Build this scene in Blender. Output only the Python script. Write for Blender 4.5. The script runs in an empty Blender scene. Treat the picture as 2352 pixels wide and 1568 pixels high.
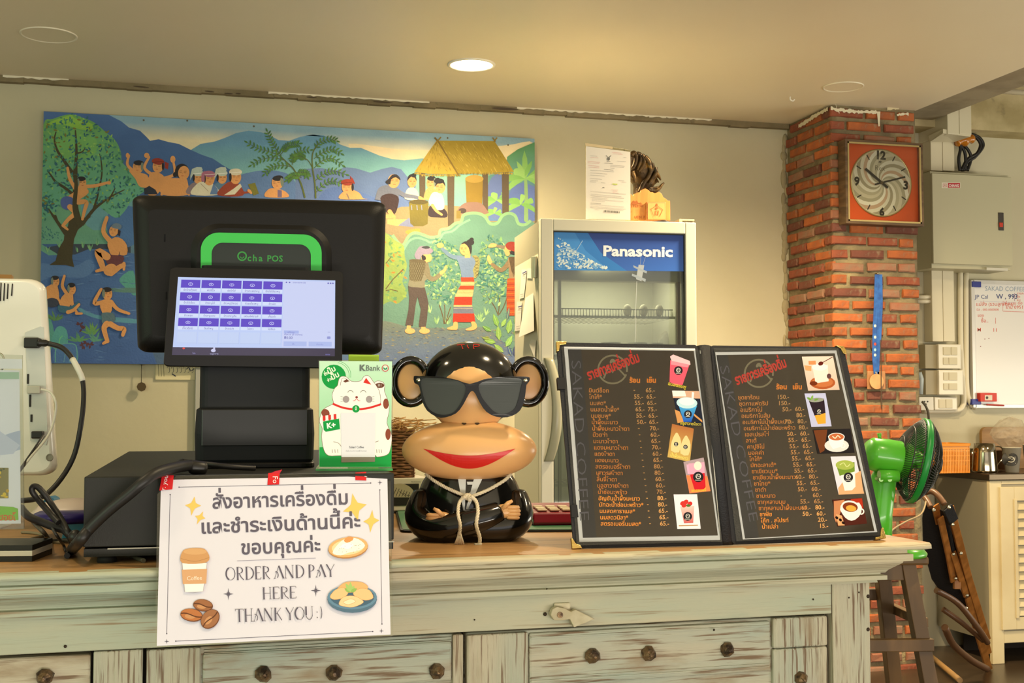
import bpy, bmesh, math, random
from math import sin, cos, pi, radians as R, atan2, hypot, sqrt
from mathutils import Vector as V, Matrix
from mathutils.geometry import tessellate_polygon

sc = bpy.context.scene
COL = sc.collection
rnd = random.Random(7)

# ------------------------------------------------------------------ camera, world, lights, exposure
F = 2900.0
CAM = V((0, 0, 1.15)); YAW = R(14.8); PITCH = math.atan(146 / 2900)
cd = bpy.data.cameras.new('camera'); cam = bpy.data.objects.new('camera', cd); COL.objects.link(cam)
cam.location = CAM; cam.rotation_euler = (pi / 2 + PITCH, 0, -YAW)
cd.sensor_width = 36; cd.lens = 36 * F / 2352; cd.clip_start = .05; cd.clip_end = 100
cd.dof.use_dof = True; cd.dof.focus_distance = 2.2; cd.dof.aperture_fstop = 32
sc.camera = cam
sc.view_settings.view_transform = 'Standard'; sc.view_settings.look = 'None'
sc.view_settings.gamma = 1; sc.view_settings.use_curve_mapping = False
sc.view_settings.exposure = 0.70
w = bpy.data.worlds.new('world'); sc.world = w; w.use_nodes = True
w.node_tree.nodes['Background'].inputs[0].default_value = (1.0, .93, .76, 1)
w.node_tree.nodes['Background'].inputs[1].default_value = 0.28

def area(name, loc, target, size, size_y, power, col):
    l = bpy.data.lights.new(name, 'AREA'); l.shape = 'RECTANGLE'; l.size = size; l.size_y = size_y
    l.energy = power; l.color = col
    o = bpy.data.objects.new(name, l); COL.objects.link(o); o.location = loc
    o.rotation_euler = (V(target) - V(loc)).to_track_quat('-Z', 'Y').to_euler()
    return o
area('window_light', (-3.3, -.6, 1.5), (1.0, 5.0, 1.6), 2.4, 1.8, 26, (.74, 1.0, .66))
area('shopfront_light', (1.2, -3.0, 1.9), (1.4, 5.0, 1.1), 4.5, 1.6, 11, (1.0, .94, .97))
area('ceiling_fill', (1.6, -2.2, .12), (1.8, 0.0, 2.5), 5.0, .5, 105, (1.0, .92, .80))  # low upward fill, added out of view to brighten the ceiling
area('side_fill', (6.0, 2.6, .9), (1.2, 4.6, 2.5), 2.2, 1.2, 38, (1.0, .93, .76))  # added fill from beyond the right edge, lifts the ceiling and pillar side
def spot(name, loc, tgt, power, angle=110, col=(1, .80, .50), soft=.07):
    l = bpy.data.lights.new(name, 'SPOT'); l.energy = power; l.color = col; l.spot_size = R(angle); l.spot_blend = 1; l.shadow_soft_size = soft
    o = bpy.data.objects.new(name, l); COL.objects.link(o); o.location = loc
    o.rotation_euler = (V(tgt) - V(loc)).to_track_quat('-Z', 'Y').to_euler(); return o

# ------------------------------------------------------------------ pixel -> place
Rm = cam.rotation_euler.to_matrix()
def ray(px, py): return Rm @ V(((px - 1176) / F, (784 - py) / F, -1))
def onP(px, py, p0, n):
    d = ray(px, py); n = V(n); return CAM + d * ((V(p0) - CAM).dot(n) / d.dot(n))
def onX(px, py, x): return onP(px, py, (x, 0, 0), (1, 0, 0))
def onY(px, py, y): return onP(px, py, (0, y, 0), (0, 1, 0))
def onZ(px, py, z): return onP(px, py, (0, 0, z), (0, 0, 1))
HF = V((sin(YAW), cos(YAW), 0)); HR = V((cos(YAW), -sin(YAW), 0))
def onD(px, py, d): return onP(px, py, HF * d, HF)      # at horizontal distance d along the view

class Fr:
    """a local frame: u along, v into the depth, z up"""
    def __init__(s, o, ang):
        s.o = V(o); s.a = ang; s.u = V((cos(ang), sin(ang), 0)); s.v = V((-sin(ang), cos(ang), 0))
        s.M = Matrix.Translation(s.o) @ Matrix.Rotation(ang, 4, 'Z'); s.I = s.M.inverted()
    def W(s, u, v, z): return s.M @ V((u, v, z))
    def pv(s, px, py, v): return s.I @ onP(px, py, s.o + s.v * v, s.v)     # on plane v = const
    def pu(s, px, py, u): return s.I @ onP(px, py, s.o + s.u * u, s.u)
    def pz(s, px, py, z): return s.I @ onZ(px, py, z + s.o.z)
WORLD = Fr((0, 0, 0), 0)

# ------------------------------------------------------------------ colours and materials
def lin(c):
    return tuple((x / 255 / 12.92 if x / 255 <= .04045 else ((x / 255 + .055) / 1.055) ** 2.4) for x in c[:3])
def hx(h): return tuple(int(h[i:i + 2], 16) for i in (0, 2, 4))
def C(c): return hx(c) if isinstance(c, str) else c
MATS = {}
def M(name, col=(200, 200, 200), rough=.5, metal=0, col2=None, ns=6, st=(1, 1, 1), lo=.4, hi=.6, bump=0, bs=60, bst=(1, 1, 1),
      coat=0, trans=0, emit=0, attr=False, ior=1.45, col3=None, ns3=30, lo3=.55, hi3=.7, st3=(1, 1, 1), alpha=1, spec=.5, detail=5, flat=False, col4=None, ns4=8, st4=(1, 1, 1), lo4=.6, hi4=.75):
    if name in MATS: return MATS[name]
    m = bpy.data.materials.new(name); m.use_nodes = True; MATS[name] = m
    nt = m.node_tree; N = nt.nodes; L = nt.links; b = N['Principled BSDF']
    b.inputs['Roughness'].default_value = rough; b.inputs['Metallic'].default_value = metal
    b.inputs['Coat Weight'].default_value = coat; b.inputs['Coat Roughness'].default_value = .08
    b.inputs['Transmission Weight'].default_value = trans; b.inputs['IOR'].default_value = ior
    b.inputs['Alpha'].default_value = alpha; b.inputs['Specular IOR Level'].default_value = spec
    c1 = (*lin(C(col)), 1); b.inputs['Base Color'].default_value = c1
    tc = N.new('ShaderNodeTexCoord')
    def noise(scale, stretch, det=detail):
        mp = N.new('ShaderNodeMapping'); mp.inputs['Scale'].default_value = stretch
        L.new(tc.outputs['Object'], mp.inputs[0]); n = N.new('ShaderNodeTexNoise')
        n.inputs['Scale'].default_value = scale; n.inputs['Detail'].default_value = det
        L.new(mp.outputs[0], n.inputs['Vector']); return n.outputs['Fac']
    def ramp(s, a, z):
        r = N.new('ShaderNodeMapRange'); r.inputs['From Min'].default_value = a; r.inputs['From Max'].default_value = z
        L.new(s, r.inputs['Value']); return r.outputs[0]
    def mix(f, a, c):
        x = N.new('ShaderNodeMix'); x.data_type = 'RGBA'; L.new(f, x.inputs[0])
        for s, k in ((a, 6), (c, 7)):
            if isinstance(s, tuple): x.inputs[k].default_value = s
            else: L.new(s, x.inputs[k])
        return x.outputs[2]
    out = None
    if attr:
        a = N.new('ShaderNodeAttribute'); a.attribute_name = 'col'
        x = N.new('ShaderNodeMix'); x.data_type = 'RGBA'; x.blend_type = 'MULTIPLY'; x.inputs[0].default_value = 1
        L.new(a.outputs['Color'], x.inputs[6])
        g = ramp(noise(ns, st), .2, .8)
        L.new(mix(g, (.84, .84, .86, 1) if not flat else (1, 1, 1, 1), (1.08, 1.07, 1.04, 1) if not flat else (1, 1, 1, 1)), x.inputs[7]); out = x.outputs[2]
    if col2 is not None: out = mix(ramp(noise(ns, st), lo, hi), c1, (*lin(C(col2)), 1))
    if col3 is not None: out = mix(ramp(noise(ns3, st3), lo3, hi3), out if out else c1, (*lin(C(col3)), 1))
    if out: L.new(out, b.inputs['Base Color'])
    if col4 is not None: out = mix(ramp(noise(ns4, st4), lo4, hi4), out if out else c1, (*lin(C(col4)), 1)); L.new(out, b.inputs['Base Color'])
    if emit:
        b.inputs['Emission Strength'].default_value = emit
        if out: L.new(out, b.inputs['Emission Color'])
        else: b.inputs['Emission Color'].default_value = c1
    if bump:
        bp = N.new('ShaderNodeBump'); bp.inputs['Strength'].default_value = 1; bp.inputs['Distance'].default_value = bump
        L.new(noise(bs, bst, 6), bp.inputs['Height']); L.new(bp.outputs[0], b.inputs['Normal'])
    return m

def glass(name, tint=(252, 253, 250), a=.03, rough=.03):
    """thin clear sheet: mostly see-through with a fresnel sheen"""
    if name in MATS: return MATS[name]
    m = bpy.data.materials.new(name); m.use_nodes = True; MATS[name] = m
    nt = m.node_tree; N = nt.nodes; L = nt.links; N.remove(N['Principled BSDF'])
    o = N['Material Output']; t = N.new('ShaderNodeBsdfTransparent'); t.inputs[0].default_value = (*lin(tint), 1)
    g = N.new('ShaderNodeBsdfGlossy'); g.inputs['Roughness'].default_value = rough
    f = N.new('ShaderNodeFresnel'); f.inputs[0].default_value = 1.45
    ad = N.new('ShaderNodeMath'); ad.operation = 'ADD'; ad.inputs[1].default_value = a; L.new(f.outputs[0], ad.inputs[0])
    x = N.new('ShaderNodeMixShader'); L.new(ad.outputs[0], x.inputs[0]); L.new(t.outputs[0], x.inputs[1]); L.new(g.outputs[0], x.inputs[2])
    L.new(x.outputs[0], o.inputs[0]); return m

# ------------------------------------------------------------------ objects
def props(o, label=None, cat=None, group=None, kind=None):
    for k, v in (('label', label), ('category', cat), ('group', group), ('kind', kind)):
        if v: o[k] = v
    return o
def thing(name, loc, label, cat, group=None, rz=0):
    o = bpy.data.objects.new(name, None); COL.objects.link(o); o.location = loc; o.rotation_euler = (0, 0, rz)
    o.empty_display_size = .05; o['_rz'] = rz
    del o['_rz']
    return props(o, label, cat, group)
def wmat(o):
    m = Matrix.Translation(o.location) @ o.rotation_euler.to_matrix().to_4x4()
    return wmat(o.parent) @ m if o.parent else m

class MB:
    def __init__(s, M4=None): s.v = []; s.f = []; s.sm = []; s.M = M4 or Matrix.Identity(4)
    def add(s, vs, fs, smooth=False, M4=None):
        n = len(s.v); m = s.M @ M4 if M4 else s.M
        s.v += [m @ V(p) for p in vs]
        for f in fs: s.f.append([i + n for i in f]); s.sm.append(smooth)
        return s
    def box(s, a, b, M4=None):
        (x0, y0, z0), (x1, y1, z1) = a, b
        x0, x1 = min(x0, x1), max(x0, x1); y0, y1 = min(y0, y1), max(y0, y1); z0, z1 = min(z0, z1), max(z0, z1)
        return s.add([(x0, y0, z0), (x1, y0, z0), (x1, y1, z0), (x0, y1, z0), (x0, y0, z1), (x1, y0, z1), (x1, y1, z1), (x0, y1, z1)],
                     [(0, 3, 2, 1), (4, 5, 6, 7), (0, 1, 5, 4), (1, 2, 6, 5), (2, 3, 7, 6), (3, 0, 4, 7)], False, M4)
    def rings(s, rs, smooth=True, cap=True, closed=False):
        n = len(rs[0]); vs = [p for r in rs for p in r]; fs = []
        m = len(rs)
        for i in range(m if closed else m - 1):
            a, b = i * n, ((i + 1) % m) * n
            for j in range(n): fs.append((a + j, a + (j + 1) % n, b + (j + 1) % n, b + j))
        s.add(vs, fs, smooth)
        if cap and not closed:
            k = len(s.v) - n * m
            s.f.append([k + j for j in range(n)][::-1]); s.sm.append(False)
            s.f.append([k + n * (m - 1) + j for j in range(n)]); s.sm.append(False)
        return s
    def lathe(s, prof, o=(0, 0, 0), ax=(0, 0, 1), n=32, smooth=True, cap=True, sx=1, sy=1):
        ax = V(ax).normalized(); q = V((0, 0, 1)).rotation_difference(ax); o = V(o)
        rs = [[o + q @ V((max(r, 1e-5) * cos(2 * pi * j / n) * sx, max(r, 1e-5) * sin(2 * pi * j / n) * sy, z)) for j in range(n)] for r, z in prof]
        return s.rings(rs, smooth, cap)
    def cyl(s, a, b, r, r2=None, n=16, smooth=True):
        a, b = V(a), V(b); r2 = r if r2 is None else r2
        return s.lathe([(r, 0), (r2, (b - a).length)], a, b - a, n, smooth)
    def tube(s, pts, r, n=8, closed=False, cap=True):
        pts = [V(p) for p in pts]; m = len(pts); rs = []; up = None
        for i, p in enumerate(pts):
            if closed: t = pts[(i + 1) % m] - pts[i - 1]
            else: t = pts[min(i + 1, m - 1)] - pts[max(i - 1, 0)]
            t = t.normalized() if t.length > 1e-9 else V((0, 0, 1))
            if up is None: up = t.orthogonal().normalized()
            up = (up - t * up.dot(t)); up = up.normalized() if up.length > 1e-6 else t.orthogonal().normalized()
            w_ = t.cross(up); rr = r[i] if isinstance(r, (list, tuple)) else r
            rs.append([p + (up * cos(2 * pi * j / n) + w_ * sin(2 * pi * j / n)) * rr for j in range(n)])
        return s.rings(rs, True, cap, closed)
    def ell(s, c, r, n=24, m=14, M4=None):
        c = V(c); rs = []
        for i in range(m + 1):
            a = -pi / 2 + pi * i / m; a = max(-pi / 2 + .02, min(pi / 2 - .02, a))
            rs.append([V((r[0] * cos(a) * cos(2 * pi * j / n), r[1] * cos(a) * sin(2 * pi * j / n), r[2] * sin(a))) for j in range(n)])
        rs = [[c + (M4 @ p if M4 else p) for p in g] for g in rs]
        return s.rings(rs, True, True)
    def prism(s, poly, a, b, M4=None, smooth=False):
        """poly in local (x,z), extruded along y from a to b"""
        n = len(poly); vs = [(p[0], a, p[1]) for p in poly] + [(p[0], b, p[1]) for p in poly]
        ar = sum(poly[i][0] * poly[(i + 1) % n][1] - poly[(i + 1) % n][0] * poly[i][1] for i in range(n))
        tri = tessellate_polygon([[V((p[0], p[1], 0)) for p in poly]])
        fs = []
        for t in tri: fs += [tuple(t), tuple(n + i for i in t[::-1])]
        s.add(vs, fs, False, M4)
        k = len(s.v) - 2 * n
        for i in range(n):
            j = (i + 1) % n; s.f.append([k + i, k + n + i, k + n + j, k + j]); s.sm.append(smooth)
        return s
    def build(s, name, mat, parent=None, label=None, cat=None, group=None, kind=None, bevel=0, sub=0, org=None, seg=2):
        W = wmat(parent).inverted() if parent else Matrix.Translation(-(V(org) if org is not None else V((0, 0, 0))))
        me = bpy.data.meshes.new(name); me.from_pydata([tuple(W @ p) for p in s.v], [], s.f)
        me.polygons.foreach_set('use_smooth', s.sm)
        bm = bmesh.new(); bm.from_mesh(me); bmesh.ops.remove_doubles(bm, verts=bm.verts, dist=1e-6)
        bmesh.ops.recalc_face_normals(bm, faces=bm.faces); bm.to_mesh(me); bm.free()
        me.materials.append(mat); o = bpy.data.objects.new(name, me); COL.objects.link(o)
        if parent: o.parent = parent
        elif org is not None: o.location = org
        if bevel:
            md = o.modifiers.new('bevel', 'BEVEL'); md.width = bevel; md.segments = seg; md.limit_method = 'ANGLE'; md.angle_limit = R(40)
            md.harden_normals = False
        if sub: md = o.modifiers.new('subdivision', 'SUBSURF'); md.levels = sub; md.render_levels = sub
        return props(o, label, cat, group, kind)

def crv(pts, n=8, closed=False):
    """Catmull-Rom through the points (2D or 3D tuples)"""
    out = []; m = len(pts); d = len(pts[0])
    for i in range(m if closed else m - 1):
        g = (lambda k: pts[k % m]) if closed else (lambda k: pts[min(max(k, 0), m - 1)])
        p0, p1, p2, p3 = g(i - 1), g(i), g(i + 1), g(i + 2)
        for k in range(n):
            t = k / n
            out.append(tuple(.5 * ((2 * p1[a]) + (-p0[a] + p2[a]) * t + (2 * p0[a] - 5 * p1[a] + 4 * p2[a] - p3[a]) * t * t + (-p0[a] + 3 * p1[a] - 3 * p2[a] + p3[a]) * t ** 3) for a in range(d)))
    if not closed: out.append(tuple(pts[-1]))
    return out
def rrect(x0, z0, x1, z1, r, n=6):
    p = []
    for cx, cz, a in ((x1 - r, z0 + r, -90), (x1 - r, z1 - r, 0), (x0 + r, z1 - r, 90), (x0 + r, z0 + r, 180)):
        for i in range(n + 1): t = R(a + 90 * i / n); p.append((cx + r * cos(t), cz + r * sin(t)))
    return p

# ------------------------------------------------------------------ glyphs (built-in font only)
GL = {}
_dg = None
def _txt(s, off):
    c = bpy.data.curves.new('t', 'FONT'); c.body = s; c.size = 1; c.offset = off; c.resolution_u = 2
    o = bpy.data.objects.new('t', c); me = bpy.data.meshes.new_from_object(o)
    vs = [(v.co.x, v.co.y) for v in me.vertices]; fs = [tuple(p.vertices) for p in me.polygons]
    bpy.data.objects.remove(o); bpy.data.curves.remove(c); bpy.data.meshes.remove(me); return vs, fs
def glyph(ch, off=0):
    k = (ch, off)
    if k not in GL:
        vs, fs = _txt(ch, off) if ch != ' ' else ([], [])
        a, _ = _txt('|', 0); b, _ = _txt(ch + '|', 0)
        GL[k] = (vs, fs, max(x for x, y in b) - max(x for x, y in a))
    return GL[k]
UP = 'ิีึืั็ํ'; TONE = '่้๊๋์'
def layout(s, off=0, track=0):
    """[(verts, faces)] laid out from x=0, and the width"""
    out = []; x = 0; prev = ''
    for ch in s:
        vs, fs, adv = glyph(ch, off); dy = 0; dx = 0
        if ch in TONE and prev and prev in UP: dy = .2
        if ch == 'ำ' and out and prev in TONE: out[-1] = ([(a, b + .17) for a, b in out[-1][0]], out[-1][1])
        if (ch in TONE or ch in UP) and prev in 'ปฝฟ': dx = -.09
        out.append(([(a + x + dx, b + dy) for a, b in vs], fs)); x += adv + (track if adv > .02 else 0); prev = ch
    return out, x

# ------------------------------------------------------------------ flat print as layered coloured polygons
class Art:
    """polygons given in photo pixels (or any 2D space) laid on a plane through mp(x, y) -> world point"""
    def __init__(s, mp, nrm, eps=1e-5, base=2e-4):
        s.mp = mp; s.n = V(nrm).normalized(); s.v = []; s.f = []; s.c = []; s.z = base; s.e = eps
    def up(s, k=1): s.z += s.e * k
    def tri(s, pts, faces, col, hold=False):
        if not hold: s.z += s.e
        k = len(s.v)
        for p in pts:
            s.v.append(s.mp(p[0], p[1]) + s.n * s.z); s.c.append(col(p[0], p[1]) if callable(col) else col)
        s.f += [[i + k for i in f] for f in faces]
    def poly(s, pts, col, sm=0, hold=False, grad=None):
        if sm: pts = crv(pts, sm, True)
        c = lin(C(col))
        if grad:
            c2 = lin(C(grad[0])); y0, y1 = grad[1], grad[2]; c0 = c
            c = lambda x, y: tuple(c0[i] + (c2[i] - c0[i]) * max(0, min(1, (y - y0) / (y1 - y0))) for i in range(3))
        t = tessellate_polygon([[V((p[0], p[1], 0)) for p in pts]])
        s.tri(pts, [tuple(q) for q in t], c, hold)
    def rect(s, x0, y0, x1, y1, col, **k): s.poly([(x0, y0), (x1, y0), (x1, y1), (x0, y1)], col, **k)
    def rr(s, x0, y0, x1, y1, r, col, **k): s.poly(rrect(x0, y0, x1, y1, r, 4), col, **k)
    def ell(s, cx, cy, rx, ry, col, rot=0, n=20, a0=0, a1=360, **k):
        q = R(rot); m = n if a1 - a0 >= 360 else n + 1
        s.poly([(cx + rx * cos(t) * cos(q) - ry * sin(t) * sin(q), cy + rx * cos(t) * sin(q) + ry * sin(t) * cos(q)) for t in (R(a0 + (a1 - a0) * i / n) for i in range(m))], col, **k)
    def line(s, pts, w, col, sm=0, hold=False, w2=None, closed=False):
        if sm: pts = crv(pts, sm, closed)
        m = len(pts); L_, Rr = [], []
        for i, p in enumerate(pts):
            a = pts[i - 1] if (i or closed) else pts[0]; b = pts[(i + 1) % m] if (i < m - 1 or closed) else pts[m - 1]
            dx, dy = b[0] - a[0], b[1] - a[1]; l = hypot(dx, dy) or 1
            ww = (w if w2 is None else w + (w2 - w) * i / (m - 1)) / 2
            L_.append((p[0] - dy / l * ww, p[1] + dx / l * ww)); Rr.append((p[0] + dy / l * ww, p[1] - dx / l * ww))
        fs = [(i, i + 1, m + i + 1, m + i) for i in range(m - 1)] + ([(m - 1, 0, m, 2 * m - 1)] if closed else [])
        s.tri(L_ + Rr, fs, lin(C(col)), hold)
    def ring(s, cx, cy, rx, ry, w, col, rot=0, a0=0, a1=360, n=28):
        q = R(rot); cl = a1 - a0 >= 360
        s.line([(cx + rx * cos(t) * cos(q) - ry * sin(t) * sin(q), cy + rx * cos(t) * sin(q) + ry * sin(t) * cos(q)) for t in (R(a0 + (a1 - a0) * i / n) for i in range(n + (0 if cl else 1)))], w, col, closed=cl)
    def limb(s, pts, w, w2, col, sm=5):
        """tapered rounded stroke"""
        q = crv(pts, sm) if len(pts) > 2 else pts
        s.line(q, w, col, w2=w2); s.ell(q[0][0], q[0][1], w / 2, w / 2, col, n=10); s.ell(q[-1][0], q[-1][1], w2 / 2, w2 / 2, col, n=10)
    def leaf(s, x, y, l, w, ang, col, hold=True):
        a = R(ang); c_, s_ = cos(a), sin(a)
        s.tri([(x + u * l * c_ - v * w * s_, y + u * l * s_ + v * w * c_) for u, v in ((0, 0), (.3, .45), (.65, .4), (1, 0), (.65, -.4), (.3, -.45))], [(0, 1, 2, 3, 4, 5)], lin(C(col)), hold)
        if hold: s.z += s.e * .35
    def text(s, t, x, y, size, col, ang=0, off=0, al='l', up=None, track=0, width=None):
        """baseline start (x, y) in y-down pixels, ang = slope of the baseline in degrees (y down)"""
        g, wd = layout(t, off, track); a = R(ang); ux, uy = cos(a), sin(a)
        kx = (width / wd) if width else size
        vx, vy = up if up else (uy, -ux)
        l0 = {'l': 0, 'c': -.5, 'r': -1}[al] * wd
        s.z += s.e; c = lin(C(col))
        for vs, fs in g:
            if vs: s.tri([(x + ux * (a_ + l0) * kx + vx * b * size, y + uy * (a_ + l0) * kx + vy * b * size) for a_, b in vs], fs, c, True)
    def build(s, name, mat, parent=None, **k):
        W = wmat(parent).inverted() if parent else Matrix.Identity(4)
        me = bpy.data.meshes.new(name); me.from_pydata([tuple(W @ p) for p in s.v], [], s.f)
        # make every face look along the plane's normal
        at = me.color_attributes.new('col', 'FLOAT_COLOR', 'POINT')
        at.data.foreach_set('color', [x for c in s.c for x in (*c, 1.0)])
        n = (W.to_3x3() @ s.n)
        bm = bmesh.new(); bm.from_mesh(me)
        fl = [f for f in bm.faces if f.normal.dot(n) < 0]; bmesh.ops.reverse_faces(bm, faces=fl); bm.to_mesh(me); bm.free()
        me.materials.append(mat); o = bpy.data.objects.new(name, me); COL.objects.link(o)
        if parent: o.parent = parent
        return props(o, **k)
PRINT = M('print', attr=True, rough=.6, ns=30, flat=True)
PRINTG = M('print_gloss', attr=True, rough=.3, flat=True, spec=.12)
PAINT = M('painted_canvas', attr=True, rough=.75, ns=9, st=(1, 1, 1.6), bump=.0015, bs=120)
# ------------------------------------------------------------------ the room
YW = 5.378                                   # back wall
XP0 = onY(1810, 700, YW).x                   # pillar side
pc = onX(1910, 240, XP0); YP = pc.y          # pillar front
XP1 = onY(2111, 600, YP).x
ZC = pc.z                                    # ceiling
M('wall_plaster', 'C6BFA3', .75, col2='BDB596', ns=1.6, lo=.35, hi=.65, bump=.0012, bs=22)
M('ceiling_paint', 'E8DCC0', .42, col2='E2D4B6', ns=.9, lo=.3, hi=.7, bump=.002, bs=2.2)
M('concrete', '766A4E', .85, col2='8E8062', ns=7, lo=.35, hi=.65, col3='6E644C', ns3=16, lo3=.62, hi3=.75, bump=.003, bs=40)
M('grey_concrete', '8C8068', .85, col2='A0947A', ns=5, bump=.003, bs=30)
M('floor_tile', '4A3C2C', .3, col2='3C3023', ns=2)
XL, XR, YF = -3.2, 6.4, -3.2
MB().box((XL, YW, 0), (XR, YW + .12, 3.1)).build('wall_back', MATS['wall_plaster'], kind='structure')
MB().box((XL, YF, -.1), (XR, YW + .12, 0)).build('floor', MATS['floor_tile'], kind='structure')
ceil = MB().box((XL, YF, ZC), (XP1, YW, ZC + .06)).build('ceiling', MATS['ceiling_paint'], kind='structure')
MB().box((XP1 + .27, YF, ZC + .3), (XR, YW, ZC + .36)).build('ceiling_slab', MATS['grey_concrete'], kind='structure')
MB().box((XP1, YF, ZC + .035), (XP1 + .27, YW, ZC + .3)).build('trim_1', MATS['grey_concrete'], kind='structure')
# concrete strip under the ceiling on the wall, ragged white paint on its upper edge
zt = onY(0, 177, YW - .03).z; zt2 = onY(1480, 272, YW - .03).z; zb = (zt + zt2) / 2 - .012
st = MB(); 
N_ = 60
for i in range(N_):
    x0 = XL + (XP0 - XL) * i / N_; x1 = XL + (XP0 - XL) * (i + 1) / N_
    st.box((x0, YW - .03 - rnd.uniform(0, .004), zb + rnd.uniform(-.003, .003)), (x1, YW, ZC))
st.build('trim_2', MATS['concrete'], kind='structure')
def strip_map(x, y): return V((x, YW - .035, y))
a = Art(strip_map, (0, -1, 0))
x = XL; 
while x < XP0 - .6:
    l = rnd.uniform(.05, .3)
    if rnd.random() < (.75 if x > .3 else .25):
        n = max(3, int(l / .015)); up = [(x + l * i / n, ZC - .0005) for i in range(n + 1)]
        lo = [(x + l * i / n, ZC - .004 - rnd.random() * .007) for i in range(n + 1)]
        a.poly(up + lo[::-1], 'E4DCC4')
    x += l
for k in range(7):
    xx = rnd.uniform(-.2, 2.2); a.ell(xx, zb + rnd.uniform(.004, .012), rnd.uniform(.01, .05), .003, '4A3B28', rot=rnd.uniform(-3, 3))
a.ell(1.38, zb + .012, .06, .006, '4E4030')
a.build('old_paint', PRINT, kind='structure')
# concrete beam on the wall at right, pipes under the slab
p = onY(2232, 297, YW - .14)
bz = p.z
MB().box((XP1 + .0, YW - .14, bz), (XR, YW, ZC + .3)).build('trim_3', M('cream_concrete', 'C4B58A', .85, col2='A39468', ns=4, col3='7A6F52', ns3=9, lo3=.62, hi3=.7, bump=.004, bs=25), kind='structure')
for py in (189, 209):
    q = onY(2300, py, YW - .6)
    MB().cyl((q.x - .1, YW - .6, q.z), (XR, YW - .6, q.z), .012).build('conduit_pipe', M('pvc', 'D8CFB4', .4), org=(q.x - .1, YW - .6, q.z),
        label='cream conduit pipe under the slab at upper right, ' + ('upper of the two' if py == 189 else 'lower of the two'), cat='pipe', group='conduit pipes under the slab')
# old recessed patch marks + hook on the ceiling
def cdisc(name, px, py, r, label, cat, lit=False):
    c = onZ(px, py, ZC); t = thing(name, (c.x, c.y, ZC), label, cat)
    if lit:
        MB().lathe([(r * 1.12, 0), (r * 1.12, -.004), (r, -.006), (r * .97, -.001)], c, n=40, cap=False).build('rim', M('white_plastic', 'E8E2D2', .35), t)
        MB().lathe([(.0, -.003), (r * .97, -.003), (r * .97, 0)], c, n=40, cap=False).build('lamp_glass', M('lamp_glow', (255, 225, 180), emit=14), t)
    else:
        MB().lathe([(r, 0), (r, -.003), (r * .96, -.004), (r * .92, -.001)], c, n=48, cap=False).build('cover_rim', M('cover_rim', 'EDE4CC', .4), t)
        MB().lathe([(r * .93, -.0012), (.0, -.0012)], c, n=48, cap=False).build('cover_plate', MATS['ceiling_paint'], t)
    return c
lc = cdisc('ceiling_downlight', 1083, 148, .083, 'lit round recessed downlight glowing warm in the middle of the ceiling', 'light', True)
cdisc('ceiling_cover', 112, 80, .098, 'round blank cover plate on the ceiling above the painted tree', 'cover plate')
cdisc('ceiling_cover', 1937, 199, .083, 'round blank cover plate on the ceiling just before the brick pillar', 'cover plate')
spot('downlight', (lc.x, lc.y, ZC - .02), (lc.x, lc.y, 0), 150, 165)
for i, (x, y, e_) in enumerate(((1.0, 1.5, 44), (2.3, 3.95, 215), (3.7, 3.6, 62), (1.9, 1.9, 30), (-.7, 1.8, 16))): spot('fill_spot', (x, y, ZC - .02), (x, y, 0), e_, 160)  # extra unseen spots, added to brighten right wall, pillar and counter
h = onZ(1815, 222, ZC)
hk = MB(); hk.tube(crv([(h.x, h.y, h.z), (h.x, h.y, h.z - .012), (h.x + .012, h.y, h.z - .018), (h.x + .02, h.y, h.z - .01)], 5), .003)
hk.build('ceiling_hook', M('white_plastic'), org=h, label='tiny white hook screwed in the ceiling before the pillar', cat='hook')

# ------------------------------------------------------------------ brick pillar
mortar = M('mortar', '8A7C5C', .95, col2='6F634A', ns=9, lo=.35, hi=.65, col3='A5946C', ns3=5, lo3=.55, hi3=.75, bump=.012, bs=30)
pil = thing('brick_pillar', (XP0, YP, 0), None, None); pil['kind'] = 'structure'
mb = MB(); 
# core with uneven mortar faces
def sheet(o, du, dv, nu, nv, nrm, amp):
    vs = []; fs = []
    for j in range(nv + 1):
        for i in range(nu + 1):
            e = 0 if i in (0, nu) or j in (0, nv) else rnd.uniform(-amp, amp)
            vs.append(V(o) + V(du) * (i / nu) + V(dv) * (j / nv) + V(nrm) * e)
    for j in range(nv):
        for i in range(nu): a_ = j * (nu + 1) + i; fs.append((a_, a_ + 1, a_ + nu + 2, a_ + nu + 1))
    mb.add(vs, fs, True)
W_ = XP1 - XP0; D_ = YW - YP
mi = .006
sheet((XP0 + mi, YP + mi, 0), (W_ - 2 * mi, 0, 0), (0, 0, ZC), 16, 80, (0, -1, 0), .004)
sheet((XP0 + mi, YW, 0), (0, -D_ + mi, 0), (0, 0, ZC), 14, 80, (-1, 0, 0), .004)
sheet((XP1 - mi, YP + mi, 0), (0, D_, 0), (0, 0, ZC), 14, 80, (1, 0, 0), .004)
mb.build('mortar_core', mortar, pil)
bmats = [M('brick_%s' % n, c, .8, col2=c2, ns=18, lo=.35, hi=.7, col3='8C7A60', ns3=26, lo3=.6, hi3=.8, bump=.004, bs=45) for n, c, c2 in
         (('orange', 'B0602F', '90502E'), ('red', '965036', '80442E'), ('bright', 'BC6834', 'A25830'), ('brown', '784636', '683C2E'), ('dusty', '9C6248', '907058'))]
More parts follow.
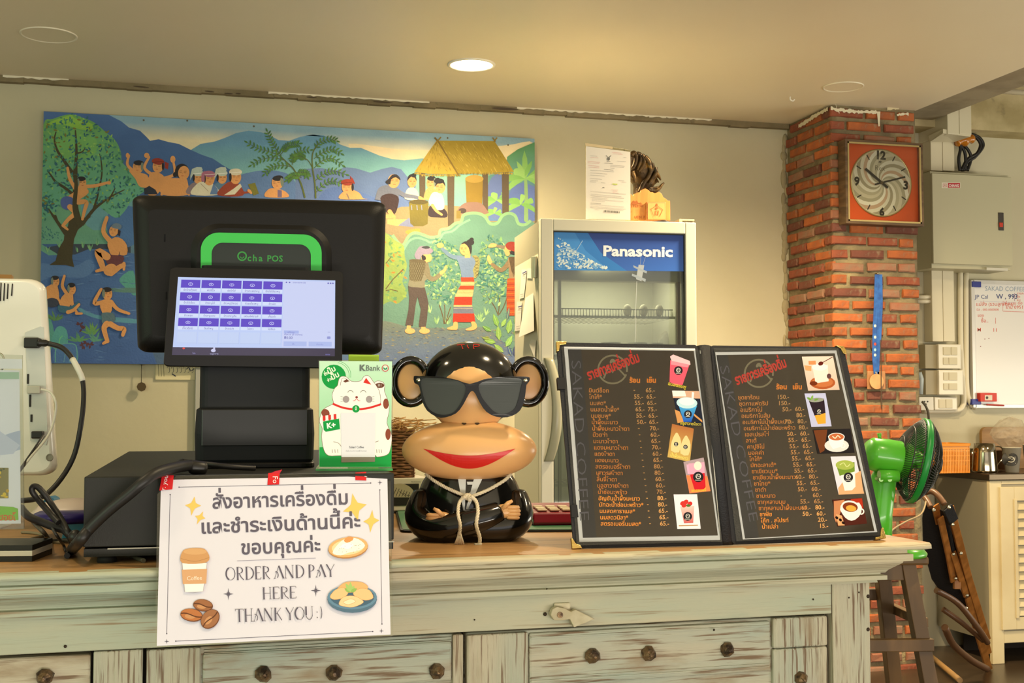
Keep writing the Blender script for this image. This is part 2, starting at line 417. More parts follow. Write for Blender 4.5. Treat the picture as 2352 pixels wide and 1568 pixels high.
def brick_mesh(L_, H_, T_, seed):
    r = random.Random(seed); j = lambda a: r.uniform(-a, a)
    vs = []
    for y, e, jt in ((0, 0, .0), (-T_ * .7, 0, .0015), (-T_, .004, .0012)):
        for sx, sz in ((-1, -1), (0, -1), (1, -1), (1, 1), (0, 1), (-1, 1)):
            vs.append((sx * (L_ / 2 - e) + j(jt), y + (j(.0018) if y else 0), sz * (H_ / 2 - e) + j(jt * 1.3)))
    fs = [(a * 6 + i, a * 6 + (i + 1) % 6, a * 6 + 6 + (i + 1) % 6, a * 6 + 6 + i) for a in (0, 1) for i in range(6)]
    fs += [(12, 13, 16, 17), (13, 14, 15, 16)]
    me = bpy.data.meshes.new('brick'); me.from_pydata(vs, [], fs)
    bm = bmesh.new(); bm.from_mesh(me); bmesh.ops.recalc_face_normals(bm, faces=bm.faces); bm.to_mesh(me); bm.free(); return me
bm_cache = {}
def brick(L_, mi_, seed, loc, rz, tilt):
    k = (round(L_, 2), mi_, seed)
    if k not in bm_cache:
        me = brick_mesh(L_, .0355, .016, hash(k) & 1023); me.materials.append(bmats[mi_]); bm_cache[k] = me
    o = bpy.data.objects.new('brick', bm_cache[k]); COL.objects.link(o); o.parent = pil
    o.location = V(loc) - V((XP0, YP, 0)); o.rotation_euler = (0, tilt, rz)
PIT = (onY(2010, 800, YP).z - onY(2010, 829.6, YP).z)
z0 = onY(2010, 555, YP).z
k = int(z0 / PIT); z = z0 - k * PIT; row = -k
wts = [0, 0, 1, 1, 2, 3, 4]
while z < ZC - .02:
    half = row % 2
    # front: [corner header or stretcher] then stretchers
    x = XP0 - .008; seq = ([.075, .155, .155] if half else [.155, .145, .075])
    for s_ in seq + [.2]:
        L_ = s_ + rnd.uniform(-.012, .012); 
        if x + L_ > XP1 - .004: L_ = XP1 - x
        if L_ < .035: break
        brick(L_, rnd.choice(wts), rnd.randint(0, 2), (x + L_ / 2, YP + .009, z + rnd.uniform(-.003, .003)), 0, rnd.uniform(-.012, .012))
        x += L_ + rnd.uniform(.013, .022)
        if x > XP1 - .03: break
    y = YP + .0; seq = ([.155, .145, .1] if half else [.075, .15, .15, .08])
    for s_ in seq:
        L_ = s_ + rnd.uniform(-.014, .01)
        if y + L_ > YW - .01: L_ = YW - .005 - y
        if L_ < .03: break
        brick(L_, rnd.choice(wts), rnd.randint(0, 2), (XP0 + .009, y + L_ / 2, z + rnd.uniform(-.004, .004)), -pi / 2, rnd.uniform(-.02, .02))
        y += L_ + rnd.uniform(.014, .024)
    z += PIT; row += 1
# white paint drips on the pillar's head
a = Art(lambda x, y: onY(x, y, YP - .0125), (0, -1, 0))
def ragged(pts, w0, w1, col, step=3):
    top, bot = [], []
    for (xa, ya), (xb, yb) in zip(pts, pts[1:]):
        n = max(1, int(hypot(xb - xa, yb - ya) / step))
        for i in range(n): x = xa + (xb - xa) * i / n; y = ya + (yb - ya) * i / n; top.append((x, y - rnd.uniform(w0, w1) / 2)); bot.append((x, y + rnd.uniform(w0, w1) / 2))
    a.poly(top + bot[::-1], col)
ragged([(1908, 247), (1925, 252), (1960, 256), (2014, 258), (2022, 262)], 3, 11, 'D9CFB2'); ragged([(1918, 232), (1922, 250), (1930, 262)], 2, 6, 'D9CFB2'); ragged([(2016, 258), (2018.5, 274), (2018, 292)], 2, 4, 'D9CFB2', 2); a.poly([(2014, 256), (2022, 256), (2020.5, 290), (2017.5, 290)], 'D9CFB2')
ragged([(1960, 234), (1990, 233), (2050, 235)], 1, 5, 'D0C4A2'); ragged([(2038, 250), (2060, 247), (2080, 240)], 3, 12, 'CFC09A'); ragged([(2060, 264), (2072, 262), (2090, 262)], 2, 8, 'D9CFB2')
a.build('paint_drips', PRINT, pil)
a = Art(lambda x, y: onX(x, y, XP0 - .0125), (-1, 0, 0))
ragged([(1834, 291), (1850, 280), (1875, 264), (1904, 248)], 4, 13, 'D9CFB2')
a.build('paint_drips', PRINT, pil)
# rough plaster edge beside the pillar on the wall
mb = MB()
zz = .8
while zz < ZC - .05:
    s_ = rnd.uniform(.02, .05); mb.ell((XP0 - rnd.uniform(.002, .02), YW, zz), (rnd.uniform(.008, .022), .008, s_), 8, 6); zz += s_ * 1.3
mb.build('plaster_edge', M('old_plaster', '9C9070', .9, bump=.003, bs=60), kind='structure')
# ------------------------------------------------------------------ the big painting
YM = YW - .032
ml = onY(95, 545, YM).x; mr = onY(1228, 560, YM).x; mt = (onY(99, 256, YM).z + onY(1228, 318, YM).z) / 2; mbz = (onY(112, 834, YM).z + onY(357, 836, YM).z) / 2
mur = thing('painting', ((ml + mr) / 2, YM, mbz), 'large unframed canvas painting of villagers, trees and blue mountains on the wall', 'painting')
MB().box((ml, YM, mbz), (mr, YW - .001, mt)).build('canvas', M('canvas_edge', '3F4A5C', .8), mur)
class Clip(Art):
    def tri(s, pts, faces, col, hold=False):
        super().tri(pts, faces, col, hold)
        for i in range(len(s.v) - len(pts), len(s.v)):
            p = s.v[i]; p.x = min(max(p.x, ml), mr); p.z = min(max(p.z, mbz), mt)
A = Clip(lambda x, y: onY(x, y, YM), (0, -1, 0), 3e-6)
def P(s, k=2.8, ox=0, oy=0): return [(float(a.split(',')[0]) / k + ox, float(a.split(',')[1]) / k + oy) for a in s.split()]
P1 = lambda s: P(s, 2.8); P2 = lambda s: P(s, 2.8, 700); P3 = lambda s: P(s, 3.92, 850, 480); P4 = lambda s: P(s, 3.136, 0, 500)
rl = random.Random(3)
def inside(p, poly):
    x, y = p; c = False
    for i in range(len(poly)):
        (x1, y1), (x2, y2) = poly[i], poly[i - 1]
        if (y1 > y) != (y2 > y) and x < (x2 - x1) * (y - y1) / (y2 - y1) + x1: c = not c
    return c
def scatter(poly, n, l, w, cols, ang=None, spread=60):
    xs = [p[0] for p in poly]; ys = [p[1] for p in poly]; k = 0; A.up(4)
    while k < n:
        p = (rl.uniform(min(xs), max(xs)), rl.uniform(min(ys), max(ys)))
        if not inside(p, poly): continue
        if k % 12 == 0: A.up()
        an = rl.uniform(0, 360) if ang is None else ang + rl.uniform(-spread, spread)
        s_ = rl.uniform(.75, 1.2); A.leaf(p[0], p[1], l * s_, w * s_, an, rl.choice(cols)); k += 1
yt_ = lambda x: 256 + (x - 99) * .055
c0_, c1_ = lin(C('8DB0C4')), lin(C('EADFBC'))
def sky_(x, y): t = max(0, min(1, (y - yt_(x) - 14) / 34)); return tuple(c0_[i] + (c1_[i] - c0_[i]) * t for i in range(3))
A.tri([(x, yt_(x) + o) for x in (80, 1250) for o in (-15, 14, 48, 260)], [(0, 1, 5, 4), (1, 2, 6, 5), (2, 3, 7, 6)], sky_)
A.rect(300, 440, 960, 850, '6C94A4', grad=('4C6CA0', 480, 800)); A.rect(300, 640, 960, 850, '5E7C80', grad=('4E6890', 660, 840))
A.poly([(800, 330), (950, 345), (1150, 335), (1228, 330), (1228, 420), (900, 380)], 'EADBB6', sm=4)
# sky, hills
A.poly(P1('1230,962 1290,925 1380,910 1450,885 1520,855 1600,840 1680,850 1740,872 1790,900 1860,905 1930,880 2010,865 2090,878') + P2('0,872 60,865 120,870 180,895 230,930 290,950 360,950 420,975 480,1000 560,1022 640,1030 750,1018 1200,1040 1480,1000 1480,1400 0,1400') + [(439, 500)], '6A9CC0', grad=('8CC8B4', 330, 415))
A.poly(P1('250,700 700,737 780,780 830,820 900,840 940,878 965,905 1020,895 1080,912 1150,925 1220,960 1290,992 1370,1020 1430,1060 1480,1090 1600,1300 250,1600'), '4C6FA8', grad=('4468A0', 260, 450))
A.poly(P1('1540,1140 1600,1110 1690,1096 1790,1100 1870,1130 1910,1200 1930,1300 1500,1300'), '6283B8', sm=3)
A.poly(P2('-60,1120 0,1085 100,1080 200,1095 260,1075 330,1082 420,1110 500,1085 560,1073 620,1088 680,1160 750,1200 900,1240 1000,1205 1200,1190 1480,1150 1480,1500 -60,1500'), '6C86B4', grad=('6078B0', 380, 480))
A.poly(P2('120,1230 200,1200 300,1215 400,1250 470,1300 100,1320'), '5C78B6', sm=3)
A.poly(P2('720,1130 1480,1120 1480,1330 700,1330'), '8CC2A8', grad=('7AA8B0', 400, 470))
# left meadow and river
A.poly([(85, 440)] + P1('278,1240 600,1300 850,1360 850,1568 250,1568') + [(320, 700), (80, 700)], '6FA886', grad=('6AA898', 450, 590), )
A.poly(P1('560,1100 780,1200 850,1260 850,1420 600,1480 520,1330'), '6CA4B4', sm=3)
A.poly(P1('700,1370 860,1330 870,1568 720,1568 690,1480'), '4F79B4', sm=3)
A.poly(P4('250,235 350,270 540,265 640,225 760,225 980,260 1000,700 1130,1080 250,1080'), '4C72AE', grad=('4465A6', 600, 850))
A.poly(P4('250,330 520,350 640,300 680,360 600,430 400,420 250,460'), '5A80B8', sm=4)
A.poly(P4('560,640 700,700 980,730 980,760 760,740 600,690'), '5E9CB8', sm=3)
A.poly(P4('860,440 960,380 980,560 900,500'), '5AA39C', sm=3)
A.poly(P4('780,510 980,505 980,540 800,530'), '5F8A84', sm=3)
for i in range(90):
    x = rl.uniform(95, 315); y = rl.uniform(590, 830); A.leaf(x, y, rl.uniform(14, 34), rl.uniform(1, 2.2), rl.uniform(-12, 12), rl.choice(['5A80BC', '4868A4', '6A92C4', '405E98']))
A.poly(P4('330,720 370,740 390,860 350,1000 330,1000'), '5AA09A', sm=3)
A.poly(P4('370,900 400,800 440,780 480,810 490,900 470,940 400,950'), '5BA6A8', sm=3)
A.poly(P4('390,1050 395,950 430,910 520,905 555,930 558,1050'), '4F79B4', sm=2)
A.line(P4('400,1040 400,960 430,912 520,906 552,935 556,1040'), 2.5, '66A9A8', sm=3); A.line(P4('430,940 428,880 450,850'), 3, '6CC29C', sm=3)
A.line(P4('460,1040 470,980'), 2, '6CA0BC'); A.line(P4('500,1040 505,980'), 2, '6CA0BC')
# grass tufts
for x, y in ((650, 240), (600, 220), (560, 250), (700, 200), (340, 250), (430, 220), (470, 180)):
    for k in range(7): A.leaf(x / 3.136, 500 + y / 3.136, rl.uniform(8, 20), 2.4, -90 + rl.uniform(-28, 28), rl.choice(['8CC28C', '7DB586', '5B9A80']))
scatter(P4('295,60 420,100 450,160 380,180 295,150'), 40, 5, 2.6, ['3F7F84', '4C8A78', '3B7280'])
for cx, cy, n, cols in ((560, 850, 26, ['5E9A6A', '5A9478']), (660, 800, 22, ['5E9A6A', '6CA060']), (400, 700, 14, ['557F58', '5E8E60']), (690, 850, 10, ['5E9A88'])):
    for k in range(n): A.leaf(cx / 3.136, 500 + (cy + 40) / 3.136, rl.uniform(10, 30), 5, -90 + rl.uniform(-80, 80), rl.choice(cols))
for cx, cy in ((625, 900), (650, 915), (600, 920), (575, 770), (590, 800)):
    for k in range(4): A.leaf(cx / 3.136, 500 + cy / 3.136, 10, 5, rl.uniform(0, 360), '5C3A44')
# tree
can = crv(P1('278,800 340,765 450,735 540,760 610,790 680,850 740,900 775,970 785,1040 820,1080 880,1160 930,1220 900,1250 840,1300 800,1360 740,1400 640,1330 560,1300 480,1290 400,1300 330,1380 262,1380 240,1100'), 4, True)
A.poly(can, '6DA85E', grad=('68AE94', 280, 430))
A.poly(P1('290,800 450,740 480,760 600,800 560,840 400,800'), '8CC050', sm=3); A.poly(P1('330,860 480,830 620,900 600,1000 420,1020'), '76B468', sm=3)
scatter(can, 260, 7, 3.4, ['8CC060', '74B068', '94C46A', '5EA27C'])
tk = '4A4530'
A.poly(P4('355,340 400,310 425,220 460,160 465,110 430,70 395,20 390,-20 405,-20 420,20 470,85 490,60 500,0 560,0 545,60 600,0 660,-10 620,20 560,90 535,150 525,220 520,290 535,355 470,340'), tk)
for s_, w1, w2 in (('505,1440 480,1330 490,1200 485,1100 492,980 485,840', 20, 3), ('490,1140 450,1090 410,1030 370,970 350,900 360,850', 10, 2.5), ('500,985 530,975 545,955', 4, 2),
    ('480,1260 420,1210 360,1170 330,1130 305,1095', 8, 2.5), ('530,1440 600,1350 660,1300 720,1260 800,1220', 9, 2), ('600,1350 620,1290 635,1220 655,1120 650,1030 640,990', 6, 2), ('690,1300 720,1250 740,1210', 5, 2), ('420,1500 350,1400 310,1340', 9, 2.5)):
    A.limb(P1(s_), w1, w2, tk)
scatter(can, 420, 9, 4.2, ['3A7282', '2F6478', '4A8A6C', '3F7F70', '7A7A3C', '4C8C7C'])
scatter(P1('262,1260 330,1250 370,1330 340,1380 262,1370'), 26, 9, 4.4, ['3A7282', '2F6478', '7A7A3C'])
SK = 'E0A268'; SKD = 'B87A48'; HR_ = '2C2A30'
def face(x, y, r, tilt=0, look=1):
    q = R(tilt); f = lambda a, b: (x + a * r * cos(q) - b * r * sin(q), y + a * r * sin(q) + b * r * cos(q))
    for k in (-.42, .38):
        c = f(k * 1 + .15 * look, -.05); A.line([(c[0] - .22 * r, c[1]), c, (c[0] + .22 * r, c[1])], .9, '5A3A28'); b = f(k + .15 * look, -.3); A.line([(b[0] - .24 * r, b[1]), (b[0] + .24 * r, b[1] - .3)], .6, '5A3A28')
    c = f(.15 * look, .55); A.line([(c[0] - .22 * r, c[1]), (c[0] + .22 * r, c[1])], 1.1, 'B5513E'); n0 = f(.2 * look, 0); n1 = f(.25 * look, .28); A.line([n0, n1], .6, SKD)
def head(x, y, rx, ry, tilt=0, look=1, hair='cap', col=HR_):
    if hair == 'cap':
        A.ell(x - look * rx * .15, y - ry * .1, rx, ry * 1.0, '7C8A80', tilt)
    A.ell(x, y, rx, ry, SK, tilt); 
    if hair == 'cap': A.ell(x - look * rx * .1, y - ry * .72, rx * .95, ry * .42, col, tilt, a0=0, a1=360); A.ell(x - look * rx * .8, y - ry * .1, rx * .28, ry * .7, '7C8A80', tilt)
    if hair == 'bun': A.poly([(x - rx, y - ry * .1), (x - rx * .8, y - ry * .9), (x, y - ry * 1.25), (x + rx * .8, y - ry * .9), (x + rx, y - ry * .1), (x + rx * .6, y - ry * .6), (x, y - ry * .82), (x - rx * .6, y - ry * .5)], col, sm=3)
    if hair == 'wrap': A.ell(x, y - ry * .75, rx * 1.15, ry * .5, col, tilt); A.line([(x - rx * 1.1, y - ry * .6), (x + rx * 1.1, y - ry * .75)], 1, 'FFFFFF' if col != '9A3A2C' else '5C241C'); A.ell(x - look * rx * .9, y, rx * .22, ry * .6, HR_)
    face(x, y, rx, tilt, look)
# climbing boy
A.limb(P1('535,1200 610,1195 690,1175'), 9, 6, SK); A.ell(250, 420, 5, 4, SK)
A.limb(P1('500,1240 450,1150 435,1080'), 9, 6, SK); A.poly(P1('495,1190 545,1200 570,1240 500,1290 490,1300 420,1290 440,1260 480,1230'), SK, sm=3)
A.poly(P1('390,1290 420,1262 470,1275 480,1330 440,1350 400,1335'), '5468AC', sm=3)
A.limb(P1('505,1300 555,1300 545,1350 530,1410'), 12, 6, SK); A.limb(P1('450,1330 480,1370 440,1410 405,1450'), 13, 7, SK); A.limb(P1('405,1450 435,1475'), 7, 5, SK)
head(188, 420, 10.5, 13, 0, 1); A.limb(P1('505,1440 480,1330 490,1200 485,1130'), 12, 7, tk)
# friends on the ridge
def torso(pts, col=SK): A.poly(pts, col, sm=4)
A.limb(P1('870,1110 820,1060 830,1000'), 8, 5, SK); A.ell(293, 357, 4, 6, SK)
torso(P1('830,1095 900,1110 950,1130 960,1200 900,1200 870,1150')); head(317, 384, 12, 14, 0, -1)
A.limb(P1('990,1130 930,1080 960,1010'), 8, 5, SK); A.ell(337, 357, 6, 6, SK); A.limb(P1('1040,1150 1120,1120 1115,1040'), 8, 5, SK); A.ell(397, 366, 6, 8, SK)
torso(P1('970,1110 1040,1120 1060,1170 1010,1250 950,1250 950,1190')); A.poly(P1('925,1215 960,1195 1000,1220 1015,1250 930,1250'), '2E3444'); head(363, 382, 12.5, 15, 6, -1, 'wrap', '9A3A2C')
A.poly(P1('1060,1040 1085,1050 1080,1090 1060,1080'), '9A3A2C')
A.ell(P1('1170,1100')[0][0], 393, 16, 17, HR_); A.ell(402, 401, 5, 6, HR_); torso(P1('1050,1160 1120,1145 1190,1160 1215,1250 1040,1250')); A.limb(P1('1065,1170 1040,1250'), 7, 6, SK); A.limb(P1('1195,1160 1215,1250'), 7, 6, SK); head(422, 397, 13, 16, 8, -1, None)
for x, y, b, w_, hc in ((455, 408, '8C7C84', 'B8C8C4', 0), (510, 408, '5C80A0', 'C4D0C4', 0)):
    torso([(x - 26, 445), (x - 18, 424), (x, 418), (x + 20, 426), (x + 26, 446)], b); A.poly([(x - 14, y - 20), (x + 8, y - 24), (x + 8, y - 12), (x - 12, y - 6), (x - 18, y + 6)], w_, sm=2); head(x, y, 11, 14, 0, 1, 'wrap', w_)
torso(P1('1230,1250 1270,1180 1320,1170 1380,1190 1405,1252'), 'DCD8C4'); A.poly(P1('1350,1250 1372,1180 1400,1215 1402,1250'), '6484B4'); A.line(P1('1290,1180 1340,1230'), 1, 'A08C70'); head(481, 411, 12, 15, 6, 1, 'wrap', 'B0708C'); A.poly([(463, 398), (470, 392), (470, 418), (462, 415)], 'B0708C')
torso(P1('1400,1255 1440,1190 1500,1165 1550,1200 1560,1258'), '9A4634'); A.poly(P1('1440,1255 1500,1215 1545,1180 1555,1200 1510,1250'), 'D8D4C0'); head(541, 407, 13, 16, 0, 1, 'wrap', 'DDD6C0')
A.limb(P1('1560,1240 1610,1235'), 5, 4, '9A4634'); A.limb(P1('1600,1225 1615,1240'), 7, 6, SK); A.poly(P1('1595,1185 1640,1175 1665,1245 1630,1258'), '7C7C38', sm=1)
torso(P1('1705,1265 1730,1215 1790,1215 1840,1235 1850,1268')); A.poly(P1('1785,1220 1812,1225 1812,1268 1785,1268'), '7A6C8C'); head(637, 420, 13, 15, -8, -1)
# leafy fronds
def frond(pts, l, w_, col, n=9, side=2, stem='5C6A34'):
    q = crv(pts, 6); A.line(q, 1.6, stem, w2=.8); A.up()
    for i in range(2, len(q) - 1, max(1, len(q) // n)):
        an = math.degrees(atan2(q[i + 1][1] - q[i - 1][1], q[i + 1][0] - q[i - 1][0]))
        for sd in (-1, 1): A.leaf(q[i][0], q[i][1], l, w_, an + sd * 55, rl.choice(col))
    A.leaf(q[-1][0], q[-1][1], l, w_, math.degrees(atan2(q[-1][1] - q[-2][1], q[-1][0] - q[-2][0])), col[0])
gf = ['4E7A3A', '5A8840', '4A7444']
A.limb(P1('1960,1268 1935,1180 1890,1090 1840,1040 1800,1000'), 4, 2, '5C6A34'); A.limb(P1('2030,1270 2025,1180 2010,1080 2010,990 2040,930'), 4, 2, '5C6A34')
A.limb(P1('2010,1080 1980,1030 1940,1010'), 2, 1.5, '5C6A34')
for s_ in ('1810,1000 1770,950 1740,900 1720,850', '1800,1000 1730,975 1660,955 1595,920', '1810,990 1850,940 1920,925', '1830,1030 1760,1015 1680,1025 1620,1060', '1870,1070 1800,1065 1740,1080 1705,1115', '1880,1060 1890,1010 1930,970 1990,965', '1970,1030 1930,1005 1880,1015', '1940,1140 1890,1130 1850,1155', '1900,1110 1960,1110 1975,1130', '2025,960 2060,915 2120,895 2160,905', '2020,1020 2080,980 2140,960 2190,985', '2020,1080 2080,1030 2140,1020 2200,1060', '2030,1160 2090,1115 2150,1100 2220,1120', '2030,1240 2090,1180 2150,1165 2220,1195'):
    frond(P1(s_), 11, 4.2, gf, 8)
# man with red wrap
torso(P2('228,1280 245,1235 300,1220 350,1240 375,1275 410,1280')); A.line(P2('262,1228 285,1280'), 3, '84786C'); head(798, 430, 13, 15, 0, -1, 'wrap', '9A3A2C'); A.poly(P2('290,1130 310,1150 325,1185 300,1170'), '9A3A2C')
# right: ground, palms, hut, distillers
A.poly(P2('420,1400 620,1330 900,1320 1480,1360 1480,1568 420,1568'), '9A8C68', grad=('8C7C64', 480, 560)); A.poly(P2('530,1410 660,1410 600,1455 530,1440'), 'B8B070'); A.poly(P2('600,1450 670,1400 700,1460 640,1455'), '7C84A8')
A.poly(P2('660,1480 740,1470 720,1520 650,1500'), 'A8964C', sm=3)
A.poly(P2('1300,1010 1370,960 1480,915 1480,1420 1180,1420 1180,1130 1300,1100'), '5E9A68', grad=('5C7CB0', 350, 500))
A.poly(P2('1180,1180 1260,1120 1310,1300 1290,1400 1180,1380'), '6478B0', sm=3); A.poly(P2('1330,1200 1480,1200 1480,1420 1300,1420'), '5F74B4', sm=2)
pal = ['86B868', '7AAE5E', '92C070']
def palm(x, y, n, l, w_, a0=-180, a1=0):
    for k in range(n):
        an = R(a0 + (a1 - a0) * k / (n - 1)); ex = x + cos(an) * l; ey = y + sin(an) * l * .8; 
        A.poly([(x, y), ((x + ex) / 2 - sin(an) * w_, (y + ey) / 2 - l * .16), (ex, ey + l * .1), (ex + (2 if ex > x else -2), ey + l * .42), ((x + ex) / 2 + sin(an) * w_ * .3, (y + ey) / 2 + w_ * .7)], pal[k % 3], sm=3)
A.limb([(1208, 505), (1208, 440), (1206, 400)], 10, 6, '86AA74'); palm(1207, 410, 7, 42, 10, -200, 20); A.leaf(1206, 400, 55, 14, -92, '86B868'); A.leaf(1205, 405, 40, 12, -65, '7AAE5E'); A.leaf(1205, 405, 40, 12, -118, '92C070')
palm(1140, 460, 6, 28, 8, -200, 20); palm(1196, 470, 5, 34, 10, -190, 10); palm(1135, 490, 5, 20, 7)
for x0, y0, x1, y1 in ((736, 1110, 775, 1290), (1140, 1105, 1178, 1370), (1266, 1105, 1312, 1375)): A.poly(P2(f'{x0},{y0} {x1},{y0} {x1},{y1} {x0 + 3},{y1}'), '5C5040')
A.poly(P2('1032,1150 1145,1150 1140,1310 1040,1315'), '8C7430'); A.ell(P2('1090,1150')[0][0], 411, 21, 9, 'A88C44'); A.poly(P2('985,1345 1020,1310 1060,1300 1130,1305 1170,1350 1170,1375 990,1375'), '8C7068', sm=3); A.ell(1062, 484, 9, 6, '4C4040'); A.rect(1048, 484, 1058, 502, '84743C')
for c_, x, y, hr in ((0, 990, 420, 'cap'), (1, 946, 417, 'bun')):
    torso([(x - 16, 448), (x - 10, 434), (x + 2, 430), (x + 13, 440), (x + 14, 458), (x - 14, 458)], SK if c_ == 0 else 'E8DCC0'); head(x, y, 10.5, 14, 0, 1 if c_ else -1, hr)
A.ell(950, 403, 6, 5, HR_)
A.poly(P2('800,1330 830,1330 900,1345 915,1395 850,1398 795,1388'), '3A3038', sm=3); torso(P2('795,1300 820,1240 865,1240 890,1270 895,1340 850,1350 820,1330'), 'EADFC8'); A.limb(P2('820,1320 845,1355 880,1380'), 7, 5, SK); head(1011, 430, 11.5, 14, 5, -1, 'bun'); A.ell(1005, 413, 6, 5, HR_)
A.ell(1008, 416, 12, 6, HR_)
torso(P2('455,1270 480,1205 560,1190 600,1230 590,1290 460,1285'), '6E7488'); A.limb(P2('570,1210 640,1255 700,1265 750,1280'), 11, 7, '6E7488'); A.limb(P2('740,1272 765,1285'), 8, 6, SK)
A.poly(P2('485,1275 540,1245 600,1265 600,1320 575,1380 530,1370'), '3C2C30', sm=3); A.limb(P2('545,1360 575,1400'), 10, 7, SK); A.ell(895, 497, 14, 5, SK)
head(904, 416, 13.5, 16, 4, 1, None); A.poly(P2('540,1150 560,1125 590,1122 612,1145 612,1160 585,1140 555,1155 550,1185 525,1180 520,1165'), HR_, sm=2)
A.poly(P2('915,1120 962,1120 958,1455 920,1455'), '5C5040')
A.poly(P2('670,1300 795,1300 790,1440 760,1455 700,1455 678,1435'), '7E7432', sm=1, grad=('6C6430', 460, 520)); A.ell(961.5, 464, 22, 5.5, '5C5430')
for dx in (685, 720, 750): A.line(P2(f'{dx},1320 {dx + 3},1350'), 2, '8A94B4')
# thatched roof
A.poly(P2('850,905 1220,908 1345,1105 985,1118 705,1105'), 'A08A30'); A.poly(P2('850,900 705,1105 790,1118 985,1120'), 'B49A3C')
A.up(3)
for i in range(150):
    t = rl.random(); x = 850 + 350 * t; s_ = rl.random() * .9; x0 = x + (130 * (t ** 1) + 10) * s_; y0 = 912 + 195 * s_; A.leaf(700 + x0 / 2.8, y0 / 2.8, rl.uniform(8, 18), 1.3, 62 - 10 * (1 - t), rl.choice(['8C7828', 'B8A048', '947E2C', 'C2AA54']))
for i in range(70):
    t = rl.random(); s_ = rl.random() * .9; x0 = 850 + (-140 + 270 * t) * s_; y0 = 905 + 205 * s_; A.leaf(700 + x0 / 2.8, y0 / 2.8, rl.uniform(7, 14), 1.3, 120 - 75 * t, rl.choice(['9A8230', 'C2A850', '8C7828']))
for i in range(110): x = 705 + (1340 - 705) * i / 110; A.leaf(700 + x / 2.8, 1108 / 2.8 + (4 if 750 < x < 1000 else 0), rl.uniform(4, 8), 2, 90 + rl.uniform(-12, 12), rl.choice(['8C7828', 'A08A34', 'B49A3C']))
A.line(P2('835,885 860,915 990,1130'), 3.6, '7A6428'); A.line(P2('875,882 850,912 835,935'), 3, '8C7430'); A.line(P2('1207,885 1225,912'), 3, '8C7430'); A.line(P2('1236,885 1215,912'), 3, '8C7430')
# garden below the hut
A.poly(P3('60,215 150,220 200,240 260,310 300,320 340,240 400,205 470,220 540,245 610,235 625,180 700,165 760,120 810,105 830,45 900,28 980,30 1040,60 1080,120 1140,115 1180,50 1250,28 1310,50 1340,120 1390,130 1440,95 1500,130 1500,1400 60,1400'), '638E80', grad=('5A7C72', 520, 760))
A.line(P3('200,235 260,312 300,322 345,248 400,215 470,230 540,255 615,245 635,190 705,175 765,130 818,115 840,58 905,38 980,42 1035,72 1080,132 1145,127 1190,62 1250,38 1305,62 1335,132 1395,140 1445,105'), 7, '84B084', sm=4)
A.line(P3('300,370 350,290 420,260 500,280 540,300 620,280 660,220 740,200 800,150 850,120 900,95'), 5, '7CB090', sm=4)
A.poly(P3('60,210 140,215 220,280 300,330 310,420 330,520 290,650 330,760 250,850 180,830 60,820'), '8CA058', sm=4, grad=('7A9450', 540, 690))
scatter(P3('140,230 280,330 320,500 320,760 230,840 140,820'), 60, 11, 5, ['5E8A5C', '6A9660', '8CA44C', 'B47A38', '5A8460'])
A.line(P3('140,720 200,640 250,590 300,540'), 2.2, '5C4A30', sm=4); A.line(P3('140,490 190,430'), 1.8, '5C4A30'); A.line(P3('140,735 190,725 250,740'), 2, '5C4A30')
A.poly(P3('60,1040 200,1020 330,1060 560,1070 800,1075 1000,1060 1100,1100 1340,1350 1340,1400 60,1400'), '66726C', sm=2, grad=('56678C', 750, 820))
A.up(3)
for i in range(420):
    x = rl.uniform(880, 1190); y = rl.uniform(752, 845); A.leaf(x, y, rl.uniform(4, 10), rl.uniform(1.2, 2.6), rl.uniform(-15, 15), rl.choice(['4E6078', '7A8070', '56708C', '8C8460', '485468', '7C7868']))
for x, y in ((600, 1040), (1000, 1020), (540, 940), (1040, 960), (980, 1000), (700, 1040)):
    for k in range(9): A.leaf(850 + x / 3.92, 480 + y / 3.92, rl.uniform(10, 24), 2.4, -90 + rl.uniform(-45, 45), rl.choice(['8AB078', '9CBC84', '78A070']))
for pts in ('665,1035 650,950 620,860', '680,1035 700,950 725,880', '670,1035 672,900 665,860', '690,1010 730,940', '1150,950 1120,880 1060,790', '1150,960 1160,880 1165,800', '1160,950 1200,880 1230,800'): A.line(P3(pts), 2, '5C4A34', sm=3)
for poly_, n in (('590,270 680,290 760,330 800,440 820,560 800,760 740,860 640,850 560,800 510,730 510,640 560,560 560,440 550,330', 300), ('1060,250 1160,260 1200,330 1220,440 1240,560 1220,760 1180,840 1060,830 980,760 960,640 990,540 970,420 1000,320', 260)):
    q = P3(poly_); scatter(q, 60, 13, 6, ['8CB078', '7CA870', '98B880']); scatter(q, n, 8.5, 4, ['3F7468', '4A8070', '5C8C78', '3A6C6C', '7C9A60'])
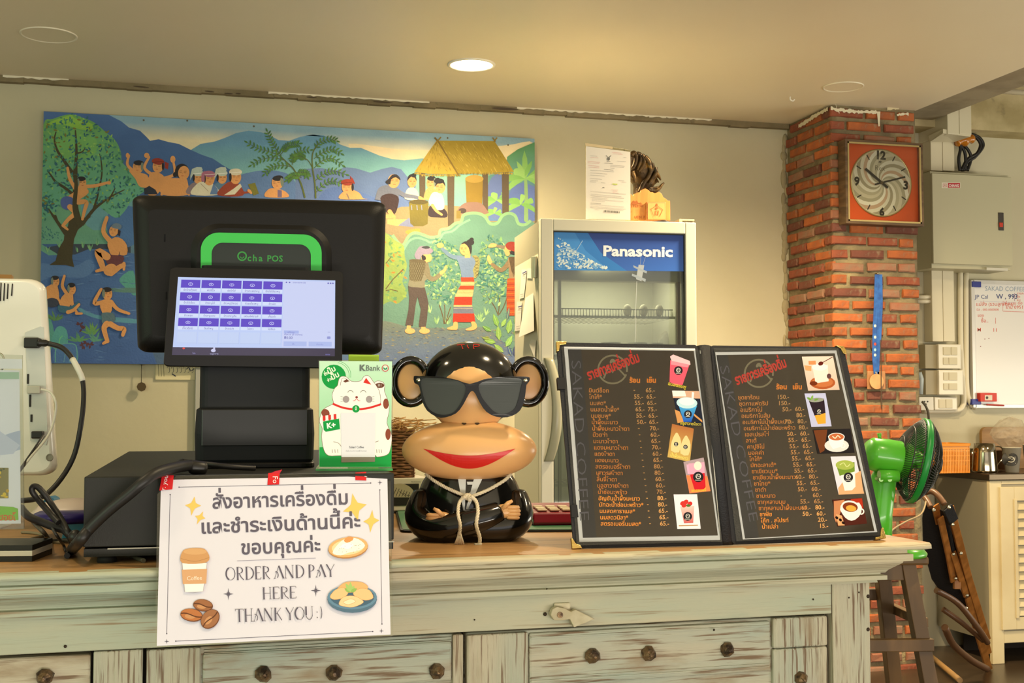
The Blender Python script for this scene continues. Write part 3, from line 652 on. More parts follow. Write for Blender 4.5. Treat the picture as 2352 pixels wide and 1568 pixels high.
# picker at left
A.limb(P3('385,1010 350,1080'), 0, 0, SK)
for x0, x1 in ((340, 375), (470, 450)): A.ell(850 + (x0 + 18) / 3.92, 480 + 1098 / 3.92, 12, 6.5, SK); A.limb([(850 + (x0 + 8) / 3.92, 480 + 1060 / 3.92), (850 + (x0 + 5) / 3.92, 480 + 1095 / 3.92)], 10, 9, SK)
A.poly(P3('340,690 490,705 510,780 525,850 510,1000 500,1060 440,1060 436,1040 455,900 425,790 410,860 385,1050 315,1045 345,900 350,800'), '4E4442')
A.poly(P3('350,640 370,520 470,470 520,490 540,600 490,650 490,705 420,705 345,695'), '7C7A68', sm=2); A.limb(P3('500,500 520,600 570,630 640,580'), 13, 9, '76705C')
A.limb(P3('640,575 670,550 680,515'), 9, 4, SK); A.poly(P3('465,420 520,400 550,420 545,470 490,480 465,460'), SK, sm=3); A.poly(P3('462,415 495,425 500,455 470,465'), HR_, sm=2)
A.poly(P3('400,410 440,340 500,335 555,360 565,385 520,410 470,410 440,460 410,445'), '8A8098', sm=2); A.poly(P3('460,345 510,332 540,350 500,360'), '3A3C44', sm=2)
def basketA(pts, top):
    q = P3(pts); A.poly(q, '6C6650', sm=1); xs = [p[0] for p in q]; ys = [p[1] for p in q]
    for k in range(-6, 14):
        a_ = (min(xs) + k * 5, min(ys)); b_ = (a_[0] + 22, max(ys)); 
        s1 = [p for p in ((a_[0] + (b_[0] - a_[0]) * t / 20, a_[1] + (b_[1] - a_[1]) * t / 20) for t in range(21)) if inside(p, q)]
        s2 = [p for p in ((b_[0] - (b_[0] - a_[0]) * t / 20, a_[1] + (b_[1] - a_[1]) * t / 20) for t in range(21)) if inside(p, q)]
        for s__ in (s1, s2):
            if len(s__) > 1: A.line([s__[0], s__[-1]], .9, '48402E')
    A.line(q[:2], 1.4, '48402E')
basketA('352,460 500,480 490,560 460,650 400,655 352,640', 0); A.ell(850 + 427 / 3.92, 480 + 468 / 3.92, 19, 4, '5C5440', 5)
# woman in striped skirt
A.limb(P3('800,440 720,420 650,360'), 11, 7, '66809C'); A.ell(850 + 630 / 3.92, 480 + 328 / 3.92, 8, 6, SK)
A.poly(P3('920,420 975,435 985,500 965,600 935,625 900,560'), '8C8A58', sm=2)
for k in range(6): A.line(P3(f'{925 + k * 4},{430 + k * 30} {975},{450 + k * 30}'), .8, '4A3C28'); A.line(P3(f'{925 + k * 4},{460 + k * 30} {975},{430 + k * 30}'), .8, '4A3C28')
A.poly(P3('775,425 840,430 910,425 945,470 920,540 930,615 830,620 815,560 800,500'), '6C82A4', sm=2); A.limb(P3('930,480 900,550 840,560'), 9, 7, '6C82A4')
ys = [615, 655, 690, 725, 760, 790, 865, 880, 940, 1015]; cs = ['B03C24', 'BCA070', 'B83C22', 'B8A06C', 'C4A878', 'A8321E', 'BFA46C', '64687C', 'AC2C1C']
lx = [815, 820, 810, 790, 775, 760, 750, 750, 748, 742]; rx = [930, 938, 935, 930, 925, 918, 915, 920, 935, 945]
for i, c_ in enumerate(cs): A.poly(P3(f'{lx[i]},{ys[i]} {rx[i]},{ys[i]} {rx[i + 1]},{ys[i + 1] + 3} {lx[i + 1]},{ys[i + 1] + 3}'), c_)
for i in (1, 3, 4, 7): A.line(P3(f'{lx[i]},{ys[i] + 14} {rx[i]},{ys[i] + 14}'), 1.2, 'D8B078' if i != 7 else 'A89888')
A.poly(P3('750,1018 785,1020 785,1080 760,1088 700,1085 695,1068 745,1050'), SK, sm=2); A.poly(P3('905,1018 940,1014 962,1060 930,1090 870,1092 860,1080 915,1055'), SK, sm=2)
A.poly(P3('850,400 900,400 900,440 850,440'), SK); A.ell(850 + 855 / 3.92, 480 + 360 / 3.92, 13, 15, SK); face(850 + 848 / 3.92, 480 + 362 / 3.92, 11, 0, -1)
A.poly(P3('815,320 850,292 900,300 915,350 905,410 885,350 850,312'), HR_, sm=2); A.ell(850 + 900 / 3.92, 480 + 300 / 3.92, 9, 7, HR_); A.ell(850 + 912 / 3.92, 480 + 275 / 3.92, 5, 4.5, HR_)
# picker at right
A.limb(P3('1220,350 1130,330'), 8, 6, '7C7060'); A.poly(P3('1060,340 1085,310 1135,315 1130,340 1080,348'), SK, sm=2); A.poly(P3('1050,450 1065,410 1095,470 1095,500 1070,495'), SK, sm=2)
A.limb(P3('1260,470 1180,550 1100,500'), 12, 8, '7C6A50'); A.poly(P3('1240,440 1400,440 1400,640 1250,640'), '8A7458'); A.poly(P3('1245,430 1400,430 1400,620 1310,620 1270,560'), '5C4C38')
for k in range(8): A.line(P3(f'{1250 + k * 12},435 {1290 + k * 14},610'), .8, '3C3024')
A.poly(P3('1235,625 1400,625 1400,960 1228,960 1225,760'), 'A04420')
for k in range(11): A.line(P3(f'1228,{650 + k * 28} 1400,{646 + k * 28}'), 1.6, ['C46A28', '7C2C1C'][k % 2])
A.ell(850 + 1235 / 3.92, 480 + 370 / 3.92, 7, 14, SK); A.poly(P3('1250,380 1340,385 1320,415 1260,405'), HR_); A.poly(P3('1215,330 1240,300 1290,295 1335,330 1340,400 1300,385 1240,365'), '8C342C', sm=2)
# big leaves at the bottom right
for x, y, l, w_, an, c_ in ((1150, 1060, 32, 13, -110, '6E9A4C'), (1240, 1120, 34, 15, -80, '7CA454'), (1160, 1180, 34, 14, -95, '7AA050'), (1090, 1100, 24, 11, -150, '5E8C48'), (1300, 1040, 28, 12, -70, '6A9450'), (1130, 1200, 28, 12, -170, '76A04C'), (1220, 1240, 30, 14, -60, '7CA85C'), (1300, 1150, 30, 12, -75, '5E8848'), (1080, 1170, 20, 9, 190, '6C7C3C'), (1230, 1000, 30, 8, -80, '4C6470'), (1200, 1290, 30, 12, -140, '7CA050'), (1310, 1240, 26, 9, -60, '6C7430'), (1300, 1330, 26, 10, -90, '34406C'), (1180, 1060, 22, 10, -60, '84AC58'), (1270, 1320, 24, 9, -110, '3C5080')):
    A.leaf(850 + x / 3.92, 480 + y / 3.92, l, w_, an, c_, hold=False); A.line([(850 + x / 3.92, 480 + y / 3.92), (850 + x / 3.92 + l * .9 * cos(R(an)), 480 + y / 3.92 + l * .9 * sin(R(an)))], .7, 'A4C07C')
# bathers at left (same painting)
A.poly(P4('775,180 830,140 880,155 915,200 915,265 870,270 865,240 850,275 800,265 785,230'), SK, sm=2); A.limb(P4('800,175 745,100 770,0'), 12, 8, SK); A.poly(P4('880,160 915,265 860,268 870,235 885,230'), SK)
A.poly(P4('755,255 800,268 885,275 890,310 850,352 770,330'), '6C4048', sm=2); A.limb(P4('770,280 705,245 735,340 745,370'), 18, 11, SK); A.limb(P4('745,370 695,385'), 9, 6, SK); A.ell(795 / 3.136, 500 + 375 / 3.136, 16, 13, SK, -30); A.limb(P4('800,400 870,350 895,345'), 14, 8, SK); A.limb(P4('893,330 893,372'), 8, 6, SK)
head(820 / 3.136, 500 + 95 / 3.136, 10.5, 13, 15, -1, None); A.poly(P4('800,62 835,38 875,55 870,80 840,80 815,75'), '70849A', sm=2); A.poly(P4('850,85 870,95 862,135 848,125'), '3A3038')
A.poly(P4('315,520 370,480 410,490 425,540 420,580 360,590 315,585'), SK, sm=2); A.limb(P4('405,500 415,570 435,615'), 8, 5, SK); A.ell(375 / 3.136, 500 + 612 / 3.136, 16, 11, '3C4458'); head(400 / 3.136, 500 + 460 / 3.136, 9, 12, 0, 1)
A.poly(P4('470,545 520,550 520,600 500,640 440,640 430,600'), SK, sm=2); A.limb(P4('480,545 450,490 465,420'), 8, 6, SK); A.limb(P4('515,560 525,630 560,690'), 8, 5, SK); A.poly(P4('420,630 500,640 540,620 560,600 570,620 500,680 430,680'), '3F6E88', sm=2); A.limb(P4('490,680 530,665 570,625'), 9, 6, SK); A.limb(P4('550,690 590,690'), 6, 5, SK); head(518 / 3.136, 500 + 515 / 3.136, 9, 13, 0, 1)
A.poly(P4('720,600 800,590 808,640 795,690 740,690'), SK, sm=2); A.limb(P4('735,610 680,615 715,540 730,515'), 10, 6, SK); A.limb(P4('800,605 850,660 930,690'), 10, 6, SK)
A.poly(P4('735,685 810,685 830,715 820,750 740,765 735,720'), '5C7888', sm=2); A.limb(P4('770,765 750,800 775,890'), 15, 9, SK); A.limb(P4('770,890 745,905'), 8, 6, SK); A.limb(P4('795,765 850,795 895,800 885,845'), 13, 8, SK); head(775 / 3.136, 500 + 550 / 3.136, 11, 14, 0, 1)
A.build('painted_picture', PAINT, mur)
for px, py in ((330, 276), (430, 277), (583, 290), (1028, 317), (1167, 333)):
    q = onY(px, py, YM); MB().cyl((q.x, YM - .002, q.z), (q.x, YM, q.z), .004, n=8).build('nail_head', M('nail', '6C6450', .6, .5), mur)
# pendant under the painting, note behind the till
q0 = onY(325, 838, YW - .02); q1 = onY(325, 888, YW - .02); pd = thing('wall_ornament', q0, 'small dark octagonal charm hanging on a cord below the painting', 'ornament')
MB().cyl(q0, (q0.x, q0.y, q1.z + .015), .0016, n=6).build('cord', M('dark_cord', '4C4434', .8), pd)
MB().lathe([(.019, -.003), (.019, .003)], q1, (0, 1, 0), 8, False).build('disc', M('old_bronze', '5C4C34', .5, .6), pd); MB().cyl((q0.x, YW, q0.z), (q0.x, q0.y, q0.z), .003, n=6).build('nail', M('nail'), pd)
q0 = onY(358, 812, YW - .004); q1 = onY(448, 872, YW - .004)
nt_ = thing('handwritten_note', (q0.x, YW - .004, q1.z), 'cream handwritten note on the wall behind the black till, below the painting', 'note')
MB().box((q0.x, YW - .006, q1.z), (q1.x, YW - .0005, q0.z)).build('paper', M('note_paper', 'D8CFA8', .8), nt_)
a = Art(lambda x, y: onY(x, y, YW - .0065), (0, -1, 0), 2e-5)
for c_ in range(3): a.line([(362 + c_ * 6, 815), (365 + c_ * 6, 864)], .8, '6C644C')
for x in range(384, 440, 9):
    a.line([(x, 846 + rnd.uniform(-4, 4)), (x + 3, 838), (x + 6, 852), (x + 2, 856)], .9, '3C3C50', sm=2)
a.line([(395, 858), (404, 864)], 2.5, '2C3048'); a.line([(428, 848), (434, 843), (438, 852), (446, 846)], 2, '2C3048', sm=2)
a.build('handwriting', PRINT, nt_)
q0 = onY(449, 845, YW - .02); q1 = onY(458, 1050, YW - .02)
MB().box((q0.x, YW - .02, 0), (q1.x, YW, q0.z)).build('cable_cover', M('grey_plastic', 'A8A8A0', .5), org=(q0.x, YW, 0), label='narrow grey upright cable cover on the wall behind the till', cat='cable cover', bevel=.002)
# ------------------------------------------------------------------ the old green counter
ZT = None
lipd = 1.61
_p = onD(630, 1298, lipd); ZT = _p.z                       # top of the counter
AC = R(1.1)
CF = Fr((_p.x, _p.y, 0), AC)                               # u along the front, v into the depth, z = height
DEP = CF.pz(1100, 1163, ZT).y + .03
ctr = thing('counter_cabinet', CF.W(0, 0, 0), 'long old wooden counter with worn pale green paint and iron studs', 'counter')
paint = M('worn_green_paint', 'C0B496', .62, col2='A4AF9A', ns=2.6, st=(.6, 2, 3), lo=.38, hi=.62, col3='8E7A5A', ns3=230, st3=(.03, .6, 1), lo3=.56, hi3=.72, col4='98A592', ns4=7, st4=(.4, 2, 3), lo4=.58, hi4=.72, bump=.0016, bs=200, bst=(.04, 1, 1))
paintd = M('worn_green_doors', 'BCB198', .65, col2='A3AA9A', ns=3.4, st=(.7, 2, 3), lo=.38, hi=.62, col3='78624A', ns3=210, st3=(.05, .6, 1), lo3=.54, hi3=.66, col4='927C5E', ns4=14, st4=(.6, 2, 2), lo4=.54, hi4=.74, bump=.0028, bs=180, bst=(.06, 1, 1))
paintv = M('worn_green_upright', 'BCB298', .65, col2='A5AA98', ns=3.4, st=(3, 3, .6), lo=.38, hi=.62, col3='76604A', ns3=240, st3=(1, 1, .045), lo3=.54, hi3=.64, col4='98866A', ns4=12, st4=(2, 2, .6), lo4=.54, hi4=.72, bump=.0032, bs=230, bst=(1, 1, .045))
topm = M('worn_wood_top', 'B98F5C', .38, col2='A67E50', ns=3, st=(.6, 4, 3), lo=.35, hi=.65, col3='8A6842', ns3=7, st3=(.5, 6, 3), lo3=.55, hi3=.72, bump=.001, bs=30, bst=(.4, 6, 2))
UR = CF.pv(2096, 1250, .05).x                              # right tip of the top
UL = CF.pv(-420, 1300, 0).x
lipb = CF.pv(630, 1317, 0).z                               # lower edge of the lip
s = MB(CF.M)
def ring_prof(prof, ur, dep):
    """profile [(overhang, z)] swept round front and right side of the body; overhang 0 = lip plane"""
    a, b, c = [], [], []
    for o, z in prof: a.append((UL, o, z)); b.append((ur - o, o, z)); c.append((ur - o, dep, z))
    n = len(prof); vs = a + b + c; fs = []
    for k in (0, n):
        for i in range(n - 1): fs.append((k + i, k + n + i, k + n + i + 1, k + i + 1))
    return vs, fs
lip = [(.3, ZT), (.004, ZT), (.001, ZT - .002), (0, ZT - .005), (.0015, lipb + .003), (.006, lipb)]
lp = MB(CF.M)
# top slab with a hand-worn front edge
nx = 90
pr = [(0.02, ZT), (.006, ZT - .0005), (.001, ZT - .003), (0, ZT - .008), (.003, lipb + .001), (.02, lipb)]
rs = []
for i in range(nx + 1):
    u = UL + (UR - UL) * i / nx; j = rnd.uniform(-.0012, .0012)
    rs.append([(u, v + j, z + (rnd.uniform(-.0006, .0006) if z < ZT else 0)) for v, z in pr] + [(u, DEP, lipb), (u, DEP, ZT)])
n = len(rs[0]); vs = [p for r in rs for p in r]
fs = [(i * n + j, i * n + (j + 1) % n, (i + 1) * n + (j + 1) % n, (i + 1) * n + j) for i in range(nx) for j in range(n)] + [tuple(range(n)), tuple(nx * n + j for j in range(n))[::-1]]
# wood top: split faces by place
tf = [f for f in fs if min(vs[k][2] for k in f) >= ZT - .0006 and len(f) == 4]; of = [f for f in fs if f not in tf]
lp.add(vs, tf, False); lp.build('counter_top', topm, ctr)
lp = MB(CF.M); lp.add(vs, of, True); lp.build('top_edge', paint, ctr)
# crown moulding
mo_b = CF.pv(1468, 1362, .045).z
H_ = lipb - mo_b
m1 = [(.018, lipb), (.018, lipb - .10 * H_), (.012, lipb - .13 * H_), (.012, lipb - .32 * H_), (.022, lipb - .34 * H_), (.023, lipb - .40 * H_), (.030, lipb - .50 * H_), (.038, lipb - .62 * H_), (.041, lipb - .70 * H_), (.046, lipb - .71 * H_),
      (.046, lipb - .76 * H_), (.039, lipb - .78 * H_), (.039, lipb - .90 * H_), (.050, lipb - .92 * H_), (.049, mo_b), (.06, mo_b)]
s = MB(CF.M); v_, f_ = ring_prof(m1, UR - .012, DEP - .02); s.add(v_, f_, False); s.build('crown_moulding', paint, ctr, seg=1)
s = MB(CF.M)
FV = .056                                                   # face of rails, posts
ub = CF.pv(1998, 1420, FV).x                                # right end of the body
up_ = CF.pv(1912, 1420, FV).x
railb = CF.pv(1468, 1431, FV).z
s.box((UL, FV, railb), (up_ - .001, FV + .03, mo_b + .004)); s.build('rail', paint, ctr, bevel=.0015)
s = MB(CF.M); s.box((up_, FV - .001, 0), (ub, FV + .05, mo_b + .004)); s.build('corner_post', paintv, ctr, bevel=.002)
s = MB(CF.M); s.box((up_ + .02, FV + .03, .05), (ub - .004, DEP - .05, mo_b + .004)); s.build('side_panel', paintv, ctr)
s = MB(CF.M); s.box((up_ + .005, DEP - .06, 0), (ub, DEP - .02, mo_b + .004)); s.build('corner_post', paintv, ctr, bevel=.002)
s = MB(CF.M); s.box((UL, DEP - .05, .05), (up_, DEP - .03, mo_b)); s.build('back_panel', paint, ctr)
s = MB(CF.M); s.box((UL, FV + .035, .05), (up_, FV + .045, railb + .01)); s.build('backing', M('dark_gap', '241C14', .9), ctr)
def U(px, py): return CF.pv(px, py, FV).x
def board(name, x0, x1, y, z1, z0, v0, mat, parent, lipm=False):
    s = MB(CF.M); s.box((U(x0, y) + .0006, v0, z0), (U(x1, y) - .0006, FV + .034, z1)); return s.build(name, mat, parent, bevel=.0022)
def stud(px, py, par, r=.0105):
    q = CF.pv(px, py, FV + .008); s = MB(CF.M); vs = []; rr = random.Random(px)
    for rad, v in ((1.0, 0), (1.05, -.006), (.72, -.013), (.25, -.017)):
        for k in range(8): t = 2 * pi * k / 8 + .3; vs.append((q.x + rad * r * cos(t) * rr.uniform(.8, 1.18), q.y + v + rr.uniform(-.0015, .0015), q.z + rad * r * sin(t) * rr.uniform(.92, 1.08)))
    fs = [(a * 8 + k, a * 8 + (k + 1) % 8, a * 8 + 8 + (k + 1) % 8, a * 8 + 8 + k) for a in range(3) for k in range(8)] + [tuple(range(24, 32))]
    s.add(vs, fs); s.build('iron_stud', M('old_iron', '84694A', .38, .6, col2='42342A', ns=70, lo=.4, hi=.6, bump=.002, bs=200), par)
rz = railb - .0035
zb2 = .12
d1 = MB(CF.M).box((U(-330, 1540), FV + .008, zb2), (U(207, 1540), FV + .034, rz - .002)).build('door', paintd, ctr, bevel=.003)
stud(103, 1553, d1); stud(-60, 1560, d1)
board('stile', 213, 329, 1530, rz + .002, zb2, FV + .002, paintv, ctr)
d2 = MB(CF.M).box((U(336, 1520), FV + .012, zb2), (U(1066, 1500), FV + .034, rz)).build('door', paintd, ctr, bevel=.003)
q = MB(CF.M); q.box((U(336, 1520), FV + .006, zb2), (U(462, 1520), FV + .02, rz)); q.build('stile', paintv, d2, bevel=.002)
q = MB(CF.M); q.box((U(466, 1520), FV + .006, rz - .062), (U(1040, 1500), FV + .02, rz - .009)); q.build('door_rail', paintd, d2, bevel=.003)
q = MB(CF.M); q.box((U(1042, 1500), FV + .004, zb2), (U(1066, 1500), FV + .02, rz)); q.build('stile', paintv, d2, bevel=.002)
q = MB(CF.M)
for dz in (.004, .008): q.box((U(470, 1500), FV + .009, rz - dz - .0015), (U(1040, 1500), FV + .013, rz - dz))
q.build('bead', paintd, d2)
for x, y in ((605, 1546), (765, 1543), (1002, 1539)): stud(x, y, d2)
d3 = MB(CF.M).box((U(1075, 1500), FV + .012, zb2), (U(1905, 1500), FV + .034, rz)).build('door', paintd, ctr, bevel=.003)
q = MB(CF.M); q.box((U(1075, 1500), FV + .005, zb2), (U(1216, 1500), FV + .02, rz - .002)); q.build('stile', paintv, d3, bevel=.0025)
zr = CF.pv(1500, 1560, FV).z
q = MB(CF.M); q.box((U(1219, 1500), FV + .006, zr), (U(1775, 1480), FV + .02, rz - .004)); q.build('door_rail', paintd, d3, bevel=.003)
q = MB(CF.M)
for z_ in (rz - .011, zr + .006, zr + .010): q.box((U(1222, 1500), FV + .0045, z_), (U(1770, 1480), FV + .01, z_ + .0018))
q.build('bead', paintd, d3)
zj = CF.pv(1840, 1487, FV).z
q = MB(CF.M); q.box((U(1779, 1480), FV + .003, zj), (U(1904, 1480), FV + .02, rz)); q.build('stile', paintv, d3, bevel=.003)
q = MB(CF.M); q.box((U(1779, 1480), FV + .004, zb2), (U(1904, 1480), FV + .02, zj - .001)); q.build('stile', paintv, d3, bevel=.003)
for x, y in ((1358, 1504), (1487, 1499), (1667, 1489), (1836, 1556)): stud(x, y, d3)
# knot holes and nicks
kn = M('dark_knot', '3C2E20', .9)
for x, y, r in ((917, 1367, .0026), (297, 1372, .0016), (275, 1369, .0012), (150, 1484, .002), (1252, 1410, .0028), (1868, 1376, .0014), (1994, 1369, .003), (1994, 1445, .003), (1640, 1446, .0018), (1090, 1423, .0012), (1256, 1352, .0012), (1978, 1308, .0013), (1982, 1309, .0013), (1973, 1360, .0014), (1950, 1372, .0014)):
    v = FV - .0012 if y > 1355 else .038
    q = CF.pv(x, y, v); MB(CF.M).lathe([(r, 0), (r * .3, -.0008)], (q.x, q.y, q.z), (0, 1, 0), 8).build('knot', kn, ctr)
# turn latch
q = CF.pv(1285, 1411, FV - .012); lt = thing('turn_latch', CF.W(q.x, FV, q.z), 'whitewashed wooden turn latch screwed to the rail above the right counter door', 'latch')
pts = []
for x, y in ((1268, 1398), (1278, 1393), (1297, 1396), (1310, 1404), (1322, 1399), (1366, 1421), (1318, 1440), (1308, 1421), (1294, 1424), (1272, 1424), (1264, 1412)):
    k = CF.pv(x, y, FV - .012); pts.append((k.x, k.z))
MB(CF.M).prism(pts, FV - .014, FV - .004).build('turn_arm', M('old_white_paint', 'CFC5A6', .6, col2='B3A684', ns=20, bump=.001, bs=90), lt, bevel=.0015)
MB(CF.M).cyl((q.x, FV - .0155, q.z), (q.x, FV, q.z), .0042, n=12).build('screw', M('old_iron'), lt)
k = CF.pv(1290, 1400, FV)
MB(CF.M).box((k.x - .012, FV - .004, k.z - .008), (k.x + .012, FV, k.z + .01)).build('pad', M('old_white_paint'), lt, bevel=.002)

def counter_pt(px, py, dz=0): return onZ(px, py, ZT + dz)

# ------------------------------------------------------------------ cash drawer and the till
DA = R(-1.3)
_q = onZ(192, 1095, ZT + .1)
# front-left-top corner: on the counter, drawer height from pixels
def zline(): pass
fb = onZ(232, 1292, ZT)                                     # foot on the counter gives the front plane
dfr = Fr((fb.x, fb.y - .012, 0), DA)
dl = dfr.pv(192, 1180, 0).x; dr = dfr.pv(905, 1180, 0).x; dz1 = dfr.pv(192, 1095, 0).z; dz0 = dfr.pv(192, 1268, 0).z
dd = dfr.pz(320, 1036, dz1).y
dw = thing('cash_drawer', dfr.W((dl + dr) / 2, 0, ZT), 'wide black metal cash drawer box under the black till', 'cash drawer')
blk = M('drawer_black', '24241F', .5, spec=.3, bump=.0003, bs=500)
MB(dfr.M).box((dl, 0, dz0 + .006), (dr, dd, dz1)).build('body', blk, dw, bevel=.0015)
MB(dfr.M).box((dl + .001, -.001, dz0 - .006), (dr - .001, dd, dz0 + .004)).build('base_plate', blk, dw)
MB(dfr.M).box((dl + .03, -.0018, dz0 + .003), (dr, .0, dz0 + .0045)).build('chrome_strip', M('strip_metal', '8C8878', .45, .8), dw)
for x in (dl + .028, dr - .028):
    for y in (.02, dd - .04): MB(dfr.M).cyl((x, y, ZT), (x, y, dz0 - .005), .013, .011, 16).build('foot', M('rubber', '1C1C1A', .7), dw)
# till
tb = dfr.pz(585, 1074, dz1)                                 # front bottom middle
tf = Fr(dfr.W(tb.x, tb.y, 0), DA + R(-1.0))
till = thing('till_terminal', tf.W(0, .1, dz1), 'black till with a big monitor back, green arch and customer screen facing the room', 'till')
pl = M('till_plastic', '0D0C0A', .45, spec=.28, bump=.0002, bs=700); plg = M('till_gloss', '0C0C0A', .2, spec=.4)
stp = M('till_column', '191B1E', .55, spec=.3)
def tz(px, py, v=0): q = tf.pv(px, py, v); return q.x, q.z
x0, z0_ = tz(446, 1068); x1, _ = tz(722, 1068); _, zc1 = tz(580, 820, .05)
s = MB(tf.M)
pf = [(0, 0.0), (0, .03), (.006, .045), (.012, .055), (.03, z0_ and (zc1 - dz1))]
# column: swept slightly narrowing body
rs = []
for t, v0, ins in ((0, .004, .008), (.012, -.004, .001), (.05, -.006, 0), (.085, -.004, .002), (.088, .010, .006), (.30, .035, .006)):
    z = dz1 + t; rs.append([(x, y, z) for x, y in rrect(x0 + ins, v0, x1 - ins, v0 + .10 - t * .15, .012, 4)])
rs = [r for r in rs]
s.rings(rs, False, True).build('column', stp, till, bevel=0)
q = MB(tf.M); xa, za = tz(456, 1040); xb, _ = tz(712, 1040); _, zb_ = tz(580, 946)
q.box((xa + .004, -.0068, za + .01), (xb - .004, -.0045, zb_ + .004)); q.build('front_cover', M('till_cover', '1E1F1D', .25), till, bevel=.002)
s = MB(tf.M); s.rings([[(x, y, z) for x, y in rrect(x0 - .0, -.02, x1 + .0, .17, .02, 5)] for z in (dz1, dz1 + .008)], False).build('base_plate', pl, till, bevel=.002)
# big monitor back
mv = .085
mc = [(303, 446), (888, 462), (878, 814), (316, 808)]
mo = [tf.pv(x, y, mv) for x, y in mc]
tl_, tr_, br_, bl_ = [(q.x, q.z) for q in mo]
def bil(a, b, lean=0):
    x = (tl_[0] * (1 - a) + tr_[0] * a) * (1 - b) + (bl_[0] * (1 - a) + br_[0] * a) * b
    z = (tl_[1] * (1 - a) + tr_[1] * a) * (1 - b) + (bl_[1] * (1 - a) + br_[1] * a) * b
    return x, z
s = MB(tf.M); rs = []
for ins, v in ((0.012, .028), (.003, .026), (0, .018), (0, .006), (.012, .0), (.035, -.006), (.10, -.012)):
    ring = []
    for a_, b_ in rrect(ins * .62, ins, 1 - ins * .62, 1 - ins, .045 if ins < .05 else .03, 5):
        x, z = bil(a_, b_); ring.append((x, mv + v, z))
    rs.append(ring)
s.rings(rs, True, True); mon = s.build('monitor', pl, till)
# raised hump round the arch, the arch, the badge
def arch_pts(x0, x1, yt, yb, r, n=8):
    p = [(x0, yb)]
    for i in range(n + 1): t = R(180 + 90 * i / n); p.append((x0 + r + r * cos(t), yt + r + r * sin(t)))
    for i in range(n + 1): t = R(270 + 90 * i / n); p.append((x1 - r + r * cos(t), yt + r + r * sin(t)))
    return p + [(x1, yb)]
def persp(p): return (p[0], p[1] + (p[0] - 600) * .022)
def on_v(p, v): q = tf.pv(p[0], p[1], v); return (q.x, v, q.z)
def arch_solid(P_outer, va, vb, ins):
    a_ = [on_v(persp(p), va) for p in P_outer]; cx = sum(p[0] for p in a_) / len(a_); cz = a_[0][2]
    b_ = [(cx + (p[0] - cx) * (1 - ins), vb, cz + (p[2] - cz) * (1 - ins)) for p in a_]
    return a_, b_
s = MB(tf.M)
a_, b_ = arch_solid(arch_pts(436, 764, 514, 660, 66), mv - .010, mv - .026, .10)
c_, _ = arch_solid(arch_pts(400, 800, 480, 660, 80), mv - .006, mv, 0)
s.rings([c_, a_, b_], True, True); s.build('hump', pl, till)
outer = [persp(p) for p in arch_pts(461, 739, 536, 640, 42)]; inner = [persp(p) for p in arch_pts(486, 714, 559, 640, 26)]
s = MB(tf.M)
vv = mv - .030
o_ = [on_v(p, vv) for p in outer]; i_ = [on_v(p, vv) for p in inner]; ob = [(p[0], vv + .006, p[2]) for p in o_]; ib = [(p[0], vv + .006, p[2]) for p in i_]
n = len(o_); fs = []
for k in range(n - 1): fs += [(k, k + 1, n + k + 1, n + k), (k, 2 * n + k, 2 * n + k + 1, k + 1), (n + k, n + k + 1, 3 * n + k + 1, 3 * n + k)]
s.add(o_ + i_ + ob + ib, fs); s.build('green_arch', M('green_plastic', '35B84A', .35), till, label='bright green arch band')
s = MB(tf.M); s.rings([[ (p[0], vv + .004, p[2]) for p in i_], [(p[0], vv + .0015, p[2]) for p in i_]], False); s.build('badge_panel', M('badge_black', '15201A', .4), till)
a = Art(lambda x, y: tf.W(*on_v((x, y), vv + .0012)), tf.v * -1, 1e-5, 1e-5)
GN = '2F8A3C'
a.ring(556, 588, 9.5, 9.5, 3.4, GN); a.line([(551, 589), (556, 593), (561, 589)], 1.8, GN, sm=3)
for ch, x in (('c', 568), ('h', 580), ('a', 594)): a.text(ch, x, 599 + (x - 570) * .02, 21, GN, 1, .022)
a.text('POS', 613, 600, 20, GN, 1, .022, width=None, track=.02)
a.build('lettering', PRINT, till)
# side latches on the back
for x, y in ((379, 548), (383, 680)):
    p = tf.pv(x, y, mv - .004); MB(tf.M).box((p.x - .0012, mv - .012, p.z - .006), (p.x + .0012, mv - .003, p.z + .006)).build('seam_clip', plg, till)
# customer screen
cs = [(391, 613), (788, 622), (786, 845), (375, 840)]
cv = .0
lean = .02
def cpt(x, y, off=0):
    t = (y - 613) / 230; v = cv + .016 * (1 - t) - .005 * t
    # plane leaning back: solve on tilted plane
    p0 = tf.W(0, cv + .012, 0); p1 = p0.copy()
    n_ = (tf.v * -1 + V((0, 0, .10))).normalized()
    z_ref = tf.pv(590, 840, cv).z
    return onP(x, y, tf.W(0, cv - .004, z_ref) + n_ * off, n_)
n_ = (tf.v * -1 + V((0, 0, .10))).normalized()
def qmap(c, a_, b_): return ((c[0][0] * (1 - a_) + c[1][0] * a_) * (1 - b_) + (c[3][0] * (1 - a_) + c[2][0] * a_) * b_, (c[0][1] * (1 - a_) + c[1][1] * a_) * (1 - b_) + (c[3][1] * (1 - a_) + c[2][1] * a_) * b_)
s = MB(); rs = []
for ins, off in ((.006, -.014), (0, -.012), (0, -.002), (.004, 0)):
    rs.append([cpt(*qmap(cs, a_, b_)) + n_ * off for a_, b_ in rrect(ins * .6, ins, 1 - ins * .6, 1 - ins, .035, 5)])
s.rings(rs, True, True); scr = s.build('customer_screen', plg, till)
s = MB(tf.M); p = tf.pv(585, 735, .0); s.box((p.x - .05, .008, p.z - .05), (p.x + .05, mv - .005, p.z + .04)); s.build('screen_arm', pl, till, bevel=.004)
a = Art(lambda x, y: cpt(x, y), n_, 1e-5, 2e-4)
lcdq = [(409, 636), (770, 644), (769, 800), (397, 797)]
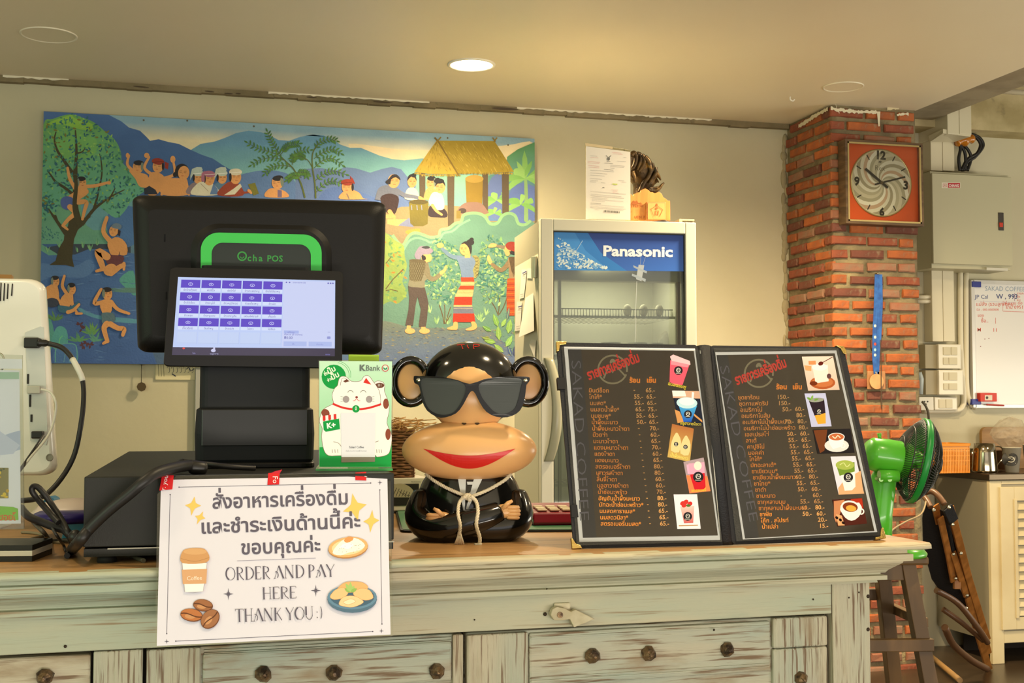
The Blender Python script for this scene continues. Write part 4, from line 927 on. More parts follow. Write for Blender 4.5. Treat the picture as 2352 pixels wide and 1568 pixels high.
a.poly([(409, 636), (770, 644), (769, 818), (395, 815)], '342B45')
a.poly(lcdq, 'B9C9F0')
L = lambda a_, b_: qmap(lcdq, a_, b_)
def lr(u0, v0, u1, v1, c): a.poly([L(u0, v0), L(u1, v0), L(u1, v1), L(u0, v1)], c)
lr(.672, .02, .995, .99, 'C4CCEE')
ttl = ['ผัดไทยกุ้งสด', 'ผัดซีอิ๊ว', 'ผัดไทไข่', 'ข้าวกะเพราหมู', 'ข้าวไข่เจียวหมู', 'ข้าวไข่เจียว', 'ข้าวหมูไก่', 'ข้าวหมูไก่ทอด', 'ก๋วยเตี๋ยวหมู', 'ข้าวผัด', 'ข้าวคลุก', 'ข้าวหมูแดง', 'ข้าวขาหมูสับ', 'เฟรนช์ฟรายส์', 'เกี๊ยวซ่า', 'เกี๊ยวกุ้งไข่', 'ต้มยำหมู', 'ข้าวเปล่า', 'ไข่ดาว', 'ไข่เจียว']
for r_ in range(4):
    for c_ in range(5):
        u0 = .022 + c_ * .1305; v0 = .035 + r_ * .183; lr(u0, v0, u0 + .122, v0 + .115, '5236BE'); lr(u0, v0 + .118, u0 + .122, v0 + .165, 'CFDAF4')
        m_ = L(u0 + .061, v0 + .062); a.ring(m_[0], m_[1], 5.2, 3.1, 1.1, 'C8CCF4', n=8); a.ell(m_[0], m_[1], 1.6, 1, 'C8CCF4', n=6)
        m_ = L(u0 + .061, v0 + .158); a.text(ttl[r_ * 5 + c_], m_[0], m_[1], 6.2, '4A3CA0', 1, al='c')
for c_ in range(5):
    u0 = .022 + c_ * .1305; lr(u0, .78, u0 + .122, .95, 'BECDEE')
    lr(u0, .94, u0 + .122, .944, 'A8B8E0'); lr(u0 + .121, .78, u0 + .1225, .95, 'A8B8E0')
lr(.683, .745, .775, .79, 'A2B0E4'); lr(.683, .905, .825, .975, 'A9B7E6'); lr(.838, .905, .98, .975, 'A9B7E6')
for t_, u_, v_, z_, c_ in (('฿0.00', .685, .868, 8.5, '3A3498'), ('ทั้งหมด (0 รายการ)', .685, .815, 5.5, '5A58B0'), ('แก้ไขเมนู', .705, .78, 4.5, '6A68B8'), ('โต๊ะ', .735, .955, 5, '7A80C8'), ('ชำระเงิน', .885, .955, 5, '7A80C8'), ('รายการขาย (0)', .73, .055, 5, '5A58B0'), ('...', .955, .765, 9, '5A58B0')):
    p = L(u_, v_); a.text(t_, p[0], p[1], z_, c_, 1)
for u_ in (.69, .71, .955, .97, .985): p = L(u_, .045); a.ell(p[0], p[1], 2, 1.6, '5A58B0', n=8)
p = L(.962, .845); a.rr(p[0] - 4, p[1] - 3, p[0] + 4, p[1] + 3, 1.5, '8890CC')
a.ell(422, 800, 3.2, 2.2, 'E0402C', n=10); a.ell(490, 805, 5.5, 4, 'C8C8E8', n=12); a.ell(492, 800, 2.4, 3, 'C8C8E8', n=8); a.text('เมนูอาหาร', 482, 814, 5, 'B8B8E0', 1); a.text('โปร', 442, 813, 5, '9C98D0', 1); a.text('VVVV', 747, 816, 4.5, '8C88D8', 1)
SCRM = M('screen_light', attr=True, rough=.3, flat=True)
b = SCRM.node_tree.nodes['Principled BSDF']; SCRM.node_tree.links.new(b.inputs['Base Color'].links[0].from_socket, b.inputs['Emission Color']); b.inputs['Emission Strength'].default_value = .62
SCRM.node_tree.links.remove(b.inputs['Base Color'].links[0]); b.inputs['Base Color'].default_value = (.02, .02, .03, 1)
sp = a.build('screen_picture', SCRM, scr)
# ------------------------------------------------------------------ laminated sign
pt = dfr.W(*(dfr.pv(630, 1098, -.004))); pb = CF.W(*(CF.pv(630, 1308, -.004)))
sn = (pt - pb).cross(CF.u); sn.normalize(); sn = -sn if sn.y > 0 else sn
def SG(x, y): return onP(x, y, pb, sn)
sg = thing('counter_sign', SG(628, 1480), 'white laminated order-and-pay sign hanging over the front edge of the counter', 'sign')
def sheet_solid(mp, quad, n, th, name, mat, par, r=0, **k):
    """a thin slab through the corner pixels"""
    s = MB(); P_ = [mp(*qmap(quad, a_, b_)) for a_, b_ in (rrect(0, 0, 1, 1, r, 4) if r else [(0, 0), (1, 0), (1, 1), (0, 1)])]
    s.rings([P_, [p - V(n) * th for p in P_]], False, True); return s.build(name, mat, par, **k)
sheet_solid(SG, [(362, 1092), (897, 1083), (903, 1462), (356, 1486)], sn, .0006, 'laminate', glass('laminate', a=.04, rough=.08), sg, r=.015)
pp = sheet_solid(lambda x, y: SG(x, y) + sn * .0004, [(370, 1102), (889.5, 1093), (897, 1457), (360, 1483)], sn, .0003, 'paper', M('white_paper', 'DCDAE8', .35, spec=.3), sg)
a = Art(SG, sn, 1e-5, 6e-4)
K3 = lambda s_: P(s_, 3.485, 340, 1050)
def k3(x, y): return 340 + x / 3.485, 1050 + y / 3.485
INK = '5A5668'
for s_ in ('248,240 1782,207', '177,300 150,1412', '1855,262 1872,1335', '222,1472 1798,1395'):
    q = K3(s_); a.line(q, 1.1, INK); [a.ell(p[0], p[1], 1.6, 1.6, INK, n=8) for p in q]
def spark(x, y, r, c, r2=None, n=4, k=.18):
    r2 = r2 or r; pts = []
    for i in range(n * 2): t = pi * i / n; rr = 1 if i % 2 == 0 else k; pts.append((x + cos(t) * r * rr, y + sin(t) * r2 * rr))
    a.poly(pts, c)
for x, y, r in ((1856, 203, 6), (150, 1474, 6), (1868, 1390, 6)): p = k3(x, y); spark(p[0], p[1], r, INK, k=.22)
for x, y in ((643, 1095), (1343, 1067)): p = k3(x, y); spark(p[0], p[1], 12, INK, 14, 4, .2); spark(p[0], p[1], 6, INK, 7, 8, .4)
def star(pts): q = K3(pts); c = (sum(p[0] for p in q) / 4, sum(p[1] for p in q) / 4); o = []
def star4(s_, col='EBC266'):
    q = K3(s_); cx = sum(p[0] for p in q) / 4; cy = sum(p[1] for p in q) / 4; o = []
    for i in range(4):
        A0, B0 = q[i], q[(i + 1) % 4]
        for t in (0, .25, .5, .75):
            x = A0[0] * (1 - t) + B0[0] * t; y = A0[1] * (1 - t) + B0[1] * t; s = 1 - .42 * sin(pi * t); o.append((cx + (x - cx) * s, cy + (y - cy) * s))
    a.poly(o, col)
star4('372,315 425,388 347,468 295,385'); star4('442,432 460,490 390,540 375,470'); star4('1635,290 1750,378 1680,515 1560,435', 'EBC266'); star4('1795,422 1852,505 1778,605 1722,515')
for t_, x, y, z_, wd, an in (('สั่งอาหารเครื่องดื่ม', 512, 412, 44, 315, -1.9), ('และชำระเงินด้านนี้ค่ะ', 418, 612, 44, 369, -2.2), ('ขอบคุณค่ะ', 742, 778, 44, 184, -2.2)):
    p = k3(x, y); a.text(t_, p[0], p[1], z_, INK, an, .02, width=wd)
a.line(K3('712,830 1342,808'), .9, '8C88A0')
# display lettering, thin hairlines with thick stems
def glyphs(txt, x, y, h, wds, an, gap, hs=1):
    gap = gap * hs
    tk_, th_ = h * .12, h * .035; c_, s_ = cos(R(an)), sin(R(an)); cx = 0
    def T(u, v): return (x + (cx + u) * c_ + v * h * s_, y + (cx + u) * s_ - v * h * c_)
    for ch in txt:
        w_ = wds.get(ch, .6) * h * hs
        def ln(pts, w): a.line([T(u * w_, v) for u, v in pts], w, INK)
        def arc(cu, cv, ru, rv, a0, a1, w): a.line([T((cu + ru * cos(R(t))) * w_, cv + rv * sin(R(t))) for t in [a0 + (a1 - a0) * i / 14 for i in range(15)]], w, INK)
        serif = lambda u, v, k=.16: ln([(u - k, v), (u + k, v)], th_)
        if ch in 'OQ': arc(.5, .5, .48, .5, 0, 360, th_); arc(.5, .5, .44, .49, 110, 250, tk_); arc(.5, .5, .45, .49, -60, 60, th_ * 1.4)
        if ch == 'C': arc(.5, .5, .48, .5, 50, 310, th_)
        if ch in 'RPDEHNKTYU':
            if ch in 'RPDEHK': ln([(.2, 0), (.2, 1)], tk_); serif(.2, 0, .12); serif(.2, 1, .12)
        if ch in 'RP': arc(.3, .74, .5, .25, -90, 90, th_); arc(.33, .74, .48, .24, -50, 50, tk_ * .7); ln([(.2, 1), (.4, 1)], th_); ln([(.2, .49), (.4, .49)], th_)
        if ch == 'R': ln([(.42, .49), (.62, .2), (.95, -.02)], th_ * 1.8)
        if ch == 'D': arc(.3, .5, .66, .5, -90, 90, th_); arc(.32, .5, .62, .48, -55, 55, tk_ * .75)
        if ch == 'E': [ln([(.2, v), (.9 - .15 * (v == .5), v)], th_) for v in (0, .5, 1)]; ln([(.88, 0), (.93, .14)], th_); ln([(.88, 1), (.93, .86)], th_)
        if ch == 'H': ln([(.85, 0), (.85, 1)], th_ * 1.3); serif(.85, 0, .12); serif(.85, 1, .12); ln([(.2, .5), (.85, .5)], th_)
        if ch == 'A': ln([(.05, 0), (.5, 1)], th_); ln([(.5, 1), (.95, 0)], tk_); arc(.22, .28, .2, .26, -60, 120, th_ * 1.6); serif(.05, 0, .1); serif(.93, 0, .1)
        if ch == 'N': ln([(.12, 0), (.12, 1)], th_); ln([(.12, 1), (.85, 0)], tk_); ln([(.85, 0), (.85, 1)], th_); serif(.12, 0, .1); serif(.85, 1, .1)
        if ch == 'K': ln([(.2, .45), (.85, 1)], th_); ln([(.4, .6), (.92, 0)], th_ * 1.8)
        if ch == 'T': ln([(.5, 0), (.5, 1)], tk_); ln([(0, 1), (1, 1)], th_); ln([(0, 1), (.02, .85)], th_); ln([(1, 1), (.98, .85)], th_); serif(.5, 0, .14)
        if ch == 'Y': ln([(.02, 1), (.48, .45)], tk_ * .8); ln([(.95, 1), (.48, .45)], th_); ln([(.48, .45), (.48, 0)], tk_ * .8); serif(.48, 0, .12)
        if ch == 'U': ln([(.15, 1), (.15, .35)], tk_); arc(.5, .35, .35, .35, 180, 360, th_ * 1.4); ln([(.85, .35), (.85, 1)], th_); serif(.15, 1, .12); serif(.85, 1, .1)
        if ch == ':': [a.ell(*T(.3 * w_ / w_ * .3, v), 1.4, 1.4, INK, n=8) for v in (.12, .55)]
        if ch == ')': arc(-.2, .5, .9, .62, -50, 50, th_ * 1.6)
        cx += w_ + gap * h
WD = dict(O=.95, R=.78, D=.9, E=.66, A=.95, N=.95, P=.7, Y=.82, H=.9, T=.8, K=.86, U=.86, **{' ': .25, ':': .2, ')': .3})
p = k3(622, 985); glyphs('ORDER AND PAY', p[0], p[1], 29, WD, -1.8, .06, .82)
p = k3(912, 1140); glyphs('HERE', p[0], p[1], 27, WD, -2, .04, .95)
p = k3(700, 1322); glyphs('THANK YOU :)', p[0], p[1], 29, WD, -2, .05, .80)
# cup, beans, rice, dumplings
a.poly(K3('273,850 470,850 440,1080 295,1085'), 'EFECEE'); a.line(K3('273,850 295,1083 360,1090 440,1078 472,850'), .8, 'A8A0A4')
a.poly(K3('270,905 472,898 466,1015 278,1020'), 'D3A277'); a.poly(K3('258,812 272,765 300,740 380,730 450,738 478,770 492,808 470,845 380,858 275,852'), 'C99663', sm=2); a.ell(*k3(376, 760), 27, 7, 'D3A472'); a.line(K3('262,815 375,838 488,808'), 1, 'A8794C', sm=4)
p = k3(310, 990); a.text('Coffee', p[0], p[1], 13, 'F0E0D0', -3)
for x, y, rx_, ry_, an, c_ in ((440, 1190, 23, 14, 8, '9A6440'), (348, 1268, 26, 15, 8, 'B5703F'), (497, 1300, 25, 19, -48, '9C6844')):
    p = k3(x, y); a.ell(p[0], p[1], rx_, ry_, '6E4024', an); a.ell(p[0] - .5, p[1] - .8, rx_ - 1.6, ry_ - 1.6, c_, an); a.ell(p[0] - 4, p[1] + 3, rx_ * .45, ry_ * .35, 'C58E60', an); q = R(an)
    a.line([(p[0] + t * rx_ * cos(q) - sin(t * 3) * 2.5 * sin(q), p[1] + t * rx_ * sin(q) + sin(t * 3) * 2.5 * cos(q)) for t in [-.95 + 1.9 * i / 8 for i in range(9)]], 2.6, '5A3018')
p = k3(1600, 728); a.ell(p[0], p[1] + 1, 46, 24, 'B07C48', -7); a.ell(p[0], p[1] - 1, 45.5, 23, 'E0AE72', -7); a.ell(p[0], p[1] - 1, 38, 18, 'EBD3A4', -7)
a.poly(K3('1475,770 1530,690 1600,650 1680,660 1735,710 1690,750 1600,770 1540,790'), 'F4F0E8', sm=3); a.poly(K3('1500,770 1560,700 1640,700 1600,740 1540,730'), 'FFFFFF', sm=3); a.poly(K3('1565,670 1600,640 1640,645 1635,670 1590,690'), 'D9975A', sm=2)
for i in range(16): a.ell(p[0] + rnd.uniform(-30, 30), p[1] + rnd.uniform(-10, 12), 1, .7, rnd.choice(['B07C48', '8C8C50']), n=6)
p = k3(1632, 1125); a.ell(p[0], p[1] + 5, 57, 31, '4E6E86'); a.ell(p[0], p[1], 57, 28, '5F86A2'); a.ell(p[0], p[1] - 1, 51, 24, '3F6078')
for s_, c_ in (('1500,1080 1560,1015 1640,1000 1720,1010 1760,1050 1700,1080 1560,1090', 'E3B074'), ('1455,1120 1500,1065 1570,1050 1600,1090 1560,1130 1490,1145', 'ECC08A'), ('1640,1090 1700,1055 1770,1070 1800,1130 1740,1150 1670,1130', 'ECC08A'), ('1525,1180 1560,1125 1640,1115 1700,1140 1720,1170 1640,1205 1570,1200', 'F1CB9A'), ('1560,1165 1620,1140 1660,1160 1600,1185', 'F8DFBC')):
    a.poly(K3(s_), c_, sm=3); q = crv(K3(s_), 3, True); a.line(q, .7, 'C98F54', closed=True)
for an in (-150, -120, -92, -60, -30): q = k3(1620, 1085); a.leaf(q[0], q[1], 24 if an in (-120, -92) else 17, 9, an, '8FB45C' if an % 4 else 'A3C470', hold=False)
a.build('sign_print', PRINT, pp)
# red tape strips
rt = M('red_tape', 'D21E26', .35)
for i, (quad, tt, lab) in enumerate((([(372, 1093), (399, 1092), (396, 1124), (366, 1127)], 'you', 'left'), ([(616, 1087), (642, 1087), (641, 1113), (614, 1114)], 'Fo', 'mid'), ([(816, 1086), (841, 1084), (841, 1104), (816, 1103)], 'n', 'right'))):
    t = thing('tape_strip', SG(*quad[3]), {'left': 'red tape piece with white script holding the sign by its cup-side upper corner', 'mid': 'red tape piece standing up at the middle of the sign top edge', 'right': 'small red tape piece on the sign below the cat card'}[lab], 'tape', 'red tape on the sign')
    sheet_solid(lambda x, y: SG(x, y) + sn * .0012, quad, sn, .0003, 'strip', rt, t)
    aa = Art(SG, sn, 1e-5, .0016)
    if lab == 'left': aa.text('r. you', 379, 1128, 15, 'F4E8E8', -78, .004)
    if lab == 'mid': aa.text('Fo', 626, 1094, 17, 'F4E8E8', 88, .004)
    if lab == 'right': aa.text('u', 838, 1090, 13, 'F4E8E8', 100, .004)
    aa.build('script', PRINT, t)
    if lab == 'mid':
        s = MB(); q0 = [SG(616, 1089) + sn * .001, SG(642, 1088) + sn * .001]; q1 = [SG(634, 1078) - sn * .004, SG(649, 1073) - sn * .006]
        s.add([q0[0], q0[1], q1[1], q1[0], *[p - sn * .0004 for p in (q0[0], q0[1], q1[1], q1[0])]], [(0, 1, 2, 3), (7, 6, 5, 4), (0, 4, 5, 1), (1, 5, 6, 2), (2, 6, 7, 3), (3, 7, 4, 0)]); s.build('loose_end', rt, t)

# ------------------------------------------------------------------ menu book
bl, bs, br = (onZ(x, y, ZT + .0015) for x, y in ((1318, 1258.5), (1672, 1252), (2031, 1238)))
mn = thing('menu_book', bs, 'open black menu book with brass corners propped upright on the counter', 'menu')
covm = M('menu_cover', '17171C', .6, bump=.0008, bs=400); gold = M('brass', 'D9B86A', .25, .9, bump=.0015, bs=150); wp = M('page_white', 'E8E6EC', .4)
def panel(p0, p1):
    d = (p1 - p0).normalized(); back = V((-d.y, d.x, 0)); upv = (V((0, 0, .30)) + back * .095).normalized(); n = d.cross(upv); n = n if n.y < 0 else -n
    return (lambda x, y: onP(x, y, p0, n)), n.normalized(), d, upv
LP, ln_, ld, lu = panel(bl, bs); RP, rn_, rd, ru = panel(bs, br)
qL = [(1278, 786), (1602, 792), (1664, 1251), (1318, 1258.5)]; qR = [(1632, 793), (1938, 797), (2031, 1238), (1682, 1249.5)]
c1 = sheet_solid(LP, qL, ln_, .004, 'cover', covm, mn, r=.02); c2 = sheet_solid(RP, qR, rn_, .004, 'cover', covm, mn, r=.02)
s = MB(); f_ = lambda x, y, k: (LP(x, y) + RP(x, y)) / 2 + ln_ * k
s.rings([[f_(1598, 793, -.004), f_(1606, 793, .001), f_(1617, 793, .003), f_(1628, 793, .001), f_(1637, 793, -.004)], [f_(1658, 1251, -.004), f_(1662, 1251.5, .001), f_(1672, 1252, .003), f_(1681, 1251, .001), f_(1686, 1250, -.004)]], True, True)
s.build('spine', covm, mn)
def k1(x, y): return 1260 + x / 3.014, 770 + y / 3.014
def k2(x, y): return 1620 + x / 3.016, 770 + y / 3.016
OR_ = 'DC8C3C'; DK = '382A1C'
def page(MP, n, k, kd, q_out, q_in, band, mirror, par):
    sheet_solid(lambda x, y: MP(x, y) + n * .0012, q_out, n, .0008, 'page', wp, mn)
    a = Art(MP, n, 8e-6, .0014)
    return a
# left page
a = page(LP, ln_, k1, 0, [k1(106, 80), k1(1012, 93), k1(1186, 1416), k1(212, 1430)], 0, 0, 0, c1)
a.poly([k1(132, 98), k1(1003, 110), k1(1170, 1386), k1(236, 1402)], DK); a.poly([k1(132, 98), k1(225, 99), k1(330, 1400), k1(236, 1402)], '24242C')
a.poly([k1(1046, 106), k1(1076, 107), k1(1180, 1300), k1(1186, 1416), k1(1184, 1400), k1(1070, 130), k1(1046, 128)], 'DCD8D0')
def side_text(kf, x0, y0, x1, y1, size):
    p, q = kf(x0, y0), kf(x1, y1); a.text('SAKAD COFFEE', p[0], p[1], size, '5A5866', math.degrees(atan2(q[1] - p[1], q[0] - p[0])), -.012, width=hypot(q[0] - p[0], q[1] - p[1]))
side_text(k1, 155, 170, 215, 1290, 32)
def logo(kf, cx, cy, r, tx, ty, tw):
    p = kf(cx, cy); rr = r / 3.015; G = '8A8066'
    a.ring(p[0], p[1], rr, rr * .97, 4, G, a0=20, a1=370)
    a.line([kf(cx - r * .62, cy + r * .62), kf(cx - r * .28, cy - r * .2), kf(cx, cy + r * .22), kf(cx + r * .25, cy - r * .22), kf(cx + r * .92, cy + r * .5)], 4, G)
    for s_ in (-1, 1): a.ell(p[0] + s_ * 2.6, p[1] - rr * .58, 3.4, 6, G, s_ * -32)
    q = kf(tx, ty); a.text('รายการเครื่องดื่ม', q[0], q[1], 31, 'DC2A22', -20, .035, width=tw)
logo(k1, 442, 238, 100, 278, 310, 126)
for t_, x in (('ร้อน', 558), ('เย็น', 676)): p = k1(x, 328); a.text(t_, p[0], p[1], 15, 'F08A1C', 1, .045)
def rows(kf, names, hot, cold, ys, xa, xb, xh, xc, z_=14.5):
    n = len(names)
    for i, nm in enumerate(names):
        t = i / (n - 1); y = ys[0] + (ys[1] - ys[0]) * t + (ys[2] if len(ys) > 2 else 0) * sin(pi * t)
        p = kf(xa + (xb - xa) * t, y); a.text(nm, p[0], p[1], z_, OR_, .6, .016)
        for v, xx in ((hot[i], xh), (cold[i], xc)):
            if v: p = kf(xx[0] + (xx[1] - xx[0]) * t + (40 if v == '-' else 0) * 0, y + 1); a.text(v if v == '-' else v + '.-', p[0], p[1], 13.2, 'D8A460', .4, .012, al='r' if v != '-' else 'c')
NL = 'มินต์ช็อก|โกโก้*|นมสด*|นมสดน้ำผึ้ง*|นมชมพู*|น้ำผึ้งมะนาว|น้ำผึ้งมะนาวโซดา|บ๊วยซ่า|มะนาวโซดา|แดงมะนาวโซดา|แดงโซดา|แดงมะนาว|สตรอเบอรี่โซดา|เสาวรสโซดา|ลิ้นจี่โซดา|บลูฮาวายโซดา|น้ำช่อมะพร้าว|อัญชันน้ำผึ้งมะนาว|มัทฉะน้ำช่อมะพร้าว*|นมสดคาราเมล*|นมสดวนิลา*|สตรอเบอรี่นมสด*'.split('|')
CL = '65 65 65 75 65 65 70 60 65 70 60 65 80 80 60 60 70 80 80 65 65 65'.split()
HL = ['-', '55', '55', '65', '55', '50'] + ['-'] * 16
n_rows = 22
for i, nm in enumerate(NL):
    t = i / 21; y = 396 + (1318 - 396) * t; p = k1(275 + 82 * t, y); a.text(nm, p[0], p[1], 13.2, OR_, .6, .012)
    h = HL[i]; p = k1((648 if h != '-' else 592) + 108 * t, y - 4 * (h == '-')); a.text(h if h == '-' else h + '.-', p[0], p[1], 14 if h == '-' else 14, 'D8A060', .4, .014, al='c' if h == '-' else 'r')
    p = k1(735 + 98 * t, y); a.text(CL[i] + '.-', p[0], p[1], 14, 'D8A060', .4, .014, al='r')
def kp(kf, pts, col, sm=0, **k_): a.poly([kf(*map(float, q.split(','))) for q in pts.split()], col, sm=sm, **k_)
def badge(kf, x, y, r):
    p = kf(x, y); a.ell(p[0], p[1], r, r, '222026'); a.ring(p[0], p[1] - r * .1, r * .45, r * .45, r * .14, 'D8D4CC', n=10); a.line([(p[0] - r * .4, p[1] + r * .15), (p[0] - r * .1, p[1] - r * .3), (p[0] + r * .1, p[1]), (p[0] + r * .35, p[1] - .2 * r)], r * .12, 'D8D4CC'); a.line([(p[0] - r * .6, p[1] + r * .62), (p[0] + r * .6, p[1] + r * .62)], r * .12, 'D8D4CC')
kp(k1, '840,175 975,200 925,345 880,348 835,325', 'E8566C'); kp(k1, '838,150 860,135 975,180 980,205 955,215 850,180', 'E7B8C0', sm=1); kp(k1, '845,178 970,205 960,225 845,205', 'F08898'); badge(k1, 896, 246, 10)
p = k1(822, 345); a.text('ฉมสดชมพู', p[0], p[1], 10, 'C8B83C', 12, .03)
kp(k1, '852,385 1040,388 1070,630 905,632', '1E2434'); kp(k1, '852,385 1040,388 1048,440 858,436', 'C8A088'); kp(k1, '852,385 940,386 950,425 858,425', 'E8E0DC'); kp(k1, '870,515 905,530 935,600 890,610', 'C89058', sm=1); kp(k1, '1000,540 1060,590 1062,606 1005,560', 'C89058')
kp(k1, '895,475 1025,490 985,602 932,602', '4AA8DC', grad=('2450B8', 940, 968)); p = k1(955, 470); a.ell(p[0], p[1], 24, 13, 'B8D8E4', 3); a.ell(p[0], p[1] - 3, 18, 9, 'D8E8EC', 3); kp(k1, '990,395 1005,398 1000,460 985,462', 'E8E8E8'); badge(k1, 962, 548, 9)
p = k1(905, 618); a.text('บลูฮาวายโซดา', p[0], p[1], 9, 'B8A83C', 4, .03)
kp(k1, '852,615 1003,648 975,878 820,845', 'A8683C', grad=('C8A85C', 985, 1050)); 
for dx, dy in ((0, 0), (65, 20)): kp(k1, f'{870+dx},{690+dy} {885+dx},{675+dy} {900+dx},{695+dy} {915+dx},{740+dy} {900+dx},{812+dy} {845+dx},{800+dy} {850+dx},{735+dy}', 'D8C890', sm=2); badge(k1, 880 + dx, 755 + dy, 5)
p = k1(838, 838); a.text('น้ำผึ้งมะนาว', p[0], p[1], 9, 'E8D06C', 12, .02)
kp(k1, '930,878 1070,848 1118,1080 972,1096', 'A8949C'); kp(k1, '950,970 1095,975 1118,1080 972,1096', 'E88050'); kp(k1, '950,895 1070,900 1082,1070 1010,1074', 'CC2430', grad=('D89CB4', 1090, 1068)); kp(k1, '952,900 985,890 975,960 960,960', 'E8A8C8', sm=1); kp(k1, '965,890 1075,880 1078,960 975,975', 'DCA0BC'); kp(k1, '975,965 1078,955 1085,1070 1010,1080', 'C8202C'); p = k1(1030, 905); a.ell(p[0], p[1], 9, 10, 'E8DCD0'); badge(k1, 1033, 982, 12)
p = k1(985, 1085); a.text('สตรอเบอรี่', p[0], p[1], 8, 'E8C03C', -3, .03)
kp(k1, '862,1103 1025,1102 1050,1340 888,1342', 'E6E2EC'); kp(k1, '908,1185 1005,1182 998,1300 935,1302', 'E4C4BC', grad=('C03034', 1180, 1205)); 
for dx, dy in ((925, 1165), (948, 1155), (975, 1168), (935, 1178)): p = k1(dx, dy); a.ell(p[0], p[1], 6, 5, 'CC3430', -30)
p = k1(965, 1180); a.ell(p[0], p[1], 5, 3, '4C7030'); badge(k1, 960, 1255, 10); kp(k1, '898,1315 1030,1312 1031,1320 899,1324', 'B89468')
a.build('page_print', PRINTG, c1)
# right page
a = page(RP, rn_, k2, 0, [k2(66, 118), k2(905, 106), k2(1188, 1362), k2(258, 1414)], 0, 0, 0, c2)
a.poly([k2(74, 138), k2(893, 126), k2(1168, 1356), k2(272, 1408)], DK); a.poly([k2(74, 138), k2(152, 137), k2(370, 1402), k2(272, 1408)], '24242C')
side_text(k2, 95, 210, 305, 1300, 30)
logo(k2, 368, 265, 98, 215, 345, 124)
for t_, x in (('ร้อน', 488), ('เย็น', 600)): p = k2(x, 374); a.text(t_, p[0], p[1], 15, 'F08A1C', 0, .045)
NR = 'ชุดชาร้อน|ชุดกาแฟดริป|อเมริกาโน่|อเมริกาโนส้ม|อเมริกาโน่น้ำผึ้งมะนาว|อเมริกาโน่น้ำช่อมะพร้าว|เอสเปรสโซ่|ลาเต้|คาปูชิโน่|มอคค่า|โกโก้*|มัทฉะลาเต้*|ชาเขียวนม*|ชาเขียวน้ำผึ้งมะนาว|ชาไทย*|ชาดำ|ชามะนาว|ชากุหลาบนม|ชากุหลาบน้ำผึ้งมะนาว|ชาพีช|โค้ก . สไปรท์|น้ำเปล่า'.split('|')
HR2 = '150 150 50 _ 70 _ 50 55 55 55 55 55 55 60 55 50 - 55 60 50 _ _'.split(); CR2 = '_ _ 60 80 80 80 60 65 65 65 65 65 65 80 65 60 60 65 80 60 20 15'.split()
for i, nm in enumerate(NR):
    t = i / 21; y = 446 + (1340 - 446) * t; p = k2(222 + 165 * t, y); a.text(nm, p[0], p[1], 13.2, OR_, -.8, .012)
    if HR2[i] != '_': p = k2(578 + 172 * t, y - 4); a.text(HR2[i] if HR2[i] == '-' else HR2[i] + '.-', p[0] - (14 if HR2[i] == '-' else 0), p[1], 14, 'D8A060', -.6, .014, al='r')
    if CR2[i] != '_': p = k2(665 + 183 * t, y - 6); a.text(CR2[i] + '.-', p[0], p[1], 14, 'D8A060', -.6, .014, al='r')
kp(k2, '664,150 880,147 926,380 708,386', 'DEC8BC', grad=('C8B0A0', 820, 895)); p = k2(808, 330); a.ell(p[0], p[1], 29, 15, 'A4542C'); a.ell(p[0], p[1] - 1, 24, 11, 'B86C40'); kp(k2, '735,215 845,205 850,320 760,335', 'E4D4CC', sm=1); p = k2(788, 222); a.ell(p[0], p[1], 18, 8, 'EFE6E0'); kp(k2, '710,180 760,178 762,205 712,205', 'E08858', sm=1); kp(k2, '680,210 730,215 730,250 690,245', 'D89868', sm=1); p = k2(795, 198); a.ell(p[0], p[1], 6, 4.5, '5A1C18', -20); a.line([k2(800, 195), k2(878, 152)], 1.6, '5A2820'); p = k2(852, 285); a.ell(p[0], p[1], 5, 6, '5A3C3C'); p = k2(745, 335); a.ell(p[0], p[1], 9, 5, '6A2C14')
kp(k2, '682,405 828,402 870,632 730,636', 'B4B8DC'); kp(k2, '712,455 818,440 828,540 752,560', '2A1E28', sm=0); kp(k2, '752,558 828,540 830,612 775,618', 'D89C34', sm=0); p = k2(765, 450); a.ell(p[0], p[1], 17.5, 5, '8C9088', -4); a.leaf(p[0] - 12, p[1], 12, 6, -150, '6A9440', hold=False); a.leaf(p[0] - 12, p[1], 12, 6, -70, '7AA450', hold=False); a.leaf(p[0] - 6, p[1] + 1, 12, 5, -20, '6A9440', hold=False); badge(k2, 783, 530, 8)
kp(k2, '740,655 1000,648 1030,815 772,822', '221E20'); kp(k2, '745,660 840,655 820,800 790,818', '6A3A20', sm=1); p = k2(905, 765); a.ell(p[0], p[1], 28, 15, 'D8D4D4'); kp(k2, '845,700 960,700 945,770 880,790 858,760', 'ECE8E8', sm=1); p = k2(903, 706); a.ell(p[0], p[1], 19, 9.5, 'ECE8E8'); a.ell(p[0], p[1], 17, 8, 'B8643C'); a.line([(p[0] - 9, p[1] - 2), (p[0] - 3, p[1] + 3), (p[0] + 3, p[1] - 3), (p[0] + 9, p[1] + 2)], 2.2, 'F0D8C0', sm=4); p = k2(948, 765); a.ring(p[0], p[1], 5, 5, 2.2, 'ECE8E8', n=12)
